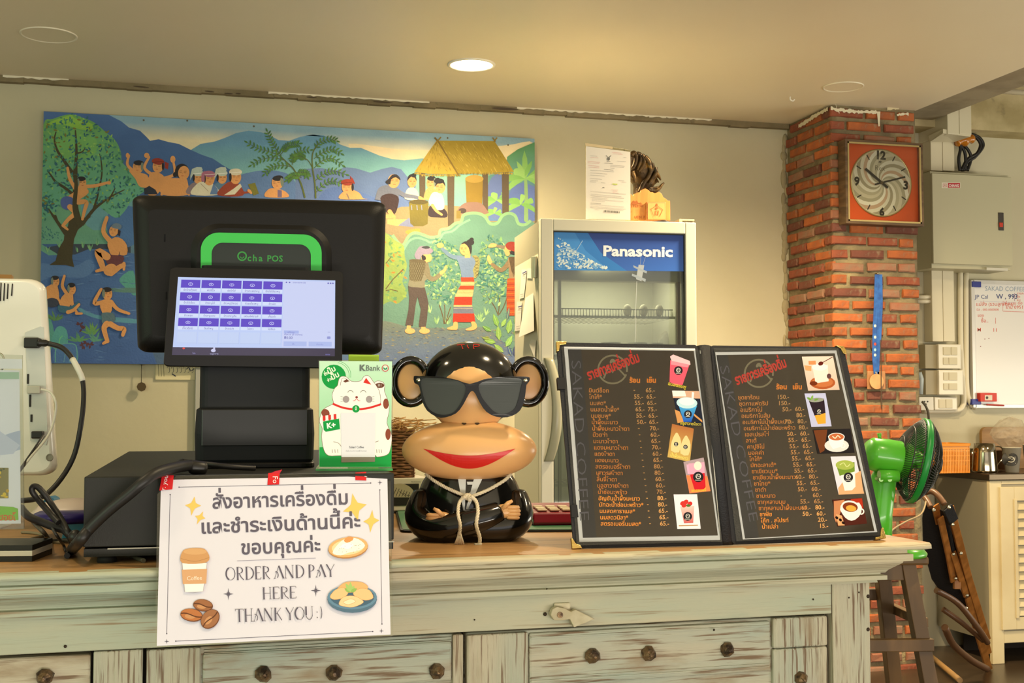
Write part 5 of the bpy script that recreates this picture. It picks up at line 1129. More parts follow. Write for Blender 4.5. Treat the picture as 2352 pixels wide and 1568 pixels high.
kp(k2, '862,842 1035,838 1095,1098 918,1105', 'D6D2E0'); kp(k2, '915,1060 960,1000 1070,940 1085,1060 1095,1098 918,1105', 'D8A478', sm=1); kp(k2, '930,960 1030,930 1035,1050 1010,1075 960,1078', 'E6E2E0', sm=1); kp(k2, '898,890 1028,880 1030,945 925,975', '6A8A30', sm=0); p = k2(962, 900); a.ell(p[0], p[1], 21.5, 11, '9CAC50'); a.line([(p[0] - 12, p[1]), (p[0] - 3, p[1] - 5), (p[0] + 4, p[1] + 4), (p[0] + 12, p[1] - 2)], 2, 'C8D08C', sm=3); badge(k2, 985, 985, 11)
kp(k2, '875,1140 1080,1128 1115,1305 910,1325', '4A2018', sm=0); kp(k2, '885,1150 960,1140 930,1230 900,1300 885,1260', 'C08058', sm=1); kp(k2, '1000,1135 1080,1130 1090,1200 1040,1200', 'A8301C', sm=1); kp(k2, '900,1240 940,1250 960,1318 915,1320', 'D8A070', sm=1); kp(k2, '932,1180 1060,1160 1075,1230 1030,1280 985,1280 945,1240', 'ECE4E0', sm=2); p = k2(998, 1188); a.ell(p[0], p[1], 21, 14, 'ECE4E0', 8); a.ell(p[0], p[1] + 1, 17.5, 11, '7A3418', 8); a.ell(p[0] + 2, p[1] + 4, 12, 7, 'D8A040', 8); p = k2(1075, 1222); a.ring(p[0], p[1], 5.5, 6, 3, 'ECE4E0', n=12)
for dx, dy in ((905, 1265), (930, 1280), (950, 1300)): p = k2(dx, dy); a.ell(p[0], p[1], 4, 3, '1E100C', 40)
a.build('page_print', PRINTG, c2)
def corner(MP, n, pts, par=None):
    s = MB(); P_ = [MP(*p) + n * .0022 for p in pts]; s.rings([P_, [p - n * .0075 for p in P_]], False, True); s.build('brass_corner', gold, mn, bevel=.0008)
corner(LP, ln_, [(1277, 784.5), (1301, 785), (1300, 791), (1286, 793), (1284, 806), (1278, 808)])
corner(LP, ln_, [(1311, 1235), (1316, 1238), (1322, 1248), (1333, 1252), (1337, 1259), (1314, 1261)])
corner(RP, rn_, [(1918, 794), (1936, 795), (1943, 806), (1943, 814), (1936, 812), (1930, 801)])
corner(RP, rn_, [(2023, 1213), (2028, 1212), (2034, 1236), (2010, 1240), (2009, 1234), (2021, 1232)])
for quad in ([(1279, 868), (1297, 868), (1299, 894), (1281, 894)], [(1311, 1160), (1325, 1160), (1328, 1188), (1312, 1188)]):
    sheet_solid(lambda x, y: LP(x, y) + ln_ * .0025, quad, ln_, .008, 'page_clip', M('clip_black', '121216', .5), mn)
sheet_solid(lambda x, y: LP(x, y) + ln_ * .0019, [(1289, 797), (1609, 804), (1658, 1244), (1324, 1253)], ln_, .0003, 'clear_pocket', glass('pocket', a=.0, rough=.06), mn)
sheet_solid(lambda x, y: RP(x, y) + rn_ * .0019, [(1638, 800), (1924, 800), (2020, 1230), (1690, 1243)], rn_, .0003, 'clear_pocket', glass('pocket'), mn)

# ------------------------------------------------------------------ cat card in a clear stand, on the drawer
cb = dfr.pz(816, 1080, dz1); kf_ = Fr(dfr.W(cb.x, cb.y, 0), DA + R(3))
kn_ = (kf_.v * -1 + V((0, 0, .12))).normalized(); k0 = kf_.W(0, 0, dz1 + .002)
def KB(x, y): return onP(x, y, k0, kn_)
cc = thing('payment_card', kf_.W(0, 0, dz1), 'green bank payment card showing a white lucky cat, in a clear stand beside the till', 'card stand')
qd = [(733, 829), (900, 830), (897, 1073), (733, 1072)]
sheet_solid(lambda x, y: KB(x, y) + kn_ * .0015, [(731, 827), (902, 828), (899, 1078), (731, 1077)], kn_, .003, 'acrylic_panel', glass('acrylic', a=.01), cc)
kc = sheet_solid(KB, qd, kn_, .0004, 'card', M('card_green', 'BFE3C4', .4), cc)
s = MB(); q = [onZ(725, 1081, dz1 + ZT * 0), onZ(902, 1081, dz1), onZ(898, 1070, dz1), onZ(733, 1070, dz1)]
s.rings([[p + V((0, 0, .003)) for p in q], [p + V((0, 0, .0002)) for p in q]], False, True); s.build('acrylic_foot', M('green_acrylic', '5CC070', .1, alpha=.8), cc)
a = Art(KB, kn_, 1e-5, .0017)
k6 = lambda x, y: (700 + x / 3.137, 780 + y / 3.137)
K6 = lambda s_: P(s_, 3.137, 700, 780)
a.poly(qd, 'C6EACC', grad=('84CF96', 850, 1050)); a.poly(K6('105,775 625,735 622,915 105,915'), '22A04C')
p = k6(208, 268); a.ell(p[0], p[1], 28, 28, '189A46'); a.ring(p[0] + 4, p[1] - 3, 31, 30, .8, '189A46', a0=-80, a1=10); a.ring(p[0] + 6, p[1] - 4, 33, 32, .8, '189A46', a0=-80, a1=10)
for t_, x, y, z_, an in (('ยิ่ง', 142, 262, 10, -28), ('ปุ๊บ', 170, 250, 17, -28), ('จ่าย', 165, 305, 9, -28), ('ปั๊บ', 196, 292, 17, -28)): p = k6(x, y); a.text(t_, p[0], p[1], z_, 'E4F4DC', an, .03)
LN = '8C6A60'; WH = 'F4F6EE'
cat = K6('205,450 195,400 215,350 235,330 245,285 265,265 300,270 335,300 400,298 425,265 460,262 490,300 500,310 520,298 560,305 575,335 572,370 600,450 606,520 590,600 625,690 615,790 590,830 520,845 500,830 400,842 300,842 250,835 170,835 135,790 120,700 125,640 105,590 120,520 150,490 200,465')
a.poly(cat, WH, sm=3); a.line(crv(cat, 3, True), 1, LN, closed=True)
a.poly(K6('420,310 440,275 478,325'), 'D83830', sm=0); a.poly(K6('255,335 265,280 290,278 320,300'), WH); a.line(K6('255,330 266,282 290,278 320,303'), 1, LN, sm=2); a.poly(K6('275,300 300,285 318,300 290,310'), '6A4030', sm=0)
a.ell(*k6(538, 330), 10.5, 6, '6A4030'); [a.line([k6(528 + i * 10, 318), k6(528 + i * 10, 338)], .8, 'E8E8E0') for i in range(3)]
a.poly(K6('500,310 530,360 545,430 540,470'), WH); a.line(K6('500,312 535,370 545,440 538,480'), .9, LN, sm=3)
a.ell(*k6(583, 462), 6.5, 12, '8C4A38'); a.ell(*k6(598, 682), 6, 13, '8C4A38'); a.ell(*k6(148, 530), 9, 10, '8C4A38', -40)
for x in (328, 420): p = k6(x, 382); a.ring(p[0], p[1], 6, 5, 1, '50403C', a0=180, a1=360, n=10)
for x in (296, 462): a.ell(*k6(x, 430), 7.5, 8, 'A39A9C')
a.ell(*k6(372, 415), 3, 2.5, '8C3A38'); a.line(K6('345,440 358,440 372,425 385,440 398,440'), 1.1, 'D83850', sm=3)
for sx, x in ((-1, 278), (1, 478)):
    for dy in (-14, 0, 14): p = k6(x, 428 + dy); a.line([p, (p[0] + sx * 7, p[1] + dy * .1)], .6, '605050')
a.line(K6('200,462 280,492 372,502 460,492 548,465'), 4.6, 'D63430', sm=5); a.ell(*k6(367, 499), 8.5, 8.5, '189A46'); a.ring(*k6(367, 495), 1.6, 4, 1.2, 'DCEFD8', n=10)
for x0 in (195, 215, 235, 515, 532, 549): p = k6(x0, 790); a.line([p, (p[0] + 1, p[1] + 8)], .9, LN)
a.line(K6('205,735 240,745 262,770'), 1, LN, sm=3); a.line(K6('500,740 530,730'), 1, LN)
a.poly(K6('130,590 245,568 252,645 150,664 135,650'), '189A46', sm=0)
for i in range(6): x = 128 + i * 19.5; a.poly(K6(f'{x},{550 - i * 3} {x + 19.5},{547 - i * 3} {x + 21},{580 - i * 3} {x + 10},{588 - i * 3} {x + 1},{583 - i * 3}'), 'D63430' if i % 2 == 0 else 'F4F6EE', sm=0)
p = k6(158, 640); a.text('K+', p[0], p[1], 17, 'F0F8F0', -8, .04)
a.poly(K6('258,528 508,528 505,845 262,845'), 'E6E6EC'); a.poly(K6('262,845 505,845 503,880 262,884'), '8C8474')
p = k6(318, 782); a.text('Sakad Coffee', p[0], p[1], 7, '50505C', 0, .02, width=34); p = k6(292, 806); a.text('บัญชี นาย สกาด คอฟฟี่ ร้านกาแฟ', p[0], p[1], 4, '80808C', 0, width=48)
p = k6(392, 224); a.text('K', p[0], p[1], 19, '6A7470', 0, .05); p = k6(436, 224); a.text('Bank', p[0], p[1], 18, '6A7470', 0, .01, width=33)
p = k6(578, 206); a.ring(p[0], p[1], 7.2, 7.4, 1.6, 'CF5058'); a.ell(p[0], p[1], 6, 6.2, 'D8ECD8'); a.leaf(p[0], p[1] + 4, 8, 4, -130, '2A8A60', hold=False); a.leaf(p[0], p[1] + 4, 8, 4, -50, '2A8A60', hold=False)
a.build('card_print', PRINTG, kc)
# lime card behind it
q0 = kf_.pv(801, 814, .05); q1 = kf_.pv(870, 834, .05)
MB(kf_.M).box((q0.x, .049, dz1), (q1.x, .053, q0.z)).build('lime_card', M('lime_card', 'A8CC34', .5), org=kf_.W(q0.x, .05, dz1), label='lime green card edge peeping out above the cat card, under the monitor', cat='card')

# ------------------------------------------------------------------ mat, calculator, small box, basket
mt_ = thing('desk_mat', onZ(1100, 1222, ZT), 'dark-edged green desk mat lying on the counter behind the monkey figurine', 'desk mat')
mq = [onZ(906, 1166, ZT), onZ(1460, 1164, ZT), onZ(1500, 1221, ZT), onZ(920, 1223, ZT)]
mq[0].y = min(mq[0].y, 99)
def rq(q, r, n=5):
    out = []
    for i in range(4):
        p, a_, b_ = q[i], (q[i - 1] - q[i]).normalized(), (q[(i + 1) % 4] - q[i]).normalized()
        for k in range(n + 1): t = k / n; out.append(p + a_ * r * (1 - t) ** 2 + b_ * r * t ** 2)
    return out
ro = rq(mq, .02)
MB().rings([[p + V((0, 0, .0003)) for p in ro], [p + V((0, 0, .0035)) for p in ro]], False).build('rim', M('mat_black', '1C201C', .5), mt_)
cen = sum(mq, V()) / 4; ri = [cen + (p - cen) * .985 for p in ro]
MB().rings([[p + V((0, 0, .0030)) for p in ri], [p + V((0, 0, .0045)) for p in ri]], False).build('green_top', M('mat_green', '58906A', .3), mt_)
cq = onZ(1268, 1206, ZT + .005); cfz = Fr((cq.x, cq.y, 0), AC - R(8))
cl_ = thing('calculator', (cq.x, cq.y, ZT + .005), 'dark red calculator with pale keys on the green mat, half behind the menu', 'calculator')
x0 = cfz.pv(1226, 1190, 0).x; zt_ = cfz.pv(1300, 1172, .1).z
z_b = ZT + .0048
s = MB(cfz.M); 
prof = [(0, .004), (.004, 0), (.14, 0), (.15, .004), (.15, .026), (.004, .020)]
s.add([(x0 + (0 if i < 9 else .12), v, z_b + z) for i in (0, 9) for v, z in prof], [tuple(range(6)), tuple(range(11, 5, -1))] + [(i, i + 6, (i + 1) % 6 + 6, (i + 1) % 6) for i in range(6)])
s.build('case', M('red_case', '8C1A2A', .35), cl_, bevel=.002)
for r_ in range(3):
    for c_ in range(5):
        v = .018 + r_ * .022; zz = z_b + .020 + (v - .004) * .006 / .146
        s = MB(cfz.M).box((x0 + .010 + c_ * .021, v, zz + .001), (x0 + .026 + c_ * .021, v + .015, zz + .0045)); s.build('key', M('key_cream', 'D8C8A4', .5), cl_, bevel=.0012)
# small white and dark box, wicker basket on it
bq = onZ(950, 1172, ZT + .005)
bf = Fr((bq.x, bq.y, 0), AC); bx = thing('counter_box', (bq.x, bq.y, ZT + .005), 'small white box with dark front and a striped round emblem, left of the figurine', 'box')
X0 = bf.pv(862, 1130, 0).x; X1 = bf.pv(984, 1130, 0).x; Z1 = bf.pv(950, 1097, 0).z
MB(bf.M).box((X0, 0, z_b), (X1, .09, Z1)).build('box_body', M('box_white', 'D8D0B8', .5), bx, bevel=.002)
q = [bf.pv(866, 1112, -.0006), bf.pv(962, 1112, -.0006), bf.pv(962, 1160, -.0006), bf.pv(866, 1160, -.0006)]
MB(bf.M).box((q[0].x, -.001, q[2].z), (q[1].x, 0, q[0].z)).build('dark_front', M('dark_window', '2C2824', .3), bx)
a = Art(lambda x, y: bf.W(*bf.pv(x, y, -.0014)), bf.v * -1, 1e-5, 1e-4)
a.ell(918, 1142, 36, 32, 'B0A684', a0=180, a1=360)
for i in range(8): a.line([(895 + i * 7, 1140), (905 + i * 6, 1118 + i * 2)], 1.3, '3A342C'); a.line([(912 + i * 5, 1126 + i * 2), (930 + i * 3, 1140)], 1.1, '3A342C') if i % 2 else None
a.text('MICROWAVE', 944, 1108, 5, '50483C', 0, width=22)
a.build('emblem', PRINT, bx)
bk = thing('wicker_basket', bf.W((X0 + X1) / 2 - .01, .04, Z1), 'small brown wicker basket filled with raffia standing on the white box', 'basket')
bc = bf.pv(906, 1095, .045); wk = M('wicker', '8C6038', .7, col2='6C4828', ns=60); cxk = bc.x - .012; bw, bd = .046, .038
zt2_ = bf.pv(930, 985, .045).z; nl = 17; dzk = (zt2_ - Z1) / nl
for i in range(nl):
    z = Z1 + dzk * (i + .5); k_ = 1 - .0 * i; pts = []
    m = 48
    for j in range(m):
        t = 2 * pi * j / m; e = 4; cs_, sn_ = cos(t), sin(t); rr = (abs(cs_) ** e + abs(sn_) ** e) ** (-1 / e); w_ = .0012 * (1 if (j // 2 + i) % 2 else -1)
        pts.append(bf.W(cxk + cs_ * rr * (bw + w_), .045 + sn_ * rr * (bd + w_), z))
    MB().tube(pts, dzk * .52, 5, closed=True).build('weave_ring', wk, bk)
s = MB(); s.box((cxk - bw + .002, .045 - bd + .002, Z1), (cxk + bw - .002, .045 + bd - .002, zt2_ - .01)); s.M = bf.M
sb = MB(bf.M); sb.box((cxk - bw + .003, .045 - bd + .003, Z1 + .001), (cxk + bw - .003, .045 + bd - .003, zt2_ - .012)); sb.build('lining', M('wicker_dark', '5A3C22', .9), bk)
s = MB(bf.M)
for i in range(70):
    x, y = cxk + rnd.uniform(-.038, .038), .045 + rnd.uniform(-.03, .03); z = zt2_ - .012
    pts = [(x + rnd.uniform(-.02, .02) * k, y + rnd.uniform(-.02, .02) * k, z + k * rnd.uniform(.006, .012)) for k in range(4)]; s.tube(crv(pts, 3), .0009, 4)
s.build('raffia', M('raffia', 'C89A5C', .7), bk, kind='stuff')

# ------------------------------------------------------------------ monkey figurine
mk0 = onZ(1078, 1243, ZT); _r = ray(1078, 1243); _r.z = 0; mk0 = mk0 + _r.normalized() * .055; fr = Fr((mk0.x, mk0.y, 0), -YAW * .9)
mk = thing('monkey_figurine', (fr.o.x, fr.o.y, ZT), 'glossy black and tan monkey figurine in sunglasses with a white cord round its neck', 'figurine')
MD = (V((fr.o.x, fr.o.y, 0))).dot(HF) / F                   # metres per photo pixel at the figurine
mblk = M('glossy_black', '0B0A08', .14, coat=.6); tan = M('tan_vinyl', 'DDA96E', .28); 
def mz(y): return fr.pv(1078, y, 0).z
def mx(x): return fr.pv(x, 1000, 0).x
def E(cx, cy, rx, ry, rd, v=0, n=36, m=20): return (mx(cx), v, mz(cy)), (rx * MD, rd * MD, ry * MD)
# body: pear with folded arms
s = MB(fr.M); prof = [(.0, 0), (.075, .0), (.083, .006), (.0885, .022), (.088, .04), (.082, .062), (.072, .085), (.060, .104), (.05, .118), (.03, .125)]
s.lathe([(r, z) for r, z in prof], (0, 0, ZT + .0005), n=44, sy=.66); s.build('body', mblk, mk)
HC = (0, .004, mz(885)); 
s = MB(fr.M); s.ell(HC, (112 * MD, 92 * MD, 101 * MD), 44, 26); s.build('head', mblk, mk)
s = MB(fr.M); s.ell((0, -.0125, mz(905)), (88 * MD, 78 * MD, 94 * MD), 40, 22); s.build('face', tan, mk)
# muzzle: rounded snout with a gentle smile
s = MB(fr.M); s.ell((0, -.030, mz(1032)), (152 * MD, 72 * MD, 68 * MD), 48, 24); mz_o = s.build('muzzle', tan, mk)
s = MB(fr.M); s.ell((0, -.012, mz(1050)), (118 * MD, 70 * MD, 62 * MD), 40, 18); s.build('jaw', tan, mk)
from mathutils.bvhtree import BVHTree
def snap(objs, off):
    tr = []
    for o_ in objs:
        W = wmat(o_); tr.append((BVHTree.FromPolygons([W @ v.co for v in o_.data.vertices], [tuple(p.vertices) for p in o_.data.polygons])))
    def f(x, y):
        d = ray(x, y).normalized(); best = None
        for t in tr:
            h_ = t.ray_cast(CAM, d)
            if h_[0] is not None and (best is None or h_[3] < best): best = h_[3]
        return CAM + d * ((best or 2.0) - off)
    return f
a = Art(snap([mz_o], .0012), V((0, -1, 0)), 1e-6, 0)
def mouth(x0, x1, top, bot, col, n=26, m=5):
    rows_ = []
    for j in range(m + 1):
        rows_.append([(x0 + (x1 - x0) * i / n, top(i / n) * (1 - j / m) + bot(i / n) * j / m) for i in range(n + 1)])
    vs = [p for r in rows_ for p in r]; fs = [(j * (n + 1) + i, j * (n + 1) + i + 1, (j + 1) * (n + 1) + i + 1, (j + 1) * (n + 1) + i) for j in range(m) for i in range(n)]
    a.tri(vs, fs, lin(C(col)))
mouth(972, 1184, lambda t: 1030 + 16 * sin(pi * t), lambda t: 1030 + 46 * sin(pi * t), 'C81E1A')
for x in (1066, 1096):
    mouth(x - 6, x + 6, lambda t: 972 - 3 * sin(pi * t), lambda t: 972 + 3 * sin(pi * t), '2C1C10', 8, 2)
MOU = M('mouth_paint', attr=True, rough=.35, flat=True)
a.build('mouth', MOU, mz_o)
for sx in (-1, 1):
    ex = mx(1078 + sx * 136); ez = mz(876)
    pts = [(ex + cos(t) * 39 * MD, .014, ez + sin(t) * 50 * MD) for t in [2 * pi * i / 36 for i in range(36)]]
    er = MB(fr.M).tube(pts, 10 * MD, 10, closed=True).build('ear', mblk, mk)
    MB(fr.M).ell((ex, .016, ez), (37 * MD, 6 * MD, 48 * MD), 28, 10).build('inner_ear', tan, er)
# sunglasses
def gz(pts, v): return [(fr.pv(*k6(*map(float, p.split(','))), v).x, fr.pv(*k6(*map(float, p.split(','))), v).z) for p in pts.split()]
GV = -.079
so = crv(gz('783,262 820,260 900,262 1000,270 1100,290 1190,318 1290,285 1400,268 1540,264 1580,264 1622,270 1619,300 1600,320 1590,400 1570,480 1530,530 1460,558 1380,555 1310,520 1265,460 1230,390 1205,368 1180,395 1140,470 1090,530 1010,560 950,555 880,510 845,440 825,340 805,318 787,308', GV), 2, True)
l1 = crv(gz('838,290 930,275 1080,290 1155,330 1150,400 1110,480 1060,530 980,540 900,505 860,430', GV), 4, True)
l2 = crv(gz('1255,325 1330,290 1450,272 1565,285 1560,340 1540,430 1510,500 1440,535 1370,520 1310,460 1270,400', GV), 4, True)
gl = thing('sunglasses', fr.W(0, GV, mz(960)), 'chunky black sunglasses with grey lenses worn by the monkey figurine', 'sunglasses')
bend = lambda x, y: y + (x / .09) ** 2 * .010
def plate(outer, holes, y0, y1):
    s = MB(fr.M); loops = [outer] + holes; vs = []; 
    tri = tessellate_polygon([[V((p[0], p[1], 0)) for p in lp_] for lp_ in loops]); flat_ = [p for lp_ in loops for p in lp_]; n = len(flat_)
    vs = [(p[0], bend(p[0], y0), p[1]) for p in flat_] + [(p[0], bend(p[0], y1), p[1]) for p in flat_]; fs = [tuple(t) for t in tri] + [tuple(n + i for i in t[::-1]) for t in tri]; k = 0
    for lp_ in loops:
        m = len(lp_)
        for i in range(m): j = (i + 1) % m; fs.append((k + i, n + k + i, n + k + j, k + j))
        k += m
    s.add(vs, fs); return s
gb = M('glasses_black', '100F0E', .22)
plate(so, [l1, l2], GV, GV + .005).build('frame', gb, gl, bevel=.0006)
for l_ in (l1, l2): plate(l_, [], GV + .002, GV + .0035).build('lens', M('lens_grey', '3C403C', .3), gl)
for x, y in ((816, 290), (1592, 292)):
    q = fr.pv(*k6(x, y), GV); MB(fr.M).ell((q.x, bend(q.x, GV) , q.z), (.0035, .0012, .0028), 12, 6).build('rivet', M('chrome', 'C8C4B0', .2, 1), gl)
for sx, x in ((-1, 795), (1, 1610)):
    q = fr.pv(*k6(x, 285), GV); b0 = bend(q.x, GV); MB(fr.M).tube([(q.x, b0 + .002, q.z), (q.x + sx * .001, b0 + .03, q.z), (q.x, b0 + .075, q.z - .004)], .0028, 8).build('temple', gb, gl)
# arms, hands
def arm(pts, r): return MB(fr.M).tube(crv(pts, 6), r if not isinstance(r, list) else r, 14)
Zp = lambda y: mz(y - 12)
n_ = 25
MB(fr.M).tube(crv([(-.070, -.012, Zp(1150)), (-.076, -.036, Zp(1195)), (-.045, -.062, Zp(1218)), (.010, -.068, Zp(1200)), (.044, -.056, Zp(1184))], 6), [.018 + .004 * sin(pi * i / 24) for i in range(25)], 16).build('arm', mblk, mk)
MB(fr.M).tube(crv([(.070, -.012, Zp(1150)), (.076, -.034, Zp(1195)), (.052, -.052, Zp(1216)), (.0, -.060, Zp(1216)), (-.028, -.058, Zp(1202))], 6), [.019 + .003 * sin(pi * i / 24) for i in range(25)], 16).build('arm', mblk, mk)
def hand(c, sx):
    s = MB(fr.M); s.ell(c, (.016, .010, .012), 16, 10)
    for i in range(4):
        z = c[2] + .0075 - i * .005; s.tube(crv([(c[0] + sx * .004, c[1] - .006, z), (c[0] + sx * .016, c[1] - .007, z), (c[0] + sx * (.024 - abs(i - 1.4) * .0015), c[1] - .001, z - .001)], 3), [.0031] * 6 + [.0022], 7)
    s.tube([(c[0] - sx * .002, c[1] - .007, c[2] + .006), (c[0] + sx * .006, c[1] - .009, c[2] + .014), (c[0] + sx * .012, c[1] - .007, c[2] + .017)], [.0038, .0034, .0024], 7)
    return s.build('hand', tan, mk)
hand((.052, -.060, Zp(1180)), 1); hand((-.040, -.066, Zp(1196)), -1)
# white shirt front
bd_o = [o_ for o_ in COL.objects if o_.parent == mk and o_.name.startswith('body')]
a = Art(snap(bd_o, .0015), V((0, -1, 0)), 1e-6, 0)
def strip(l, r, n, col): 
    vs = [(l[0][0] + (l[1][0] - l[0][0]) * i / n, l[0][1] + (l[1][1] - l[0][1]) * i / n) for i in range(n + 1)] + [(r[0][0] + (r[1][0] - r[0][0]) * i / n, r[0][1] + (r[1][1] - r[0][1]) * i / n) for i in range(n + 1)]
    a.tri(vs, [(i, i + 1, n + 2 + i, n + 1 + i) for i in range(n)], lin(C(col)))
strip([k6(1102, 990), k6(1148, 1262)], [k6(1162, 990), k6(1152, 1262)], 10, 'D8DCD8'); strip([k6(1222, 990), k6(1150, 1262)], [k6(1285, 990), k6(1156, 1262)], 10, 'D8DCD8')
strip([k6(1168, 1022), k6(1172, 1044)], [k6(1222, 1022), k6(1218, 1044)], 2, 'D8DCD8'); strip([k6(1185, 1100), k6(1180, 1200)], [k6(1215, 1100), k6(1165, 1220)], 4, 'D8DCD8')
a.build('shirt_print', MOU, mk)
# TIP written on the head
hd = [o_ for o_ in COL.objects if o_.parent == mk and o_.name.startswith('head')]
a = Art(snap(hd, .0008), V((0, -1, 0)), 1e-6, 0)
for s_ in ('1096,38 1130,34 1152,34', '1128,36 1134,50 1140,66', '1172,36 1172,48 1184,62', '1220,66 1214,44 1218,34', '1216,32 1250,34 1256,44 1222,50'):
    a.line(crv(K6(s_), 4), 1.8, 'B82820')
a.build('red_scrawl', MOU, mk)
# cord: two twisted strands
cdn = thing('neck_cord', fr.W(0, -.062, mz(1255)), 'off-white twisted cord with tassels tied round the figurine', 'cord')
cm = M('cotton', 'D9CDB0', .85, bump=.0006, bs=900)
def rope(pts, r, name='cord'):
    q = crv(pts, 10); s = MB()
    for k in range(3):
        o_ = []
        for i, p in enumerate(q):
            p = V(p); t = (V(q[min(i + 1, len(q) - 1)]) - V(q[max(i - 1, 0)])).normalized(); u = t.cross(V((0, 1, .1))).normalized(); w_ = t.cross(u); an = i * .9 + k * 2 * pi / 3
            o_.append(p + u * cos(an) * r * .55 + w_ * sin(an) * r * .55)
        s.tube(o_, r * .62, 6)
    return s.build(name, cm, cdn)
sp_ = snap(bd_o, .004)
def RP_(pts, v=None): return [tuple(fr.W(*fr.pv(x, y, v))) if v is not None else tuple(sp_(x, y)) for x, y in pts]
rope(RP_([(978, 1088)], -.036) + RP_([(995, 1102)], -.050) + RP_([(1022, 1118)], -.060) + RP_([(1048, 1130), (1072, 1140)], -.066), .0024)
rope(RP_([(1174, 1088)], -.036) + RP_([(1160, 1102)], -.050) + RP_([(1130, 1120)], -.060) + RP_([(1104, 1132), (1078, 1141)], -.066), .0024)
kx = fr.pv(1074, 1140, -.068); s = MB(fr.M); s.ell((kx.x, -.069, kx.z), (.007, .005, .0055), 14, 8); s.ell((kx.x + .003, -.072, kx.z - .002), (.004, .004, .006), 12, 8); s.build('knot', cm, cdn)
rope(RP_([(1068, 1140), (1056, 1152)], -.076) + RP_([(1052, 1178)], -.094) + RP_([(1057, 1205)], -.101) + RP_([(1055, 1228)], -.101), .0024)
rope(RP_([(1082, 1140), (1094, 1152)], -.076) + RP_([(1098, 1175)], -.094) + RP_([(1094, 1205)], -.101) + RP_([(1102, 1235)], -.101) + RP_([(1100, 1252)], -.099), .0026)
for cx, y0, y1, sp in ((1055, 1222, 1259, 10), (1098, 1250, 1264, 8)):
    s = MB()
    for i in range(24): 
        p = fr.pv(cx + rnd.uniform(-2, 2), y0, -.100); q = fr.pv(cx + rnd.uniform(-sp, sp), y1 + rnd.uniform(-3, 2), -.100); q.z = max(q.z, ZT + .001); s.tube([fr.W(*p), fr.W((p.x + q.x) / 2, -.103, (p.z + q.z) / 2), fr.W(*q)], .0015, 5)
    s.build('tassel', cm, cdn)
# ------------------------------------------------------------------ glass-door fridge
FA = R(10.6 - 14.8) ; fo = onD(1243, 500, 4.42)
_c = onD(1243, 900, 4.42)
FR = Fr((_c.x, _c.y, 0), FA)
fw = FR.pv(1600, 700, 0).x; fzt = (FR.pv(1243, 500, 0).z + FR.pv(1600, 512, 0).z) / 2
fdep = .50
fg = thing('display_fridge', FR.W(fw / 2, 0, 0), 'tall white glass-door display fridge with a blue header panel by the plain wall', 'fridge')
fwh = M('fridge_white', 'D8D2BC', .35); fsd = M('fridge_side', 'CFC9AC', .45); fin = M('fridge_inside', 'DCD8C6', .5)
l = bpy.data.lights.new('fridge_fill', 'AREA'); l.size = .3; l.energy = 1.6; l.color = (1, .95, .82)  # fill light added inside the unlit fridge to brighten its interior
lo_ = bpy.data.objects.new('fridge_fill', l); COL.objects.link(lo_); lo_.location = FR.W(.3, .2, fzt - .16)
s = MB(FR.M)
for a_, b_ in (((0, .05, .08), (.012, fdep, fzt - .004)), ((fw - .012, .05, .08), (fw, fdep, fzt - .004)), ((0, fdep - .012, .08), (fw, fdep, fzt - .004)), ((0, .05, fzt - .12), (fw, fdep, fzt - .004)), ((0, .05, .06), (fw, fdep, .30))): s.box(a_, b_)
s.build('cabinet', fsd, fg)
s = MB(FR.M); s.box((.014, .055, .3), (.018, fdep - .014, fzt - .12)); s.box((fw - .018, .055, .3), (fw - .014, fdep - .014, fzt - .12)); s.box((.014, fdep - .018, .3), (fw - .014, fdep - .013, fzt - .12)); s.build('liner', fin, fg)
gx0, gx1 = FR.pv(1271, 650, 0).x, FR.pv(1575, 650, 0).x; gzt = FR.pv(1420, 533, 0).z
for nm, a_, b_ in (('door_frame', (0, 0, .1), (gx0, .045, fzt)), ('door_frame', (gx1, 0, .1), (fw, .045, fzt)), ('door_frame', (gx0, 0, gzt), (gx1, .045, fzt)), ('door_frame', (gx0, 0, .1), (gx1, .045, .2))):
    MB(FR.M).box(a_, b_).build(nm, fwh, fg, bevel=.003)
s = MB(FR.M)
for a_, b_ in (((gx0 - .001, .006, .2), (gx0 + .004, .04, gzt)), ((gx1 - .004, .006, .2), (gx1 + .001, .04, gzt)), ((gx0, .006, gzt - .004), (gx1, .04, gzt + .001))): s.box(a_, b_)
s.build('gasket', M('gasket', '3C3C34', .6), fg)
MB(FR.M).box((gx0, .012, .2), (gx1, .016, gzt)).build('door_glass', glass('door_glass', (222, 226, 214), .05, .02), fg)
hz = FR.pv(1420, 619, .011).z
MB(FR.M).box((gx0 + .003, .018, hz), (gx1 - .003, .03, gzt - .002)).build('header_panel', M('header_blue', '28469C', .4), fg)
FM = lambda x, y: FR.W(*FR.pv(x, y, .0112))
a = Art(FM, FR.v * -1, 2e-6, 0)
HB = M('header_print', attr=True, rough=.4, flat=True, emit=0)
a.poly([(1271, 533), (1576, 536), (1574, 623), (1271, 620)], '24408F', grad=('3468C0', 555, 625))
a.poly([(1271, 533), (1350, 534), (1380, 580), (1440, 622), (1271, 620)], '2F7CCB', sm=0); a.poly([(1271, 533), (1320, 534), (1345, 575), (1400, 621), (1271, 620)], '4290DC')
rc = random.Random(5)
for i in range(420):
    t = rc.random(); x = 1274 + 120 * t; y = 617 - rc.random() * (78 * (1 - t) ** 1.3 + 3); 
    if y > 616 or x < 1280: continue
    a.ell(x, y, rc.uniform(1, 4.5), rc.uniform(.8, 2.6), rc.choice(['C4DCE8', 'A8CCE8', 'DCE8E8', '6CA8DC', '4290DC', 'E4ECE8']), rc.uniform(-70, 40), n=8)
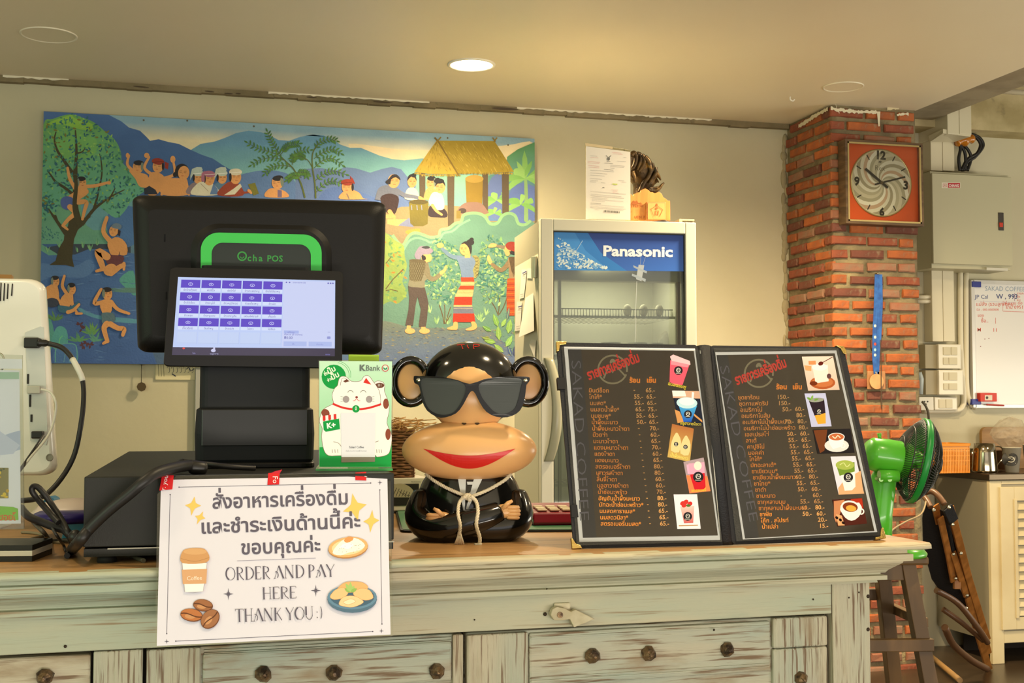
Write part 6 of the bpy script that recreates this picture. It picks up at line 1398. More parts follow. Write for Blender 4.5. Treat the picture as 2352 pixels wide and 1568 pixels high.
for i in range(5): a.line([(1276 + rc.random() * 50, 540 + rc.random() * 50), (1282 + rc.random() * 60, 545 + rc.random() * 50)], 1.4, 'A8CCEC')
p = (1383, 588); a.text('Panasonic', 1384, 587, 33, 'E4EAF0', .8, .035, width=161)
a.build('header_print', HB, fg)
# tape patch and crack line on the glass
a = Art(lambda x, y: FR.W(*FR.pv(x, y, .0112)), FR.v * -1, 3e-5, 0)
TP = M('tape', attr=True, rough=.3, flat=True, alpha=.75)
kk = lambda x, y: (1180 + x / 3.92, 480 + y / 3.92)
a.poly([kk(1125, 500), kk(1175, 505), kk(1150, 650), kk(1100, 630)], 'C4CCD4'); a.poly([kk(1075, 505), kk(1200, 560), kk(1195, 580), kk(1080, 525)], 'B4C0CC'); a.poly([kk(1065, 580), kk(1190, 630), kk(1185, 655), kk(1062, 600)], 'B4C0CC')
a.line([kk(1108, 650), kk(1098, 900), kk(1092, 980), kk(1098, 1060), kk(1092, 1200)], 1.6, 'C8CCC8'); a.line([kk(1145, 400), kk(1140, 500)], .9, 'A4B0CC'); a.line([kk(1190, 420), kk(1160, 510)], .9, 'A4B0CC'); a.line([kk(1102, 980), kk(1110, 1200)], .8, 'B8BCB0')
a.build('glass_tape', TP, fg)
# shelves with wire rails
wm = M('wire_white', 'D0CCB8', .4)
for py, nm in ((725, 1), (815, 0), (960, 0), (1110, 0)):
    z = FR.pv(1420, py, .09).z; rk = MB(FR.M).box((.03, .09, z - .009), (fw - .05, .095, z)).build('shelf', wm, fg)
    s = MB(FR.M)
    for i in range(26): x = .035 + (fw - .09) * i / 25; s.cyl((x, .09, z - .004), (x, fdep - .03, z - .004), .0015, n=5)
    s.build('shelf_wire', wm, rk, kind='stuff')
    if nm:
        xs0 = FR.pv(1289, 715, .085).x; xs1 = FR.pv(1545, 715, .085).x; zt_ = FR.pv(1420, 710, .085).z; s = MB(FR.M)
        s.tube([(xs0, .085, z), (xs0, .085, zt_), (xs1, .085, zt_), (xs1, .085, z)], .0022, 6); s.build('rail', wm, rk)
        for i in range(38): x = xs0 + (xs1 - xs0) * (i + .5) / 38; MB(FR.M).cyl((x, .085, z - .004), (x, .085, zt_), .0013, n=5).build('rail_wire', wm, rk)
MB(FR.M).box((.015, .06, hz - .035), (fw - .015, .12, hz + .01)).build('light_cover', M('fridge_cover', 'B4AC90', .5), fg)
for px in (1283, 1552): x = FR.pv(px, 700, .1).x; MB(FR.M).box((x - .005, .08, .3), (x + .005, .095, hz - .03)).build('shelf_bracket', M('bracket', 'C0BAA4', .4), fg)
x = FR.pv(1563, 700, .05).x; MB(FR.M).box((x - .008, .06, .3), (x + .004, .07, hz)).build('door_hinge_strip', M('wood_brown', '7A5A34', .5), fg)
egg = M('egg_white', 'D8D0B8', .5)
z = FR.pv(1420, 725, .12).z
for i, (px, lab) in enumerate(((1441, 'left'), (1478, 'middle'), (1514, 'right'), (1268, 'edge'))):
    q = FR.pv(px, 722, .14); r_ = .014 if i < 3 else .012
    if i == 3: q.x = .03
    MB(FR.M).ell((q.x, .14, z + .0225), (r_ * 1.15, r_, .0225), 16, 10).build('egg', egg, org=FR.W(q.x, .14, z), cat='egg', group='eggs on the top fridge shelf',
        label={'left': 'white egg on the top fridge shelf, first of the three standing together', 'middle': 'white egg on the top fridge shelf, in the middle of three', 'right': 'white egg on the top fridge shelf, nearest the hinge strip', 'edge': 'lone white egg on the top fridge shelf beside the liner wall'}[lab])
z = FR.pv(1420, 815, .12).z
for px, lab, dy in ((1403, 'first from the crack line', 786), (1463, 'behind the crack line', 787), (1500, 'next to the plastic bag', 788)):
    q = FR.pv(px, dy, .2); zt_ = max(q.z, z + .03); MB(FR.M).lathe([(.02, z), (.036, z + (zt_ - z) * .7), (.038, zt_), (.035, zt_), (.03, z + .01)], (q.x, .2, 0), n=24).build('bowl', M('bowl_grey', 'A8A48C', .35), org=FR.W(q.x, .2, z), cat='bowl', group='bowls on the second fridge shelf', label='grey bowl on the second fridge shelf, ' + lab)
q = FR.pv(1532, 775, .3); s = MB(FR.M); rr = random.Random(2); rs = []
for i in range(8):
    z_ = z + .10 * i / 7; r_ = [.035, .042, .045, .045, .042, .035, .024, .01][i]; rs.append([(q.x + cos(t) * r_ * rr.uniform(.85, 1.1), .3 + sin(t) * r_ * .8, z_) for t in [2 * pi * k / 14 for k in range(14)]])
s.rings(rs, True, True).build('plastic_bag', M('bag_clear', 'C4BEA8', .25, alpha=.8, bump=.01, bs=40), org=FR.W(q.x, .3, z), cat='bag', label='crumpled clear plastic bag on the second fridge shelf')
# curved handle
s = MB(FR.M); pts = []
for px, py in ((1262, 826), (1276, 862), (1283, 905), (1284, 945), (1281, 990), (1274, 1030), (1263, 1056)): q = FR.pv(px, py, -.03); pts.append(q)
x_b = gx0 - .012
rs = []
for i, q in enumerate(crv([(FR.pv(px, py, -.02).x, FR.pv(px, py, -.02).z) for px, py in ((1262, 822), (1271, 862), (1276, 905), (1277, 945), (1275, 990), (1269, 1030), (1262, 1060))], 4)):
    t = i / 24; v = .0 - .035 * sin(pi * t) - .004; hw = .017 + .002 * sin(pi * t)
    rs.append([(q[0] - hw, v, q[1]), (q[0] - hw * .6, v - .008, q[1]), (q[0] + hw * .6, v - .008, q[1]), (q[0] + hw, v, q[1]), (q[0] + hw * .5, v + .006, q[1]), (q[0] - hw * .5, v + .006, q[1])])
s.rings(rs, True, True).build('handle', M('handle_grey', 'ADA98F', .3), fg)
# papers stuck on the side
SX = lambda x, y, k=-.002: FR.W(*FR.pu(x, y, k))
def side_paper(quad, lab, lines, curl=0):
    P_ = [SX(x, y, -.002 - (curl if i >= 2 else 0)) for i, (x, y) in enumerate(quad)]
    t = thing('pinned_paper', P_[3], lab, 'paper', 'papers on the fridge side'); s = MB(); n = FR.u * -1
    s.rings([P_, [p + FR.u * .0008 for p in P_]], False, True); s.build('sheet', M('paper_cream', 'DED8C8', .7), t)
    if lines:
        a = Art(lambda x, y: SX(x, y, -.0035 - curl * max(0, (y - quad[0][1]) / (quad[2][1] - quad[0][1]))), n, 1e-5, 0)
        for pts, w_, c_ in lines: a.line(pts, w_, c_)
        a.build('print', PRINT, t)
kk = lambda x, y: (850 + x / 3.92, 480 + y / 3.92)
side_paper([kk(1365, 545), kk(1412, 545), kk(1385, 798), kk(1345, 808)], 'narrow receipt on the fridge side, topmost of the hanging papers', [([kk(1372, 580), kk(1408, 560)], 2.5, '3C3C78'), ([kk(1372, 610), kk(1400, 600)], 1, '9A9890'), ([kk(1352, 770), kk(1382, 764)], 1.2, '9A9890')])
side_paper([kk(1322, 838), kk(1368, 832), kk(1352, 1092), kk(1300, 1098)], 'receipt with blue heading on the fridge side, lower back one', [([kk(1332, 882), kk(1366, 872)], 2.5, '3C3C78'), ([kk(1330, 915), kk(1362, 908)], 1, '9A9890'), ([kk(1314, 1060), kk(1350, 1052)], 1.2, '9A9890')])
side_paper([kk(1400, 800), kk(1470, 755), kk(1475, 1095), kk(1338, 1155)], 'large blank white sheet on the fridge side beside the painting edge', [], .012)
side_paper([kk(1450, 1175), kk(1495, 1180), kk(1480, 1340), kk(1432, 1215)], 'small torn cream paper low on the fridge side near the ear of the figurine', [], .004)
P_ = [SX(*kk(x, y), -.012) for x, y in ((1448, 425), (1478, 425), (1476, 620), (1450, 620))]
s = MB(); s.rings([P_, [p + FR.u * .011 for p in P_]], False).build('note_clip', M('clip_metal', 'A8A48C', .3, .7), org=P_[3], cat='clip', label='grey metal clip holding a card on the fridge side', bevel=.002)
side_paper([kk(1415, 535), kk(1455, 533), kk(1458, 625), kk(1412, 622)], 'small white card held by the metal clip on the fridge side', [])
# letter in a stand, carved sculpture, wooden plaque, small things on the fridge
FT = fzt
q = FR.pv(1395, 507, .05); ls = thing('letter_holder', FR.W(q.x, .06, FT), 'white official letter in a clear stand on top of the fridge', 'letter')
kl = lambda x, y: (1300 + x / 6.532, 300 + y / 6.532)
LM = lambda x, y, k=.05: FR.W(*FR.pv(x, y, k))
def slab(quad, v0, v1, nm, mat, par, **k):
    s = MB(); s.rings([[LM(x, y, v0) for x, y in quad], [LM(x, y, v0) + FR.v * (v1 - v0) for x, y in quad]], False); return s.build(nm, mat, par, **k)
slab([kl(290, 180), kl(965, 290), kl(967, 1345), kl(300, 1330)], .054, .056, 'acrylic', glass('holder_acrylic', (240, 236, 215), .02), ls)
pr_ = slab([kl(300, 232), kl(965, 318), kl(967, 1345), kl(300, 1325)], .05, .0515, 'paper', M('letter_paper', 'E2DACE', .5), ls)
slab([kl(292, 185), kl(700, 240), kl(700, 275), kl(296, 228)], .052, .053, 'old_tape', M('old_tape', 'D4BE94', .4), ls)
a = Art(lambda x, y: LM(x, y, .0495), FR.v * -1, 2e-5, 0)
G = 'A8A29C'; RD = 'D4A09C'
def lt(x0, x1, y, c=G, w_=.7): a.line([kl(x0, y), kl(x1, y + (x1 - x0) * .08)], w_, c)
for x0, x1, y, c in ((690, 830, 325, RD), (700, 850, 345, RD), (365, 470, 375, G), (365, 485, 400, RD), (325, 510, 460, RD), (325, 500, 480, RD), (330, 500, 520, RD), (335, 500, 545, RD), (575, 705, 485, '6C6660'), (860, 905, 400, G), (770, 900, 455, G), (665, 880, 515, G), (665, 870, 535, G), (665, 730, 560, G), (570, 710, 580, '6C6660'), (365, 720, 590, G), (365, 620, 630, G), (365, 580, 665, G), (365, 540, 715, G), (365, 480, 745, G), (365, 450, 765, G), (785, 875, 745, G), (835, 905, 768, G), (525, 590, 780, G), (365, 900, 910, G), (370, 830, 950, G), (365, 870, 975, '8C8680'), (365, 620, 1000, G), (390, 860, 1025, G), (390, 580, 1050, G), (365, 525, 1085, '6C6660'), (365, 870, 1105, G), (365, 900, 1135, G), (365, 860, 1155, G), (430, 500, 1185, G), (680, 780, 885, RD), (700, 770, 905, RD), (700, 790, 930, RD)): lt(x0, x1, y, c)
lt(695, 770, 800, 'BCC850', 2.5); a.line([kl(545, 858), kl(560, 850), kl(575, 862)], 1.6, '5C5650')
p = kl(638, 410); a.ell(p[0], p[1] + 2, 3.2, 4, '6C6A64'); [a.line([p, (p[0] + s_ * 6, p[1] - 6)], 1.3, '6C6A64') for s_ in (-1, 1)]; a.line([(p[0] - 4, p[1] + 8), (p[0] + 4, p[1] + 8.6)], 1, '6C6A64')
x = 568
while x < 800: w_ = rc.uniform(3, 10); a.poly([kl(x, 1192 + (x - 568) * .08), kl(x + w_, 1192 + (x - 568) * .08), kl(x + w_, 1222 + (x - 568) * .08), kl(x, 1222 + (x - 568) * .08)], '4C4844'); x += w_ + rc.uniform(3, 9)
a.build('letter_print', PRINT, pr_)
MB(FR.M).box((FR.pv(1346, 505, .05).x, .05, FT), (FR.pv(1448, 505, .05).x, .11, FT + .003)).build('foot', glass('holder_acrylic'), ls)
# carving
SV = .20
def cpt_(x, y, v=SV): q = FR.pv(*kl(x, y), v); return V((q.x, v, q.z))
cv_ = thing('bronze_carving', FR.W(*cpt_(1100, 1000)), 'dark bronze-coloured carved ram-like head sculpture with wavy folds on the fridge', 'sculpture')
cv_.location.z = FT
brz = M('dark_bronze', '5C4420', .38, .55, col2='2E2212', ns=22, lo=.35, hi=.6, col3='A87C34', ns3=30, lo3=.62, hi3=.75, bump=.003, bs=60)
def blob(pts, v0, name):
    """outline given as rows (x_left, x_right, y) -> rounded solid"""
    rs = []
    for x0, x1, y, th in pts:
        c = (x0 + x1) / 2; q0 = cpt_(x0, y); q1 = cpt_(x1, y); cx = (q0.x + q1.x) / 2; rx = abs(q1.x - q0.x) / 2
        rs.append([(cx + rx * cos(t), SV + th * sin(t) + v0, q0.z) for t in [2 * pi * k / 20 for k in range(20)]])
    s = MB(FR.M); s.rings(rs, True, True); return s.build(name, brz, cv_, sub=0)
blob([(940, 1060, 322, .01), (900, 1130, 345, .03), (880, 1200, 385, .045), (870, 1270, 450, .055), (870, 1320, 520, .06), (870, 1360, 600, .06), (880, 1375, 680, .055), (960, 1340, 740, .05), (1010, 1330, 800, .045), (1015, 1290, 860, .04), (1012, 1130, 930, .03), (1012, 1090, 1000, .03), (1012, 1080, 1345, .03)], 0, 'body')
for pts, r0, r1 in ((((970, 380), (1010, 340), (1045, 380), (1040, 470), (1000, 560), (975, 580)), .011, .006), (((1060, 350), (1110, 370), (1115, 440), (1090, 520), (1060, 600)), .010, .005), (((1130, 375), (1165, 420), (1160, 500), (1110, 590), (1080, 620)), .011, .006), (((1170, 400), (1230, 460), (1250, 540), (1260, 610), (1225, 700), (1160, 790), (1090, 930)), .012, .007), (((1280, 500), (1300, 560), (1260, 650), (1210, 720)), .009, .005), (((1330, 560), (1340, 640), (1290, 720), (1240, 800)), .010, .006), (((975, 620), (1010, 700), (1030, 780)), .014, .008)):
    q = crv([tuple(cpt_(x, y, SV - .05)) for x, y in pts], 5); m = len(q)
    MB(FR.M).tube([(p[0], p[1] - .004, p[2]) for p in q], [r0 + (r1 - r0) * i / (m - 1) for i in range(m)], 10).build('fold', brz, cv_)
for pts in (((1340, 640), (1370, 660), (1400, 700), (1422, 745)), ((1370, 745), (1350, 760), (1330, 800)), ((1230, 900), (1330, 905), (1400, 860), (1440, 810), (1472, 782)), ((1200, 850), (1260, 870), (1340, 860), (1400, 840))):
    q = crv([tuple(cpt_(x, y, SV - .02)) for x, y in pts], 5); m = len(q); MB(FR.M).tube(q, [.010 * (1 - .85 * i / (m - 1)) + .001 for i in range(m)], 10).build('horn', brz, cv_)
q = cpt_(872, 300, SV); MB(FR.M).cyl((q.x, SV, q.z - .03), (q.x, SV, q.z + .008), .004, .0008, 8).build('horn_tip', brz, cv_)
# plaque
PV = .12
pl_pts = '900,960 940,930 967,945 1010,985 1020,950 1085,925 1110,935 1130,890 1190,865 1230,885 1275,925 1290,918 1330,938 1400,918 1440,950 1460,1000 1500,1020 1530,1050 1562,1050 1565,1345 900,1345'
wq = [FR.pv(*kl(*map(float, p.split(','))), PV) for p in pl_pts.split()]
plq = thing('wooden_plaque', FR.W(wq[-3].x - .05, PV, FT), 'light wooden mountain-shaped award plaque with burnt lettering on the fridge', 'plaque')
wd = M('plaque_wood', 'DE9A4E', .55, col2='CE8A42', ns=8, st=(6, 1, .6))
MB(FR.M).prism([(q.x, q.z) for q in wq], PV, PV + .012).build('board', wd, plq, bevel=.0008)
wq = [FR.pv(*kl(*map(float, p.split(','))), PV - .02) for p in '1215,1062 1505,1062 1512,1345 1212,1345'.split()]
MB(FR.M).prism([(q.x, q.z) for q in wq], PV - .014, PV - .001).build('small_frame', M('frame_wood', 'C8844A', .55), plq, bevel=.003)
wq = [FR.pv(*kl(*map(float, p.split(','))), PV - .02) for p in '1235,1085 1485,1085 1490,1330 1234,1330'.split()]
MB(FR.M).prism([(q.x, q.z) for q in wq], PV - .0155, PV - .0141).build('frame_face', M('frame_face', 'DFA25E', .55), plq)
a = Art(lambda x, y: FR.W(*FR.pv(x, y, PV - .001)), FR.v * -1, 2e-5, 0)
BN = 'A85E24'; a.poly([kl(967, 1095), kl(1015, 1045), kl(1035, 1065), kl(1060, 1045), kl(1090, 1085), kl(1120, 1075), kl(1150, 1105), kl(1090, 1095), kl(1040, 1110)], BN)
p = kl(968, 1148); a.text('TN100', p[0], p[1], 8.5, BN, 0, .02, width=29); a.line([kl(968, 1115), kl(1155, 1118)], .8, BN); p = kl(1028, 1316); a.text('UTN 70', p[0], p[1], 8.5, BN, 0, .03, width=27); p = kl(968, 1228); a.text('d', p[0], p[1], 5, BN)
a.build('burnt_lettering', PRINT, plq)
a = Art(lambda x, y: FR.W(*FR.pv(x, y, PV - .017)), FR.v * -1, 2e-5, 0)
a.line([kl(1270, 1180), kl(1365, 1120), kl(1455, 1190)], 1.4, BN); a.line([kl(1272, 1170), kl(1320, 1290)], 1, BN); a.line([kl(1452, 1190), kl(1405, 1285)], 1, BN)
a.ell(*kl(1362, 1112), 2, 3, BN); a.line([kl(1340, 1210), kl(1350, 1270)], 1.8, BN); a.line([kl(1385, 1205), kl(1378, 1270)], 1.8, BN); a.line([kl(1330, 1205), kl(1392, 1205)], 1, BN); a.ell(*kl(1358, 1165), 3, 2.4, BN)
a.build('figure_mark', PRINT, plq)
q0, q1 = FR.pv(1495, 505, .06), FR.pv(1552, 507, .06)
st_ = thing('strap', FR.W(q0.x, .06, FT), 'thin black strap with a red end lying on the fridge front edge', 'strap')
MB(FR.M).tube(crv([(q0.x, .05, FT + .004), ((q0.x + q1.x) / 2, .045, FT + .008), (q1.x - .03, .05, FT + .005)], 6), .004, 8).build('strap_black', M('clip_black'), st_)
MB(FR.M).tube([(q1.x - .03, .05, FT + .005), (q1.x, .05, FT + .004)], .004, 8).build('strap_red', M('tape_red', 'B82838', .4), st_)
q0, q1 = FR.pv(1560, 500, .05), FR.pv(1595, 508, .05)
sc_ = thing('clamp_lamp_base', FR.W(q0.x, .07, FT), 'small pale plastic bracket on the top right corner of the fridge', 'bracket')
s = MB(FR.M); s.box((q0.x, .05, FT + .013), (q1.x, .10, FT + .019)); s.box((q0.x, .05, FT), (q0.x + .012, .10, FT + .014)); s.box((q1.x - .006, .055, FT), (q1.x - .001, .09, FT + .014)); s.build('bracket', M('pale_plastic', 'C0B494', .4), sc_, bevel=.001)

# ------------------------------------------------------------------ wall clock
CY = YP - .075
cq = [onY(x, y, CY) for x, y in ((1941, 318), (2121, 330), (2121, 521), (1944, 511))]
cx0, cx1 = (cq[0].x + cq[3].x) / 2, (cq[1].x + cq[2].x) / 2; cz1 = (cq[0].z + cq[1].z) / 2; cz0 = (cq[2].z + cq[3].z) / 2
ck = thing('wall_clock', ((cx0 + cx1) / 2, YP, cz0), 'square wooden wall clock with an orange panel and silver dial on the brick pillar', 'clock')
wv = M('clock_wood', '6A5238', .45, col2='523E2A', ns=12, st=(.6, 1, 5))
fwid = .012
for a_, b_ in (((cx0, cz0), (cx0 + fwid, cz1)), ((cx1 - fwid, cz0), (cx1, cz1)), ((cx0 + fwid, cz0), (cx1 - fwid, cz0 + fwid)), ((cx0 + fwid, cz1 - fwid), (cx1 - fwid, cz1))):
    MB().box((a_[0], CY, a_[1]), (b_[0], YP - .012, b_[1])).build('frame_side', wv, ck, bevel=.0008)
gd = M('clock_trim', 'C4B078', .3, .6)
s = MB()
i0, i1 = fwid - .001, fwid + .006
for a_, b_ in (((cx0 + i0, cz0 + i0), (cx0 + i1, cz1 - i0)), ((cx1 - i1, cz0 + i0), (cx1 - i0, cz1 - i0)), ((cx0 + i0, cz0 + i0), (cx1 - i0, cz0 + i1)), ((cx0 + i0, cz1 - i1), (cx1 - i0, cz1 - i0))): s.box((a_[0], CY - .001, a_[1]), (b_[0], CY + .006, b_[1]))
s.build('trim', gd, ck)
MB().box((cx0 + fwid, CY + .022, cz0 + fwid), (cx1 - fwid, CY + .03, cz1 - fwid)).build('orange_panel', M('clock_orange', 'E05A1C', .45), ck)
ccx, ccz = (cx0 + cx1) / 2 + .0, (cz0 + cz1) / 2 + .002; R_ = onY(2093, 420, CY + .02).x - onY(1953, 420, CY + .02).x; R_ /= 2; ccx = (onY(2093, 420, CY + .02).x + onY(1953, 420, CY + .02).x) / 2; ccz = onY(2022, 420, CY + .02).z
MB().lathe([(R_, .006), (R_, .002), (R_ * .97, 0), (R_ * .96, .003)], (ccx, CY + .015, ccz), (0, 1, 0), 64, cap=False).build('dial_rim', gd, ck)
dm = M('dial_silver', 'D8D0B8', .3, .15)
MB().lathe([(R_ * .97, 0), (R_ * .97, .004)], (ccx, CY + .0175, ccz), (0, 1, 0), 64).build('dial', dm, ck)
a = Art(lambda x, y: V((ccx + x * R_, CY + .0172, ccz - y * R_)), (0, -1, 0), 1.2e-5, 0)
cols = ['E0DAC6', 'BDB49A', 'EDE8D8', 'A89E84', 'D2C9B0', 'C8A88C', 'E6E0CE', 'B0A88E']
for k in range(24):
    a0 = 2 * pi * k / 24; pin = []; pout = []
    for i in range(13):
        t = i / 12; r_ = .03 + .92 * t; an = a0 + 1.9 * t; pin.append((r_ * cos(an), r_ * sin(an))); an2 = an + 2 * pi / 24 * 1.05; pout.append((r_ * cos(an2), r_ * sin(an2)))
    a.tri(pin + pout, [(i, i + 1, 14 + i, 13 + i) for i in range(12)], lin(C(cols[(k * 5) % 8])))
BK = '2A241C'
for k in range(12):
    if k % 3: an = R(30 * k); a.line([(.76 * sin(an), -.76 * cos(an)), (.93 * sin(an), -.93 * cos(an))], .035, BK)
a.text('12', -.02, -.70, .34, BK, 2, .05, 'c'); a.text('3', .80, .15, .34, BK, 2, .05, 'c'); a.text('6', 0, .96, .32, BK, 2, .05, 'c'); a.text('9', -.80, .10, .34, BK, 2, .05, 'c')
a.text('Rex', -.04, -.36, .22, '6A6250', 0, -.01, 'c'); spark(-.03, -.62, .08, '6A6250', .05, 5, .5)
a.build('dial_print', M('dial_print', attr=True, rough=.3, metal=.2, flat=True), ck)
a = Art(lambda x, y: V((ccx + x * R_, CY + .012, ccz - y * R_)), (0, -1, 0), 1e-4, 0)
for an, l_, w_ in ((-54, .66, .075), (75, .80, .05)): 
    q = R(an); a.line([(-.24 * sin(q), .24 * cos(q)), (l_ * sin(q), -l_ * cos(q))], w_, BK)
a.ell(0, 0, .05, .05, '5A4A30'); a.build('hands', PRINT, ck)
MB().box((cx0 + fwid, CY + .002, cz0 + fwid), (cx1 - fwid, CY + .0035, cz1 - fwid)).build('glass', glass('clock_glass', a=.0), ck)

# ------------------------------------------------------------------ medal, plaque and skewer hanging on the pillar
q = onY(2016, 628, YP - .02); md = thing('hanging_medal', (q.x, YP - .02, onY(2016, 893, YP - .02).z), 'round wooden medal on a blue lanyard hanging from a nail on the brick pillar', 'medal')
rb = M('ribbon_blue', '2E66B4', .6, col2='245098', ns=30)
def band(pts, w_, v, name, mat):
    s = MB(); L_ = [onY(x - w_ / 2, y, v) for x, y in pts] + [onY(x + w_ / 2, y, v) for x, y in pts]; n = len(pts)
    vs = L_ + [p + V((0, .002, 0)) for p in L_]; fs = []
    for i in range(n - 1): fs += [(i, i + 1, n + i + 1, n + i), (2 * n + i, 3 * n + i, 3 * n + i + 1, 2 * n + i + 1), (i, 2 * n + i, 2 * n + i + 1, i + 1), (n + i, n + i + 1, 3 * n + i + 1, 3 * n + i)]
    fs += [(0, n, 3 * n, 2 * n), (n - 1, 3 * n - 1, 4 * n - 1, 2 * n - 1)]
    s.add(vs, fs); return s.build(name, mat, md)
band([(2021, 630), (2022, 700), (2019, 770), (2015, 820), (2014, 862)], 11, YP - .022, 'ribbon', rb)
b2 = band([(2014, 630), (2012, 700), (2009, 760), (2008, 820), (2012, 862)], 9, YP - .027, 'ribbon', rb)
a = Art(lambda x, y: onY(x, y, YP - .0275), (0, -1, 0), 2e-5, 0)
for y, c in ((748, 'C8D0C8'), (774, 'D8DCC8'), (790, 'C04838'), (803, '98C0D0'), (815, 'D8D8C8')): a.ell(2010, y, 3, 3.4, c, n=10)
a.build('ribbon_print', PRINT, b2)
q1 = onY(2013, 876, YP - .03); MB().lathe([(.0335, 0), (.0335, .006)], (q1.x, YP - .034, q1.z), (0, 1, 0), 36).build('medal_disc', M('pale_wood', 'C89A64', .5, col2='B88654', ns=12), md, bevel=.001)
MB().cyl((q.x, YP - .03, q.z), (q.x, YP, q.z), .004, n=8).build('nail', M('chrome'), md); MB().cyl((q1.x, YP - .03, q1.z + .034), (q1.x, YP - .024, q1.z + .045), .004, n=8).build('ring', M('chrome'), md)
q0, q1_ = onY(1992, 852, YP - .02), onY(2034, 894, YP - .02)
MB().box((q0.x, YP - .022, q1_.z), (q1_.x, YP - .014, q0.z)).build('wood_coaster', M('coaster_wood', 'A8764A', .55), org=(q0.x, YP - .018, q1_.z), cat='coaster', label='square wooden tile hanging behind the round medal on the pillar', bevel=.003)
q0, q1_ = onY(2022, 780, YP - .036), onY(2024, 940, YP - .036)
MB().tube(crv([tuple(q0), tuple((q0 + q1_) / 2 + V((.002, 0, 0))), tuple(q1_)], 6), [.002] * 10 + [.003, .002, .0008], 6).build('hanging_wire', M('dark_wire', '4A3A28', .6), org=q1_, cat='wire', label='thin dark wire hanging in front of the medal on the brick pillar')

# ------------------------------------------------------------------ electrics on the right wall
bxm = M('panel_grey', 'B9B394', .45)
def wbox(nm, px0, py0, px1, py1, yf, mat, par=None, yb=None, bevel=.002, **k):
    ym, xm = (py0 + py1) / 2, (px0 + px1) / 2
    x0, x1 = onY(px0, ym, yf).x, onY(px1, ym, yf).x; z1, z0 = onY(xm, py0, yf).z, onY(xm, py1, yf).z
    return MB().box((x0, yf, z0), (x1, yb if yb else YW, z1)).build(nm, mat, par, bevel=bevel, **k), (x0, x1, z0, z1)
yb_ = YW - .19
q = onY(2228, 620, yb_); eb = thing('electrical_cabinet', (q.x, YW, q.z), 'grey metal electrical cabinet with a red switch on the wall beside the clock', 'electrical cabinet')
_, bb = wbox('cabinet_box', 2138, 398, 2319, 618, yb_ + .018, bxm, eb)
MB().box((bb[0] - .001, yb_, bb[2] + .02), (bb[1] + .001, yb_ + .016, bb[3] - .012)).build('cabinet_door', bxm, eb, bevel=.002)
lk, _ = wbox('lock_plate', 2294, 488, 2306, 529, yb_ - .004, M('lock_dark', '3A342C', .5), eb, yb_); wbox('lock_button', 2296, 511, 2304, 521, yb_ - .008, M('lock_red', 'C03820', .4), lk, yb_ - .003, bevel=.001)
a = Art(lambda x, y: onY(x, y, yb_), (0, -1, 0), 3e-5, 2e-4)
a.rect(2163, 419, 2206, 432, 'DCD4C0'); a.rect(2177, 420, 2205, 431, 'B4202C'); a.text('CHANG', 2179, 429, 8.5, 'E8E0D8', 0, .03, width=24); a.line([(2166, 422), (2174, 422), (2174, 429), (2166, 429)], 1, 'B4202C', closed=True); a.line([(2168, 425), (2172, 425)], 1.4, 'B4202C')
a.poly([(2266, 614), (2315, 616), (2315, 622), (2266, 620)], 'C8C4B4'); a.build('cabinet_badge', PRINT, eb)
tr = M('trunking', 'D4CBAE', .4)
def trunk(nm, lab, x0, y0, x1, y1, split, yf=YW - .07):
    t = thing(nm, onY((x0 + x1) / 2, y1, YW), lab, 'cable trunking'); wbox('trunking_cover', x0, y0, split - .5, y1, yf, tr, t); wbox('trunking_cover', split + .5, y0, x1, y1, yf + .0, tr, t); return t
trunk('cable_trunking', 'white twin cable trunking between the electrical cabinet and the switches', 2141, 620, 2192, 784, 2166)
trunk('cable_trunking', 'short white trunking directly above the electrical cabinet', 2138, 322, 2192, 392, 2165, YW - .09)
trunk('cable_trunking', 'thick white trunking block fixed on the concrete beam near the ceiling', 2176, 228, 2231, 308, 2203, YW - .24)
t = thing('trunking_elbow', onY(2160, 318, YW - .1), 'tapered white trunking elbow under the beam above the cabinet', 'cable trunking')
s = MB(); P0 = [onY(x, y, YW - .10) for x, y in ((2132, 312), (2192, 318), (2192, 326), (2136, 326))]; P1_ = [onY(x, y, YW - .235) for x, y in ((2166, 296), (2231, 308), (2229, 314), (2166, 306))]
s.rings([P0, P1_], False, True); s.build('elbow', tr, t)
for x, lab, r_ in ((2206, 'nearer the trunking', .013), (2219, 'nearer the whiteboard', .013)):
    q0 = onY(x, 622, YW - .016); 
    if x == 2206: pts = [(x, 622), (x, 700), (x + 1, 800), (x + 5, 870), (x + 8, 905), (2212, 930), (2195, 943), (2120, 944)]
    else: pts = [(x, 622), (x, 760), (x + 1, 880), (x + 8, 920), (x + 22, 937)]
    MB().tube([onY(a_, b_, YW - .016) for a_, b_ in crv(pts, 5)], r_, 12).build('wall_conduit', M('pvc'), org=q0, label='cream conduit pipe running down beside the switches, ' + lab, cat='pipe', group='conduits on the right wall')
q = onY(2125, 682, YW - .05)
for y in (682, 692): MB().cyl(onY(2106, y, YW - .05), onY(2142, y, YW - .05), .010).build('short_conduit', M('pvc'), org=onY(2142, y, YW - .05), cat='pipe', label='short white conduit stub between pillar and trunking, ' + ('upper' if y == 682 else 'lower'))
wp_ = M('switch_white', 'DCD6C2', .3); wk_ = M('switch_key', 'C2B898', .35)
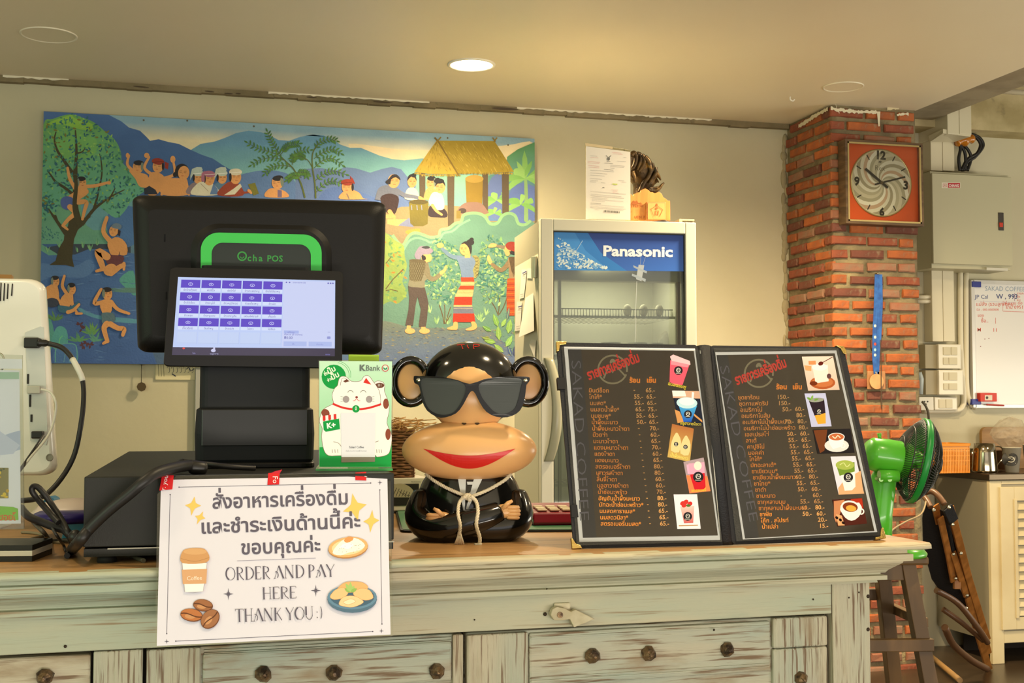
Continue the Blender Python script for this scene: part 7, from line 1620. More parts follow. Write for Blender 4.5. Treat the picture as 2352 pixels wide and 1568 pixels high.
def switch(nm, x0, y0, x1, y1, lab, keys, yf=YW - .075, box=True):
    t = thing(nm, onY((x0 + x1) / 2, y1, YW), lab, 'switch', 'switches under the electrical cabinet')
    if box: wbox('back_box', x0 - 30, y0 + 1, x0 - 2, y1 - 1, yf + .02, M('box_beige', 'A89C7C', .5), t)
    wbox('wall_box', x0, y0, x1, y1, yf + .008, wp_, t, bevel=.003); pl_, _ = wbox('face_plate', x0 + 1, y0 + 1, x1 - 1, y1 - 1, yf, wp_, t, yf + .01, bevel=.003)
    for k_ in keys: wbox('switch_key', *k_, yf - .004, wk_, pl_, yf, bevel=.001)
switch('light_switch', 2155, 790, 2208, 847, 'white four-gang switch box, upper one of the two under the trunking', [(2167, 797, 2183, 815), (2185, 797, 2199, 815), (2167, 821, 2178, 837), (2180, 821, 2199, 837)])
switch('light_switch', 2156, 849, 2213, 907, 'white four-gang switch box, lower one of the two under the trunking', [(2168, 855, 2178, 873), (2180, 855, 2199, 873), (2168, 880, 2178, 895), (2180, 880, 2199, 895)])
switch('light_switch', 2146, 911, 2199, 942, 'flat white double switch plate beside the power socket', [(2157, 917, 2172, 937), (2173, 917, 2188, 937)], YW - .05, False)
t = thing('power_socket', onY(2130, 942, YW), 'white power socket half hidden by the pillar edge', 'socket'); wbox('socket_plate', 2108, 911, 2145, 942, YW - .05, wp_, t, bevel=.003)
for x, y in ((2124, 922), (2131, 922), (2127, 928)): q = onY(x, y, YW - .052); MB().cyl((q.x, YW - .052, q.z), (q.x, YW - .049, q.z), .004, n=10).build('hole', M('socket_dark', '3A3630', .6), t)
MB().tube([onY(a_, b_, YW - .09) for a_, b_ in crv([(2118, 922), (2126, 932), (2132, 948), (2134, 975), (2138, 1010)], 5)], .006, 8).build('fan_cord', M('cord_grey', '5A5444', .6), org=onY(2134, 975, YW - .09), cat='cord', label='dark cord plugged in the socket and dropping behind the fan')
MB().tube([onY(a_, b_, YW - .06) for a_, b_ in ((2111, 855), (2116, 870), (2114, 905))], .012, 8).build('hanging_wrapper', M('wrapper', 'B8C4C4', .3), org=onY(2114, 905, YW - .06), cat='wrapper', label='small shiny wrapper hanging between the pillar and the switches')
# black cables and insulator above the cabinet
cb_ = thing('cable_loops', onY(2215, 392, YW - .08), 'looped thick black cables above the electrical cabinet', 'cable')
for pts in ([(2198, 300), (2222, 306), (2248, 315), (2258, 335), (2240, 360), (2222, 372), (2212, 392)], [(2215, 315), (2236, 312), (2252, 330), (2244, 352), (2222, 366), (2208, 392)], [(2200, 320), (2206, 340), (2202, 365), (2205, 392)], [(2203, 322), (2224, 345), (2230, 365), (2222, 392)], [(2198, 325), (2216, 350), (2218, 392)]):
    MB().tube([onY(a_, b_, YW - .09) for a_, b_ in crv(pts, 6)], .008, 8).build('cable', M('cable_black', '1E1C1A', .45), cb_)
q = onY(2222, 322, YW - .11); iz = thing('insulator', (q.x, YW, q.z - .03), 'orange-brown glazed insulator behind the black cables', 'insulator')
MB().lathe([(.0, 0), (.018, .002), (.024, .012), (.016, .022), (.016, .03), (.028, .042), (.03, .055), (.02, .07), (.016, .08), (.024, .09), (.02, .1), (0, .104)], (q.x - .06, YW - .10, q.z - .012), (1, 0, .25), 24).build('ceramic', M('amber_glaze', 'B8701C', .15, coat=.6), iz)
# whiteboard
yb2 = YW - .03
q = onY(2232, 937, yb2); wb = thing('whiteboard', (q.x, YW, q.z), 'white marker board with hand-written notes, hung past the switches', 'whiteboard')
o_, wbb = wbox('board', 2236, 655, 2640, 930, yb2, M('board_white', 'DEDBD6', .18), wb)
for nm, a_, b_ in (('frame_left', (wbb[0] - .012, wbb[2] - .012), (wbb[0] + .006, wbb[3] + .012)), ('frame_top', (wbb[0], wbb[3] - .004), (wbb[1], wbb[3] + .014)), ('frame_bottom', (wbb[0], wbb[2] - .014), (wbb[1], wbb[2] + .004))):
    MB().box((a_[0], yb2 - .008, a_[1]), (b_[0], YW, b_[1])).build(nm, M('alu', 'C8C4BC', .3, .3), wb, bevel=.001)
for y in (655, 925): wbox('corner_cap', 2233, y - 9, 2254, y + 4, yb2 - .012, M('cap_blue', '2A3488', .4), wb)
a = Art(lambda x, y: onY(x, y, yb2), (0, -1, 0), 2e-5, 1e-4)
kw = lambda x, y: (1780 + x / 3.267, 480 + y / 3.267)
p = kw(1575, 612); a.text('SAKAD COFFEE', p[0], p[1], 15, '8494A8', 1, 0, width=92)
p = kw(1500, 672); a.text('JP Csl', p[0], p[1], 13, '4A5480', 0, .01); p = kw(1660, 672); a.text('W , 993', p[0], p[1], 15, '3A4474', 0, .02)
a.build('board_heading', PRINT, wb)
a = Art(lambda x, y: onY(x, y, yb2), (0, -1, 0), 2e-5, 1e-4)
RDM = 'C8442C'
for t_, x, y, z_ in (('แม่สั่ง (รวมลูกค้าหมู', 1508, 725, 11), ('จำนวน ขอ', 1725, 715, 10), ('ร้าน 0951', 1730, 748, 11), ('บิล - 000-0000000', 1512, 762, 7), ('รายละเอียด', 1815, 640, 7), ('กุ้ง', 1815, 665, 7), ('หมู', 1815, 690, 7), ('ของ', 1520, 808, 9), ('ซื้อ..', 1545, 850, 11), ('M', 1517, 918, 12), ('11', 1632, 920, 12)): p = kw(x, y); a.text(t_, p[0], p[1], z_, RDM, 0, .005)
a.line([kw(1798, 630), kw(1798, 690)], 1, '8C5C80'); a.line([kw(1712, 690), kw(1710, 765), kw(1869, 772)], 1, RDM); a.line([kw(1502, 690), kw(1800, 700)], .7, 'B8B0C0'); a.line([kw(1655, 815), kw(1655, 860)], .9, RDM)
a.build('marker_notes', PRINT, wb)
a = Art(lambda x, y: onY(x, y, yb2), (0, -1, 0), 2e-5, 1e-4)
for x, y in ((1605, 970), (1575, 975), (1543, 1030)): a.ell(*kw(x, y), 1.3, 1.1, '7A2C28', n=8)
a.build('marker_dots', PRINT, wb)

wbox('eraser', 2252, 902, 2290, 922, yb2 - .03, M('eraser_red', 'C83420', .5), None, yb2 - .002, org=onY(2270, 922, yb2 - .01), cat='eraser', label='red whiteboard eraser on the lower left edge of the board')
a = Art(lambda x, y: onY(x, y, yb2 - .0305), (0, -1, 0), 1e-4, 1e-4); a.rect(2262, 907, 2279, 919, 'D8CCB8'); a.ell(2267, 913, 3, 3.4, '3A3430', n=10); a.build('eraser_label', PRINT, [o for o in COL.objects if o.name == 'eraser'][0] and None, cat='label', label='pale square label with a dark ring on the red eraser')
MB().cyl(onY(2266, 929, yb2 - .02), onY(2306, 931, yb2 - .02), .004, n=10).build('marker_pen', M('pen_red', 'B83C34', .4), org=onY(2286, 931, yb2 - .02), cat='pen', label='slim red marker lying on the lower board frame')
q = onY(2240, 645, YW - .02); MB().cyl((q.x, YW - .03, q.z), (q.x, YW, q.z), .006, .006, 10).build('board_nail', M('chrome'), org=(q.x, YW, q.z), cat='nail', label='shiny nail holding up the whiteboard corner')
# ------------------------------------------------------------------ left end of the counter: computer, flyer, tape, cables
CD = 2.05
cf = Fr(onD(60, 900, CD) * 1, -YAW + R(6)); cf.o.z = 0; cf = Fr(cf.o, -YAW + R(6))
im = thing('desktop_computer', (cf.W(-.22, .05, 0).x, cf.W(-.22, .05, 0).y, ZT), 'back of a white all-in-one desktop computer with vent slots near the flyer stand', 'computer')
iw = M('computer_white', 'E2DFD2', .25, coat=.3)
o_ = [(-560, 628), (99, 640), (128, 1092), (-560, 1092)]
IM = lambda x, y, v=0: V((lambda q: (q.x, v, q.z))(cf.pv(x, y, 0)))
s = MB(cf.M); rs = []
for ins, v in ((.01, .022), (.0, .018), (0, .008), (.006, .0), (.02, -.005)):
    rs.append([IM(*qmap(o_, a_, b_), v) for a_, b_ in rrect(ins * .7, ins, 1 - ins * .7, 1 - ins, .055, 6)])
s.rings(rs, True, True).build('shell', iw, im)
for i, (x, y0, y1) in enumerate(((5, 650, 692), (13, 651, 691), (21, 652, 687), (31, 652, 680), (-4, 650, 693), (-13, 650, 693), (-22, 650, 693))):
    s = MB(cf.M); q0, q1 = IM(x, y0, -.006), IM(x - 2, y1, -.006); s.tube([q0, q1], .0011, 6).build('vent_slot', M('slot_dark', '2C2A26', .8), im)
s = MB(cf.M); rs = [[IM(x, y, v) for x, y in ((60, 764), (95, 750), (103, 752), (112, 1010), (108, 1022), (72, 1012))] for v in (-.0052, -.0068)]
s.rings(rs, False, True).build('port_recess', M('recess_white', 'C4C6BE', .4), im)
for x, y, w_, h_ in ((67, 870, .003, .008), (72, 920, .003, .010), (75, 960, .003, .006)): q = IM(x, y, -.007); MB(cf.M).box((q.x - w_ / 2, -.0078, q.z - h_), (q.x + w_ / 2, -.006, q.z + h_)).build('port', M('slot_dark'), im)
q = IM(116, 1050, -.006); MB(cf.M).lathe([(.006, 0), (.0045, -.001), (.0045, .0005)], (q.x, -.0055, q.z), (0, 1, 0), 16).build('screw_cover', M('slot_grey', '8C8676', .5), im)
q = IM(-130, 1092, 0); MB(cf.M).box((q.x - .09, -.012, ZT + .004), (q.x + .07, .0, q.z + .06)).build('stand_neck', iw, im, bevel=.003)
MB(cf.M).box((q.x - .10, -.08, ZT), (q.x + .08, .10, ZT + .006)).build('stand_foot', iw, im, bevel=.002)
plk = M('plug_black', '1C1A16', .4)
q0, q1, q2 = IM(61, 788, -.012), IM(98, 788, -.013), IM(124, 790, -.013)
pc_ = thing('power_cable', cf.W(*q0), 'black power cable with a white band plugged in the back of the white computer', 'cable')
s = MB(cf.M); s.box((q0.x, -.018, q0.z - .0085), (q1.x - .002, -.006, q0.z + .0085)); s.build('plug', plk, pc_, bevel=.002)
MB(cf.M).lathe([(.0075, 0), (.007, .004), (.0055, .006), (.0058, .012), (.004, .016), (.0035, .02)], q1 + V((-.004, 0, 0)), (1, 0, -.05), 12).build('strain_relief', plk, pc_)
CP = lambda x, y, d: onD(x, y, d)
path = crv([tuple(CP(x, y, d)) for x, y, d in ((112, 789, 2.03), (140, 797, 2.03), (160, 815, 2.03), (178, 845, 2.02), (190, 875, 2.02), (192, 920, 2.01), (185, 980, 2.0), (172, 1040, 2.0), (150, 1085, 1.99), (118, 1125, 1.97), (90, 1143, 1.96), (54, 1149, 1.95), (0, 1149, 1.95))], 6)
MB().tube(path, .0042, 8).build('cable', M('cable_black'), pc_)
MB().tube(path[14:25], .0047, 8).build('white_band', M('band_white', 'D0CDBC', .4), pc_)
uc = thing('usb_cable', cf.W(*IM(72, 895, -.01)), 'thin white cable with a metal plug on the port strip of the computer', 'cable')
q0 = IM(68, 895, -.012); MB(cf.M).box((q0.x, -.016, q0.z - .006), (q0.x + .020, -.008, q0.z + .006)).build('plug', M('plug_grey', 'B4AFA0', .35, .3), uc, bevel=.001)
MB().tube(crv([tuple(CP(x, y, d)) for x, y, d in ((94, 894, 2.02), (115, 900, 2.02), (127, 920, 2.01), (128, 945, 2.01), (118, 985, 2.0), (100, 1015, 1.98), (70, 1050, 1.95), (40, 1090, 1.93))], 6), .0019, 7).build('cable', M('band_white'), uc)
bc_ = thing('data_plug', cf.W(*IM(82, 1000, -.01)), 'short black plug low on the computer back with a thin dark lead', 'plug')
q0 = IM(78, 998, -.012); MB(cf.M).box((q0.x, -.018, q0.z - .006), (q0.x + .018, -.006, q0.z + .006)).build('plug', plk, bc_, bevel=.002)
MB().tube([CP(100, 1000, 2.01), CP(80, 1030, 1.97), CP(56, 1065, 1.94), CP(30, 1100, 1.9)], .0026, 7).build('lead', M('cable_black'), bc_)
# ring, wooden edge behind
q = onD(-2, 832, 1.7); MB().tube([q + HR * .0068 * cos(t) + V((0, 0, .012 * sin(t))) for t in [2 * pi * i / 20 for i in range(20)]], .0014, 6, closed=True).build('metal_ring', M('chrome'), org=q, cat='ring', label='metal ring at the left picture edge above the flyer stand')
q0, q1 = onD(-40, 629, 2.25), onD(24, 638, 2.25); MB().box((q0.x, q0.y, q1.z), (q1.x, q0.y + .03, q0.z)).build('wood_strip', M('strip_wood', 'A87C44', .6), org=q0, cat='wood strip', label='thin brown wooden edge peeping over the top of the white computer')
# flyer in an acrylic stand on a striped base
fl_q = onZ(40, 1290, ZT); ff = Fr((fl_q.x, fl_q.y, 0), -YAW + R(4))
fs_ = thing('flyer_stand', ff.W(-.06, 0, ZT), 'clear acrylic flyer stand cut by the left picture edge', 'flyer stand')
fz = ff.pv(30, 1262, .012)
def FLP(x, y, v=.02): q = ff.pv(x, y, v); return ff.W(q.x, v, q.z)
fn = ff.v * -1
qf = [(-190, 846), (50, 853), (54, 1252), (-190, 1256)]
s = MB(); s.rings([[FLP(x, y) for x, y in qf], [FLP(x, y) + ff.v * .003 for x, y in qf]], False, True); s.build('acrylic_front', glass('acrylic2', a=.05), fs_)
s = MB(); s.rings([[FLP(x, y, .036) for x, y in qf], [FLP(x, y, .036) + ff.v * .003 for x, y in qf]], False, True); s.build('acrylic_back', glass('acrylic2'), fs_)
qp = [(-180, 884), (44, 888), (47, 1240), (-180, 1244)]
s = MB(); s.rings([[FLP(x, y, .026) for x, y in qp], [FLP(x, y, .0265) for x, y in qp]], False, True); fp = s.build('flyer', M('flyer_white', 'E4E8F2', .4), fs_)
s = MB(); s.rings([[FLP(x, y, .03) for x, y in ((-150, 858), (50, 862), (50, 884), (-150, 884))], [FLP(x, y, .031) for x, y in ((-150, 858), (50, 862), (50, 884), (-150, 884))]], False, True); s.build('back_sheet', M('flyer_white'), fs_)
a = Art(lambda x, y: FLP(x, y, .0255), fn, 1.5e-5, 0)
a.rect(-180, 892, 43, 908, 'A8C8B4'); a.poly([(-180, 910), (44, 910), (45, 1240), (-180, 1244)], 'E6E9F4'); a.poly([(-180, 1060), (-60, 1030), (0, 1040), (30, 1030), (46, 1026), (46, 1070), (20, 1078), (-180, 1090)], 'B4C0DC', sm=0); a.poly([(-180, 1030), (-40, 1000), (45, 1060), (30, 1080), (-180, 1100)], 'C8D0E6')
a.poly([(-180, 1110), (19, 1112), (19, 1182), (-180, 1184)], '8C8450')
for i in range(40): a.ell(rc.uniform(-60, 17), rc.uniform(1114, 1180), rc.uniform(2, 5), rc.uniform(2, 5), rc.choice(['D8B82C', 'E0C43C', '5C6440', '3C7878', 'C8A424']), n=8)
a.poly([(-180, 1202), (0, 1200), (30, 1202), (41, 1206), (42, 1232), (-180, 1238)], '86C440'); 
for i, t_ in enumerate(('ขอ', 'ย', 'โต', 'ะ')): a.text('ขอยโต'[i], -4 + i * 11, 1233, 22, 'D8682C', -4, .02)
a.build('flyer_print', PRINTG, fp)
b0 = ff.pv(74, 1270, 0); z1 = ff.pv(70, 1251, 0).z; z0 = max(ff.pv(60, 1284, 0).z, ZT)
sbk = thing('striped_block', ff.W(b0.x - .08, 0, ZT), 'black and white layered block under the flyer stand', 'block')
for i, (nm, m_) in enumerate((('black_layer', plk), ('white_layer', M('layer_white', 'DCD8C8', .5)), ('black_layer', plk))):
    MB(ff.M).box((b0.x - .22, 0, ZT + (z1 - ZT) * i / 3), (b0.x, .09, ZT + (z1 - ZT) * (i + 1) / 3 - .0002)).build(nm, m_, sbk, bevel=.0005)
fs_.location.z = z1
# tape dispenser, tape rolls
def roll(nm, px, py, d, ro_, ri_, w_, mat, lab, cat='tape roll', tilt=0):
    c = onD(px, py, d); ax = V((HF.x * cos(tilt), HF.y * cos(tilt), sin(tilt))); o = c
    MB().lathe([(ri_, 0), (ro_, 0), (ro_, w_), (ri_, w_), (ri_, 0)], o, ax, 36, cap=False).build(nm, mat, org=o, label=lab, cat=cat)
td = thing('tape_dispenser', onZ(120, 1205, ZT), 'blue tape dispenser with toothed nose behind the cable tangle', 'tape dispenser')
bl_ = M('disp_blue', '3A86B4', .35); te = M('disp_teal', '2C8098', .35)
df = Fr((onZ(120, 1205, ZT).x, onZ(120, 1205, ZT).y, 0), -YAW)
D = lambda x, y: (lambda q: (q.x, q.z))(df.pv(x, y, 0))
MB(df.M).prism([D(*p) for p in ((72, 1204), (82, 1170), (100, 1148), (112, 1139), (122, 1144), (127, 1152), (136, 1153), (131, 1160), (126, 1172), (112, 1185), (104, 1204))], 0, .03).build('dispenser_body', bl_, td, bevel=.002)
q = onZ(165, 1238, ZT); d2_ = Fr((q.x, q.y, 0), -YAW); D2 = lambda x, y: (lambda q: (q.x, q.z))(d2_.pv(x, y, 0))
MB(d2_.M).prism([D2(*p) for p in ((140, 1238), (144, 1222), (156, 1202), (170, 1197), (200, 1203), (208, 1238))], 0, .03).build('tape_cutter', te, org=q, cat='tape cutter', label='teal tape cutter base against the left side of the cash drawer', bevel=.002)
c = onD(158, 1187, 1.9); MB().lathe([(.0, -.007), (.045, -.007), (.052, -.002), (.052, .006), (.045, .009), (0, .009)], c, (0, 0, 1), 32, sx=.95).build('tape_roll', M('roll_purple', '281C6C', .35), org=c, cat='tape roll', label='dark purple roll lying flat under the pinkish white disc')
c = onD(172, 1172, 1.97); MB().lathe([(.0, -.010), (.062, -.010), (.064, -.002), (.05, .012), (.02, .018), (0, .019)], c, (0, 0, 1), 36).build('white_disc', M('disc_white', 'DCC8BC', .35), org=c, cat='disc', label='pinkish white domed disc behind the drawer corner')
# cables on the counter
cbk = M('cable_black')
def cable(lab, pts, r, mat=cbk, nm='loose_cable', group=None, n=7):
    p = crv([tuple(onD(*q)) if q[2] > 0 else tuple(onZ(q[0], q[1], ZT + r)) for q in pts], n); rr = r
    return MB().tube(p, rr, 8).build(nm, mat, org=V(p[len(p) // 2]), cat='cable', label=lab, group=group)
dF = 1.60
dk = (V(dfr.W(dl, 0, 0))).dot(HF)
cable('thick black cable bundle rising diagonally across the front of the cash drawer', [(165, 1262, 0), (182, 1243, dk - .02), (205, 1215, dk - .02), (250, 1172, dk - .022), (300, 1132, dk - .022), (330, 1106, dk - .02), (362, 1085, dk - .004), (410, 1072, dk + .03), (440, 1068, dk + .06)], .0075)
cable('second black lead twisted beside the thick bundle on the drawer front', [(170, 1250, dk - .012), (215, 1203, dk - .014), (262, 1160, dk - .015), (312, 1122, dk - .012), (350, 1092, dk - .008), (400, 1070, dk + .05), (430, 1066, dk + .08)], .005)
cable('black lead running over the drawer top to the foot of the till', [(400, 1072, dk + .02), (415, 1060, dk + .12), (440, 1062, dk + .12), (480, 1066, dk + .10), (530, 1072, dk + .10), (585, 1075, dk + .12)], .004)
fe = thing('ferrite_core', onD(452, 1072, dk + .06), 'fat black moulded ferrite lump on the cable above the sign', 'ferrite core')
p0_, p1_ = onD(432, 1071, dk + .055), onD(476, 1076, dk + .065); MB().lathe([(.004, 0), (.0085, .003), (.0095, .006), (.0095, (p1_ - p0_).length - .006), (.008, (p1_ - p0_).length - .002), (.004, (p1_ - p0_).length)], p0_, p1_ - p0_, 16).build('core', plk, fe)
cable('thick dark cable loop standing up beside the blue tape dispenser', [(168, 1258, 0), (160, 1232, 1.66), (142, 1195, 1.68), (120, 1160, 1.7), (100, 1132, 1.7), (86, 1118, 1.7), (76, 1118, 1.7), (74, 1128, 1.7), (90, 1150, 1.7), (118, 1182, 1.68), (135, 1200, 1.67)], .0042)
cable('dark twisted leads sagging from the flyer to the cable knot', [(48, 1166, 1.75), (66, 1186, 1.72), (100, 1200, 1.7), (130, 1212, 1.68), (150, 1218, 1.67), (170, 1240, 1.65)], .0055)
cable('grey-brown lead curling from the flyer down to the counter', [(60, 1178, 1.75), (80, 1202, 1.72), (100, 1222, 1.7), (118, 1242, 0), (150, 1240, 0), (180, 1246, 0)], .003, M('cable_grey', '5A5444', .5))
cable('thin light lead lying on the counter behind the flyer base', [(50, 1222, 0), (80, 1224, 0), (100, 1230, 0), (70, 1238, 0), (110, 1243, 0), (140, 1246, 0)], .0022, M('cable_light', '8C8268', .5))
cable('dark lead passing under the drawer front with a pointed tip', [(170, 1243, 0), (200, 1250, 0), (240, 1258, 0), (265, 1264, 0), (300, 1276, 0), (330, 1287, 0)], .003, M('cable_grey'))
cable('short dark cable end pointing down from the knot', [(172, 1246, 1.62), (166, 1258, 0), (154, 1276, 0)], .004)
cable('thin dark strand falling from the knot to the counter', [(120, 1212, 1.68), (132, 1232, 1.66), (146, 1252, 0), (152, 1266, 0)], .002)
q = onD(173, 1232, 1.63); MB().ell(q, (.009, .009, .009), 14, 8).build('cable_knot', plk, org=q, cat='cable tie', label='black tie knot gathering the cables at the left drawer corner')

# ------------------------------------------------------------------ right side: worktop cabinet with louvred door
WX, WY = onY(2275, 1100, 5.0).x, 5.0
_w = onY(2300, 1523, 5.0)
WYF = onZ(2285, 1524, .0).y
WYF = onZ(2302, 1524, 0).y; WX = onY(2275, 1200, WYF).x
WT = onY(2276, 1088, WYF).z
wc = thing('kitchen_cabinet', (WX + .4, WYF, 0), 'beige kitchen cabinet with a steel top and louvred door at the right edge', 'cabinet')
cbm = M('cabinet_beige', 'CDBE96', .5, col2='C2B188', ns=3); cbs = M('cabinet_side', '8E8670', .6)
MB().box((WX, WYF + .002, .10), (WX + .9, YW - .02, WT - .03)).build('carcass', cbs, wc)
s = MB(); s.box((WX - .01, WYF - .012, WT - .028), (WX + .9, YW, WT)); s.build('steel_top', M('steel_top', '54493A', .25, .8), wc, bevel=.003)
def fb_(nm, px0, py0, px1, py1, y0, y1, mat, par): x0, x1 = onY(px0, 1250, WYF).x, onY(px1, 1250, WYF).x; zA, zB = onY(2300, py0, WYF).z, onY(2300, py1, WYF).z; return MB().box((x0, WYF + y0, zB), (x1, WYF + y1, zA)).build(nm, mat, par, bevel=.002)
fb_('front_post', 2275, 1104, 2302, 1524, -.002, .02, cbm, wc); fb_('front_rail', 2302, 1104, 2640, 1112, -.002, .02, cbm, wc); fb_('bottom_rail', 2302, 1450, 2640, 1477, -.002, .02, cbm, wc)
fb_('void', 2302, 1477, 2640, 1524, .3, .31, M('dark_gap'), wc)
dr_ = fb_('door', 2296, 1118, 2328, 1446, -.012, .006, cbm, wc); fb_('door_rail', 2328, 1118, 2640, 1150, -.012, .006, cbm, dr_); fb_('door_rail', 2328, 1418, 2640, 1446, -.012, .006, cbm, dr_); fb_('door_backing', 2328, 1150, 2640, 1418, .008, .014, cbm, dr_)
z1, z0 = onY(2300, 1152, WYF).z, onY(2300, 1416, WYF).z; n = 13; xa, xb = onY(2328, 1250, WYF).x, onY(2640, 1250, WYF).x
fb_('door_bead', 2326, 1146, 2333, 1420, -.018, -.004, cbm, dr_)
for i in range(n):
    z = z0 + (z1 - z0) * (i + .5) / n; h_ = (z1 - z0) / n
    s = MB(); s.add([(x, WYF + v, z + k) for x in (xa, xb) for v, k in ((-.014, -h_ * .42), (-.010, -h_ * .42), (.006, h_ * .38), (.002, h_ * .42))], [(0, 1, 2, 3), (7, 6, 5, 4)] + [(i_, (i_ + 1) % 4, (i_ + 1) % 4 + 4, i_ + 4) for i_ in range(4)])
    s.build('louvre_slat', cbm, dr_)
# things on it
WB = lambda px, dy: onY(px, 1080, WYF + dy).x
def wz(px, py, dy): return onY(px, py, WYF + dy).z
ogm = M('basket_orange', 'DC8A1C', .4)
bx0, bx1 = WB(2148, .10), WB(2228, .10); zt_ = wz(2200, 1018, .10); t = thing('plastic_basket', ((bx0 + bx1) / 2, WYF + .18, WT), 'orange plastic basket with pierced sides on the steel top behind the fan', 'basket')
d_ = .17; h_ = max(zt_ - WT, .1)
s = MB(); s.box((bx0, WYF + .10, WT), (bx1, WYF + .10 + d_, WT + .008)); 
s.rings([[(x, y, z) for x, y in rrect(bx0 - e, WYF + .10 - e, bx1 + e, WYF + .10 + d_ + e, .02, 4)] for z, e in ((WT + h_ - .012, .008), (WT + h_, .010))], False, False)
s.rings([[(x, y, z) for x, y in rrect(bx0 + .004 - e, WYF + .104 - e, bx1 - .004 + e, WYF + .096 + d_ + e, .018, 4)] for z, e in ((WT + .002, 0), (WT + h_ * .25, .003))], False, False)
s.rings([[(x, y, z) for x, y in rrect(bx0 + .004 - e, WYF + .104 - e, bx1 - .004 + e, WYF + .096 + d_ + e, .018, 4)] for z, e in ((WT + h_ - .025, .007), (WT + h_ - .008, .008))], False, False)
s.build('basket_shell', ogm, t)
for i in range(22):
    x = bx0 + (bx1 - bx0) * (i + .5) / 22; MB().box((x - .0022, WYF + .098, WT), (x + .0022, WYF + .101, WT + h_ - .01)).build('bar', ogm, t)
for j in range(3): z = WT + h_ * (.4 + .17 * j); MB().box((bx0, WYF + .099, z), (bx1, WYF + .1015, z + .004)).build('bar', ogm, t)
MB().box((bx0 + .01, WYF + .13, WT + .01), (bx1 - .01, WYF + .25, WT + h_ * .7)).build('bread_packs', M('bread_pack', 'C86C20', .5, col2='E8A848', ns=14, bump=.01, bs=30), org=((bx0 + bx1) / 2, WYF + .19, WT), cat='packs', label='orange wrapped packs filling the plastic basket')
# cutting board leaning on the wall
x0, x1 = onY(2252, 1000, YW - .04).x, onY(2500, 1000, YW - .04).x; z1 = onY(2300, 980, YW - .04).z
pts = rrect(x0, WT, x1, z1, .03, 5)
MB().prism(pts, YW - .05, YW - .03).build('cutting_board', M('board_wood', '9C7440', .5, col2='84602F', ns=5, st=(.5, 1, 5)), org=((x0 + x1) / 2, YW - .04, WT), cat='cutting board', label='brown wooden cutting board leaning on the wall behind the cups', bevel=.004)
def jug(px, pyt, r, dy, lab, hd):
    x = WB(px, dy); zt_ = wz(px, pyt, dy); h_ = zt_ - WT; y = WYF + dy; t = thing('steel_jug', (x, y, WT), lab, 'jug', 'steel milk jugs')
    MB().lathe([(.0, .002), (r * 1.12, .002), (r * 1.15, .01), (r, h_ * .7), (r * .92, h_), (r * .88, h_), (r * .95, h_ * .7), (r * 1.05, .012), (0, .008)], (x, y, WT), n=36).build('jug_body', M('steel', 'A89C84', .12, 1), t)
    MB().tube(crv([(x + hd * r, y - .01, WT + h_ * .9), (x + hd * (r + .03), y - .015, WT + h_ * .85), (x + hd * (r + .035), y - .015, WT + h_ * .5), (x + hd * r * 1.05, y - .01, WT + h_ * .2)], 5), .0035, 8).build('handle', M('steel'), t)
jug(2262, 1018, .050, .10, 'large steel milk jug on the steel top next to the basket', 1); jug(2236, 1030, .035, .22, 'smaller steel milk jug half behind the large one', -1)
def cup(px, pyt, r, dy, lab, mat, logo_=False):
    x = WB(px, dy); zt_ = wz(px, pyt, dy); h_ = zt_ - WT; y = WYF + dy; t = thing('plastic_cup', (x, y, WT), lab, 'cup', 'cups on the steel top')
    MB().lathe([(0, .002), (r * .72, .002), (r, h_), (r * 1.05, h_), (r * 1.05, h_ + .003), (r * .96, h_ + .002), (r * .68, .006), (0, .006)], (x, y, WT), n=32).build('cup_body', mat, t)
    if logo_:
        q = onY(2325, 1055, y - r * .9); a = Art(lambda u, v: V((q.x + u, y - sqrt(max(1e-6, (r * .92) ** 2 - (q.x + u - x) ** 2)) - .001, q.z - v)), (0, -1, 0), 1e-5, 1e-4)
        def dsk(r0, col, r1=0): 
            n = 28; vs = [(r0 * cos(2 * pi * i / n), r0 * sin(2 * pi * i / n)) for i in range(n)] + [(r1 * cos(2 * pi * i / n), r1 * sin(2 * pi * i / n)) for i in range(n)]; a.tri(vs, [(i, (i + 1) % n, n + (i + 1) % n, n + i) for i in range(n)], lin(C(col)))
        dsk(.030, '2C2A26', .0001); dsk(.013, 'C8C4B4', .0105); a.line([(-.011, .004), (-.003, -.006), (.003, 0), (.009, -.005)], .002, 'C8C4B4'); a.line([(-.018, .017), (.018, .017)], .003, 'C8C4B4'); a.build('round_logo', PRINT, t)
cup(2325, 1028, .040, .05, 'frosted take-away cup with a dark round logo on the steel top', M('frost', 'B8B09C', .3, alpha=.85), True)
cup(2372, 1022, .042, .08, 'frosted cup at the very right picture edge on the steel top', M('frost')); cup(2302, 1035, .030, .27, 'dark reddish glass standing behind the logo cup', M('brown_glass', '6A4A30', .15, coat=.5))
s = MB(); rr = random.Random(9); rs = []; xq = WB(2328, .2); 
for i in range(9):
    z = WT + .10 + .15 * i / 8; r_ = [.02, .05, .075, .09, .092, .09, .08, .055, .01][i]; rs.append([(xq + cos(t) * r_ * rr.uniform(.8, 1.15), WYF + .22 + sin(t) * r_ * .7, z + rr.uniform(-.006, .006)) for t in [2 * pi * k / 16 for k in range(16)]])
s.rings(rs, False, True).build('plastic_bag', M('bag_shiny', 'C8B89C', .12, alpha=.35, bump=.02, bs=35), org=(xq, WYF + .22, WT), cat='bag', label='crumpled clear plastic bag of cups above the logo cup')
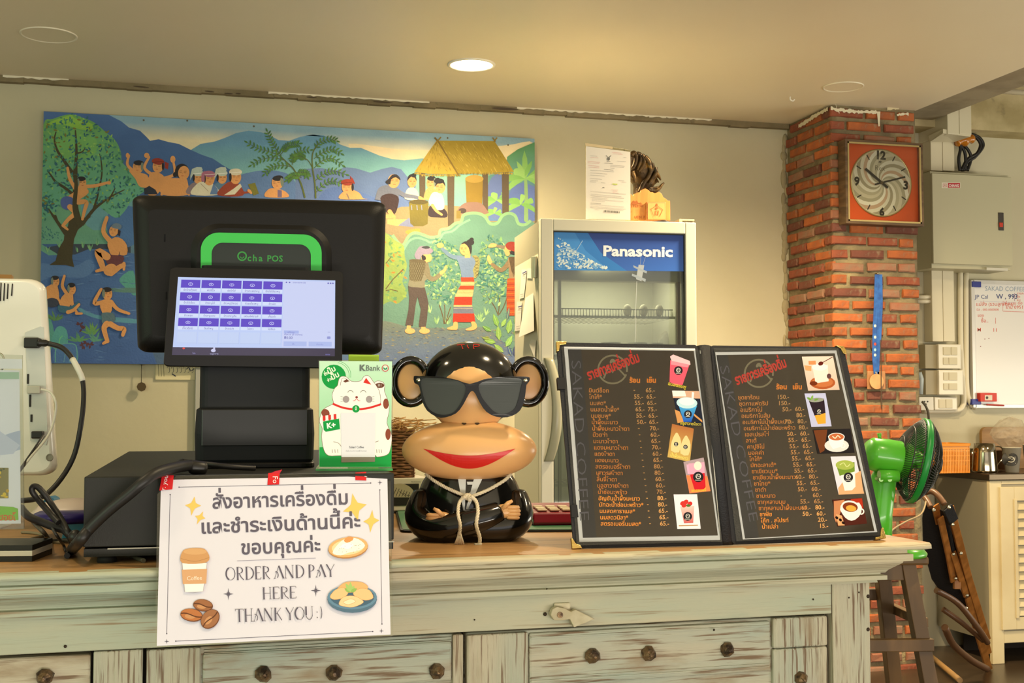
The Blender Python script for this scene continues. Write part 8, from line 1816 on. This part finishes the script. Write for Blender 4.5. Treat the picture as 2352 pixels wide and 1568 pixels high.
# ------------------------------------------------------------------ stool, fan
SD = 3.35
sq = onD(2080, 1279, SD); SZ = sq.z; sf = Fr((sq.x - .0, sq.y, 0), -YAW + R(3)); 
stl = thing('wooden_stool', sf.W(0, .15, 0), 'tall dark wooden stool carrying the green fan at the end of the counter', 'stool')
sw = M('stool_wood', '705430', .5, col2='564022', ns=5, st=(3, 3, .6))
x1 = sf.pv(2135, 1285, 0).x; 
MB(sf.M).box((x1 - .33, 0, SZ - .022), (x1, .30, SZ)).build('seat', sw, stl, bevel=.006)
MB(sf.M).box((x1 - .31, .03, SZ - .065), (x1 - .03, .05, SZ - .022)).build('apron', sw, stl, bevel=.002)
def leg(u0, v0, u1, v1, nm='leg'):
    s = MB(sf.M); w_ = .019; s.rings([[(u + a_ * w_, v + b_ * w_, z) for a_, b_ in ((-1, -1), (1, -1), (1, 1), (-1, 1))] for u, v, z in ((u0, v0, SZ - .022), (u1, v1, 0))], False, True); s.build(nm, sw, stl, bevel=.002)
leg(x1 - .045, .045, x1 + .06, -.02); leg(x1 - .285, .045, x1 - .37, -.02); leg(x1 - .045, .25, x1 + .05, .33); leg(x1 - .285, .25, x1 - .37, .33)
zs = sf.pv(2090, 1478, 0).z
MB(sf.M).box((x1 - .325, -.004, zs - .02), (x1 + .008, .018, zs + .012)).build('stretcher', sw, stl, bevel=.002)
zs2 = zs + .09
MB(sf.M).box((x1 - .325, .28, zs2 - .02), (x1 + .0, .30, zs2 + .012)).build('stretcher', sw, stl, bevel=.002); MB(sf.M).box((x1 - .01, .04, zs2 - .055), (x1 + .01, .29, zs2 - .03)).build('stretcher', sw, stl, bevel=.002)
# fan facing right and away
gm = M('fan_green', '52B22C', .28, coat=.3); gdk = M('fan_band', '1F8A3A', .35); fb2 = M('fan_black', '20201C', .45)
FD = 3.45
fan = thing('desk_fan', onD(2040, 1275, FD), 'bright green desk fan with black cage turned to the wall, standing on the stool', 'fan')
fan.location.z = SZ
fc = onD(2098, 1050, FD); fax = (HR * .97 - HF * .09 + V((0, 0, -.22))).normalized()      # blowing direction
b0 = onD(2055, 1278, FD - .05)
bc0 = onD(2040, 1262, FD - .06)
MB().lathe([(.0, 0), (.098, 0), (.10, .008), (.09, .020), (.05, .034), (.03, .045), (0, .046)], (bc0.x, bc0.y, SZ), (0, 0, 1), 40).build('base', gm, fan)
for i, (px, py) in enumerate(((2064, 1234), (2072, 1238), (2080, 1241), (2087, 1243))):
    q = onD(px, py, FD - .1); MB().cyl((q.x, q.y, SZ + .02), (q.x, q.y, SZ + .040), .006, .005, 10).build('button', gm, fan)
n0, n1 = onD(2014, 1262, FD), onD(2030, 1096, FD)
s = MB(); s.tube([V((n0.x, n0.y, SZ + .01)), n0 * .5 + n1 * .5, n1, onD(2034, 1082, FD)], [.040, .032, .034, .030], 18); s.build('neck', gm, fan)
q = onD(2048, 1092, FD - .03); MB().cyl(q - HF * .02 - HR * .04, q - HF * .02 + HR * .012, .018, .016, 14).build('tilt_joint', gm, fan)
for px, py in ((2024, 1101), (2044, 1101)): q = onD(px, py, FD - .065); MB().cyl(q, q + HF * .04, .006, n=10).build('screw', M('screw_green', '7AA060', .3, .5), fan)
m0, m1 = onD(1995, 1040, FD - .02), onD(2072, 1056, FD)
max_ = (m1 - m0).normalized(); MB().lathe([(.0, -.004), (.035, -.003), (.044, .008), (.048, .05), (.050, (m1 - m0).length), (.048, (m1 - m0).length + .012), (.0, (m1 - m0).length + .013)], m0, m1 - m0, 32).build('motor_housing', gm, fan)
q = onD(2021, 1010, FD - .01); MB().cyl(q, q + V((-.002, 0, .018)), .004, .006, 10).build('knob', gm, fan)
# cage: radius from pixels (the ring seen at an angle)
RC = (970 - 1156) / -2 / F * FD * 1.03
fcent = onD(2108, 1058, FD + .01)
up_v = (V((0, 0, 1)) - fax * fax.z).normalized(); sd_v = fax.cross(up_v).normalized()
def fp_(t, r, k): return fcent + up_v * (r * cos(t)) + sd_v * (r * sin(t)) + fax * k
MB().rings([[fp_(t, r, k) for t in [2 * pi * i / 48 for i in range(48)]] for r, k in ((RC, -.009), (RC + .004, -.006), (RC + .004, .006), (RC, .009), (RC - .003, .006), (RC - .003, -.006))], True, False, True).build('cage_band', gdk, fan, label='green band round the black cage')
def cage(sgn, nm, depth):
    g = None; s = MB(); NR = 84
    prof = lambda u: (RC * (.18 + .82 * u), sgn * (.009 + depth * (1 - u ** 2.2)))
    for i in range(NR):
        t = 2 * pi * i / NR; s.tube([fp_(t + (1 - u) * .5, *prof(u)) for u in (0, .25, .5, .72, .88, 1)], .0011, 4)
    g = s.build(nm, fb2, fan, kind='stuff')
    for u in (0, .4, .75, .97): r_, k_ = prof(u); MB().tube([fp_(2 * pi * i / 48, r_, k_) for i in range(48)], .0016, 5, closed=True).build('cage_ring', fb2, fan)
    MB().lathe([(0, 0), (RC * .2, 0), (RC * .18, .008), (0, .010)], fp_(0, 0, prof(0)[1]), fax * sgn, 24).build('cage_cap', fb2, fan)
cage(-1, 'rear_grille', .05); cage(1, 'front_grille', .045)
for b_ in range(3):
    s = MB(); vs = []; n = 10
    for i in range(n + 1):
        u = i / n; r_ = .03 + (RC * .84 - .03) * u; wdt = .5 + .25 * sin(pi * u)
        for t_, k_ in ((-wdt, -.012), (0, 0), (wdt, .014)): vs.append(fp_(b_ * 2 * pi / 3 + .4 + t_, r_, k_ - .004))
    s.add(vs + [v + fax * .002 for v in vs], [(i * 3 + j, i * 3 + j + 1, i * 3 + j + 4, i * 3 + j + 3) for i in range(n) for j in range(2)] + [(33 + i * 3 + j + 3, 33 + i * 3 + j + 4, 33 + i * 3 + j + 1, 33 + i * 3 + j) for i in range(n) for j in range(2)], True)
    s.build('blade', M('blade_green', '2E8A34', .3, alpha=.9), fan)
MB().cyl(fp_(0, 0, -.03), fp_(0, 0, .02), .026, .022, 20).build('hub', gm, fan)
# ------------------------------------------------------------------ folded camp chair leaning on the cabinet
CH = 4.7
fch = thing('folding_chair', onZ(2270, 1538, 0), 'folded wooden camp chair with black fabric leaning against the cabinet side', 'chair')
cw = M('chair_wood', 'A86C30', .4, col2='8C5822', ns=8, st=(3, 3, .6)); fbk = M('chair_fabric', '15161A', .85, bump=.002, bs=90)
def CHp(x, y, d): return onD(x, y, d)
def slat(pts, w_, th, nm='frame_bar', mat=cw):
    s = MB(); q = [CHp(*p) for p in pts]; rs = []
    for i, p in enumerate(q):
        t = (q[min(i + 1, len(q) - 1)] - q[max(i - 1, 0)]).normalized(); sd = t.cross(HF).normalized(); rs.append([p + sd * w_ / 2 * a_ + HF * th / 2 * b_ for a_, b_ in ((-1, -1), (1, -1), (1, 1), (-1, 1))])
    s.rings(rs, False, True); return s.build(nm, mat, fch, bevel=.002)
dF_ = onZ(2270, 1538, 0).dot(HF); dT = 4.55
dd_ = lambda y: dT + (dF_ - dT) * (y - 1150) / (1538 - 1150)
slat([(2182, 1165, dd_(1165) - .02), (2225, 1330, dd_(1330) - .02), (2268, 1470, dd_(1470) - .02)], .030, .018)
slat([(2160, 1188, dd_(1188) - .05), (2178, 1270, dd_(1270) - .05), (2190, 1335, dd_(1335) - .05)], .024, .016)
slat([(2188, 1268, dd_(1268) - .04), (2220, 1368, dd_(1368) - .04)], .026, .016)
slat([(2190, 1340, dd_(1340) - .06), (2205, 1340, dd_(1340) - .06)], .04, .02)
slat([(2224, 1370, dd_(1370) - .04), (2245, 1450, dd_(1450) - .04), (2272, 1538, dd_(1538))], .030, .018)
slat([(2256, 1440, dd_(1440)), (2272, 1500, dd_(1500))], .022, .018)
slat([(2148, 1160, dd_(1160)), (2158, 1200, dd_(1200))], .03, .016)
slat([(2176, 1165, dd_(1165) - .035), (2190, 1198, dd_(1198) - .035)], .04, .022, 'black_hinge', fbk)
for pts, r in (([(2122, 1140, 4.6), (2130, 1150, 4.58), (2138, 1165, 4.56)], .010), ([(2120, 1132, 4.62), (2140, 1128, 4.6), (2155, 1138, 4.58), (2170, 1158, 4.56)], .011), ([(2150, 1355, 4.9), (2200, 1385, 4.95), (2245, 1440, 5.0), (2268, 1475, 5.1)], .012), ([(2165, 1398, 5.0), (2210, 1430, 5.0), (2258, 1470, 5.1)], .011), ([(2170, 1440, 4.95), (2190, 1480, 5.05), (2230, 1515, 5.2), (2268, 1536, 5.3)], .014)):
    MB().tube([CHp(*p) for p in crv(pts, 5)], r, 10).build('bent_arm', M('arm_wood', '5E4028', .4), fch)
sfp = [(2122, 1158), (2150, 1163), (2178, 1180), (2192, 1260), (2203, 1350), (2230, 1385), (2222, 1400), (2200, 1394), (2160, 1358), (2140, 1330), (2120, 1260), (2118, 1190)]
s = MB(); s.rings([[CHp(x, y, dd_(y) + k) for x, y in sfp] for k in (.0, .03)], False, True); s.build('fabric_seat', fbk, fch, bevel=.005)
s = MB(); s.rings([[CHp(x, y, dd_(y) + k) for x, y in ((2180, 1200), (2192, 1195), (2232, 1345), (2226, 1375), (2205, 1330))] for k in (.02, .035)], False, True); s.build('fabric_back', fbk, fch)
for x, y in ((2145, 1171), (2180, 1165), (2188, 1204), (2190, 1272), (2207, 1270), (2195, 1328), (2221, 1367), (2220, 1396)):
    q = CHp(x, y, dd_(y) - .075); MB().ell(q, (.007, .005, .007), 10, 6).build('rivet', M('chrome'), fch)
MB().tube([onD(x, y, d) for x, y, d in crv([(2128, 1148, 4.58), (2116, 1180, 4.5), (2080, 1198, 4.3), (2045, 1222, 3.9), (2030, 1262, 3.44)], 5)], .003, 6).build('trailing_cord', M('cord_pale', '8C7A5C', .6), org=onD(2080, 1195, 4.4), cat='cord', label='thin pale cord sagging between the fan and the folded chair')
q0, q1 = onZ(2130, 1500, .02), onZ(2205, 1562, .02)
MB().tube([q0, q1], .012, 8).build('floor_bar', M('bar_wood', '9C7848', .5), org=q1, cat='bar', label='pale wooden bar lying on the floor behind the stool leg')
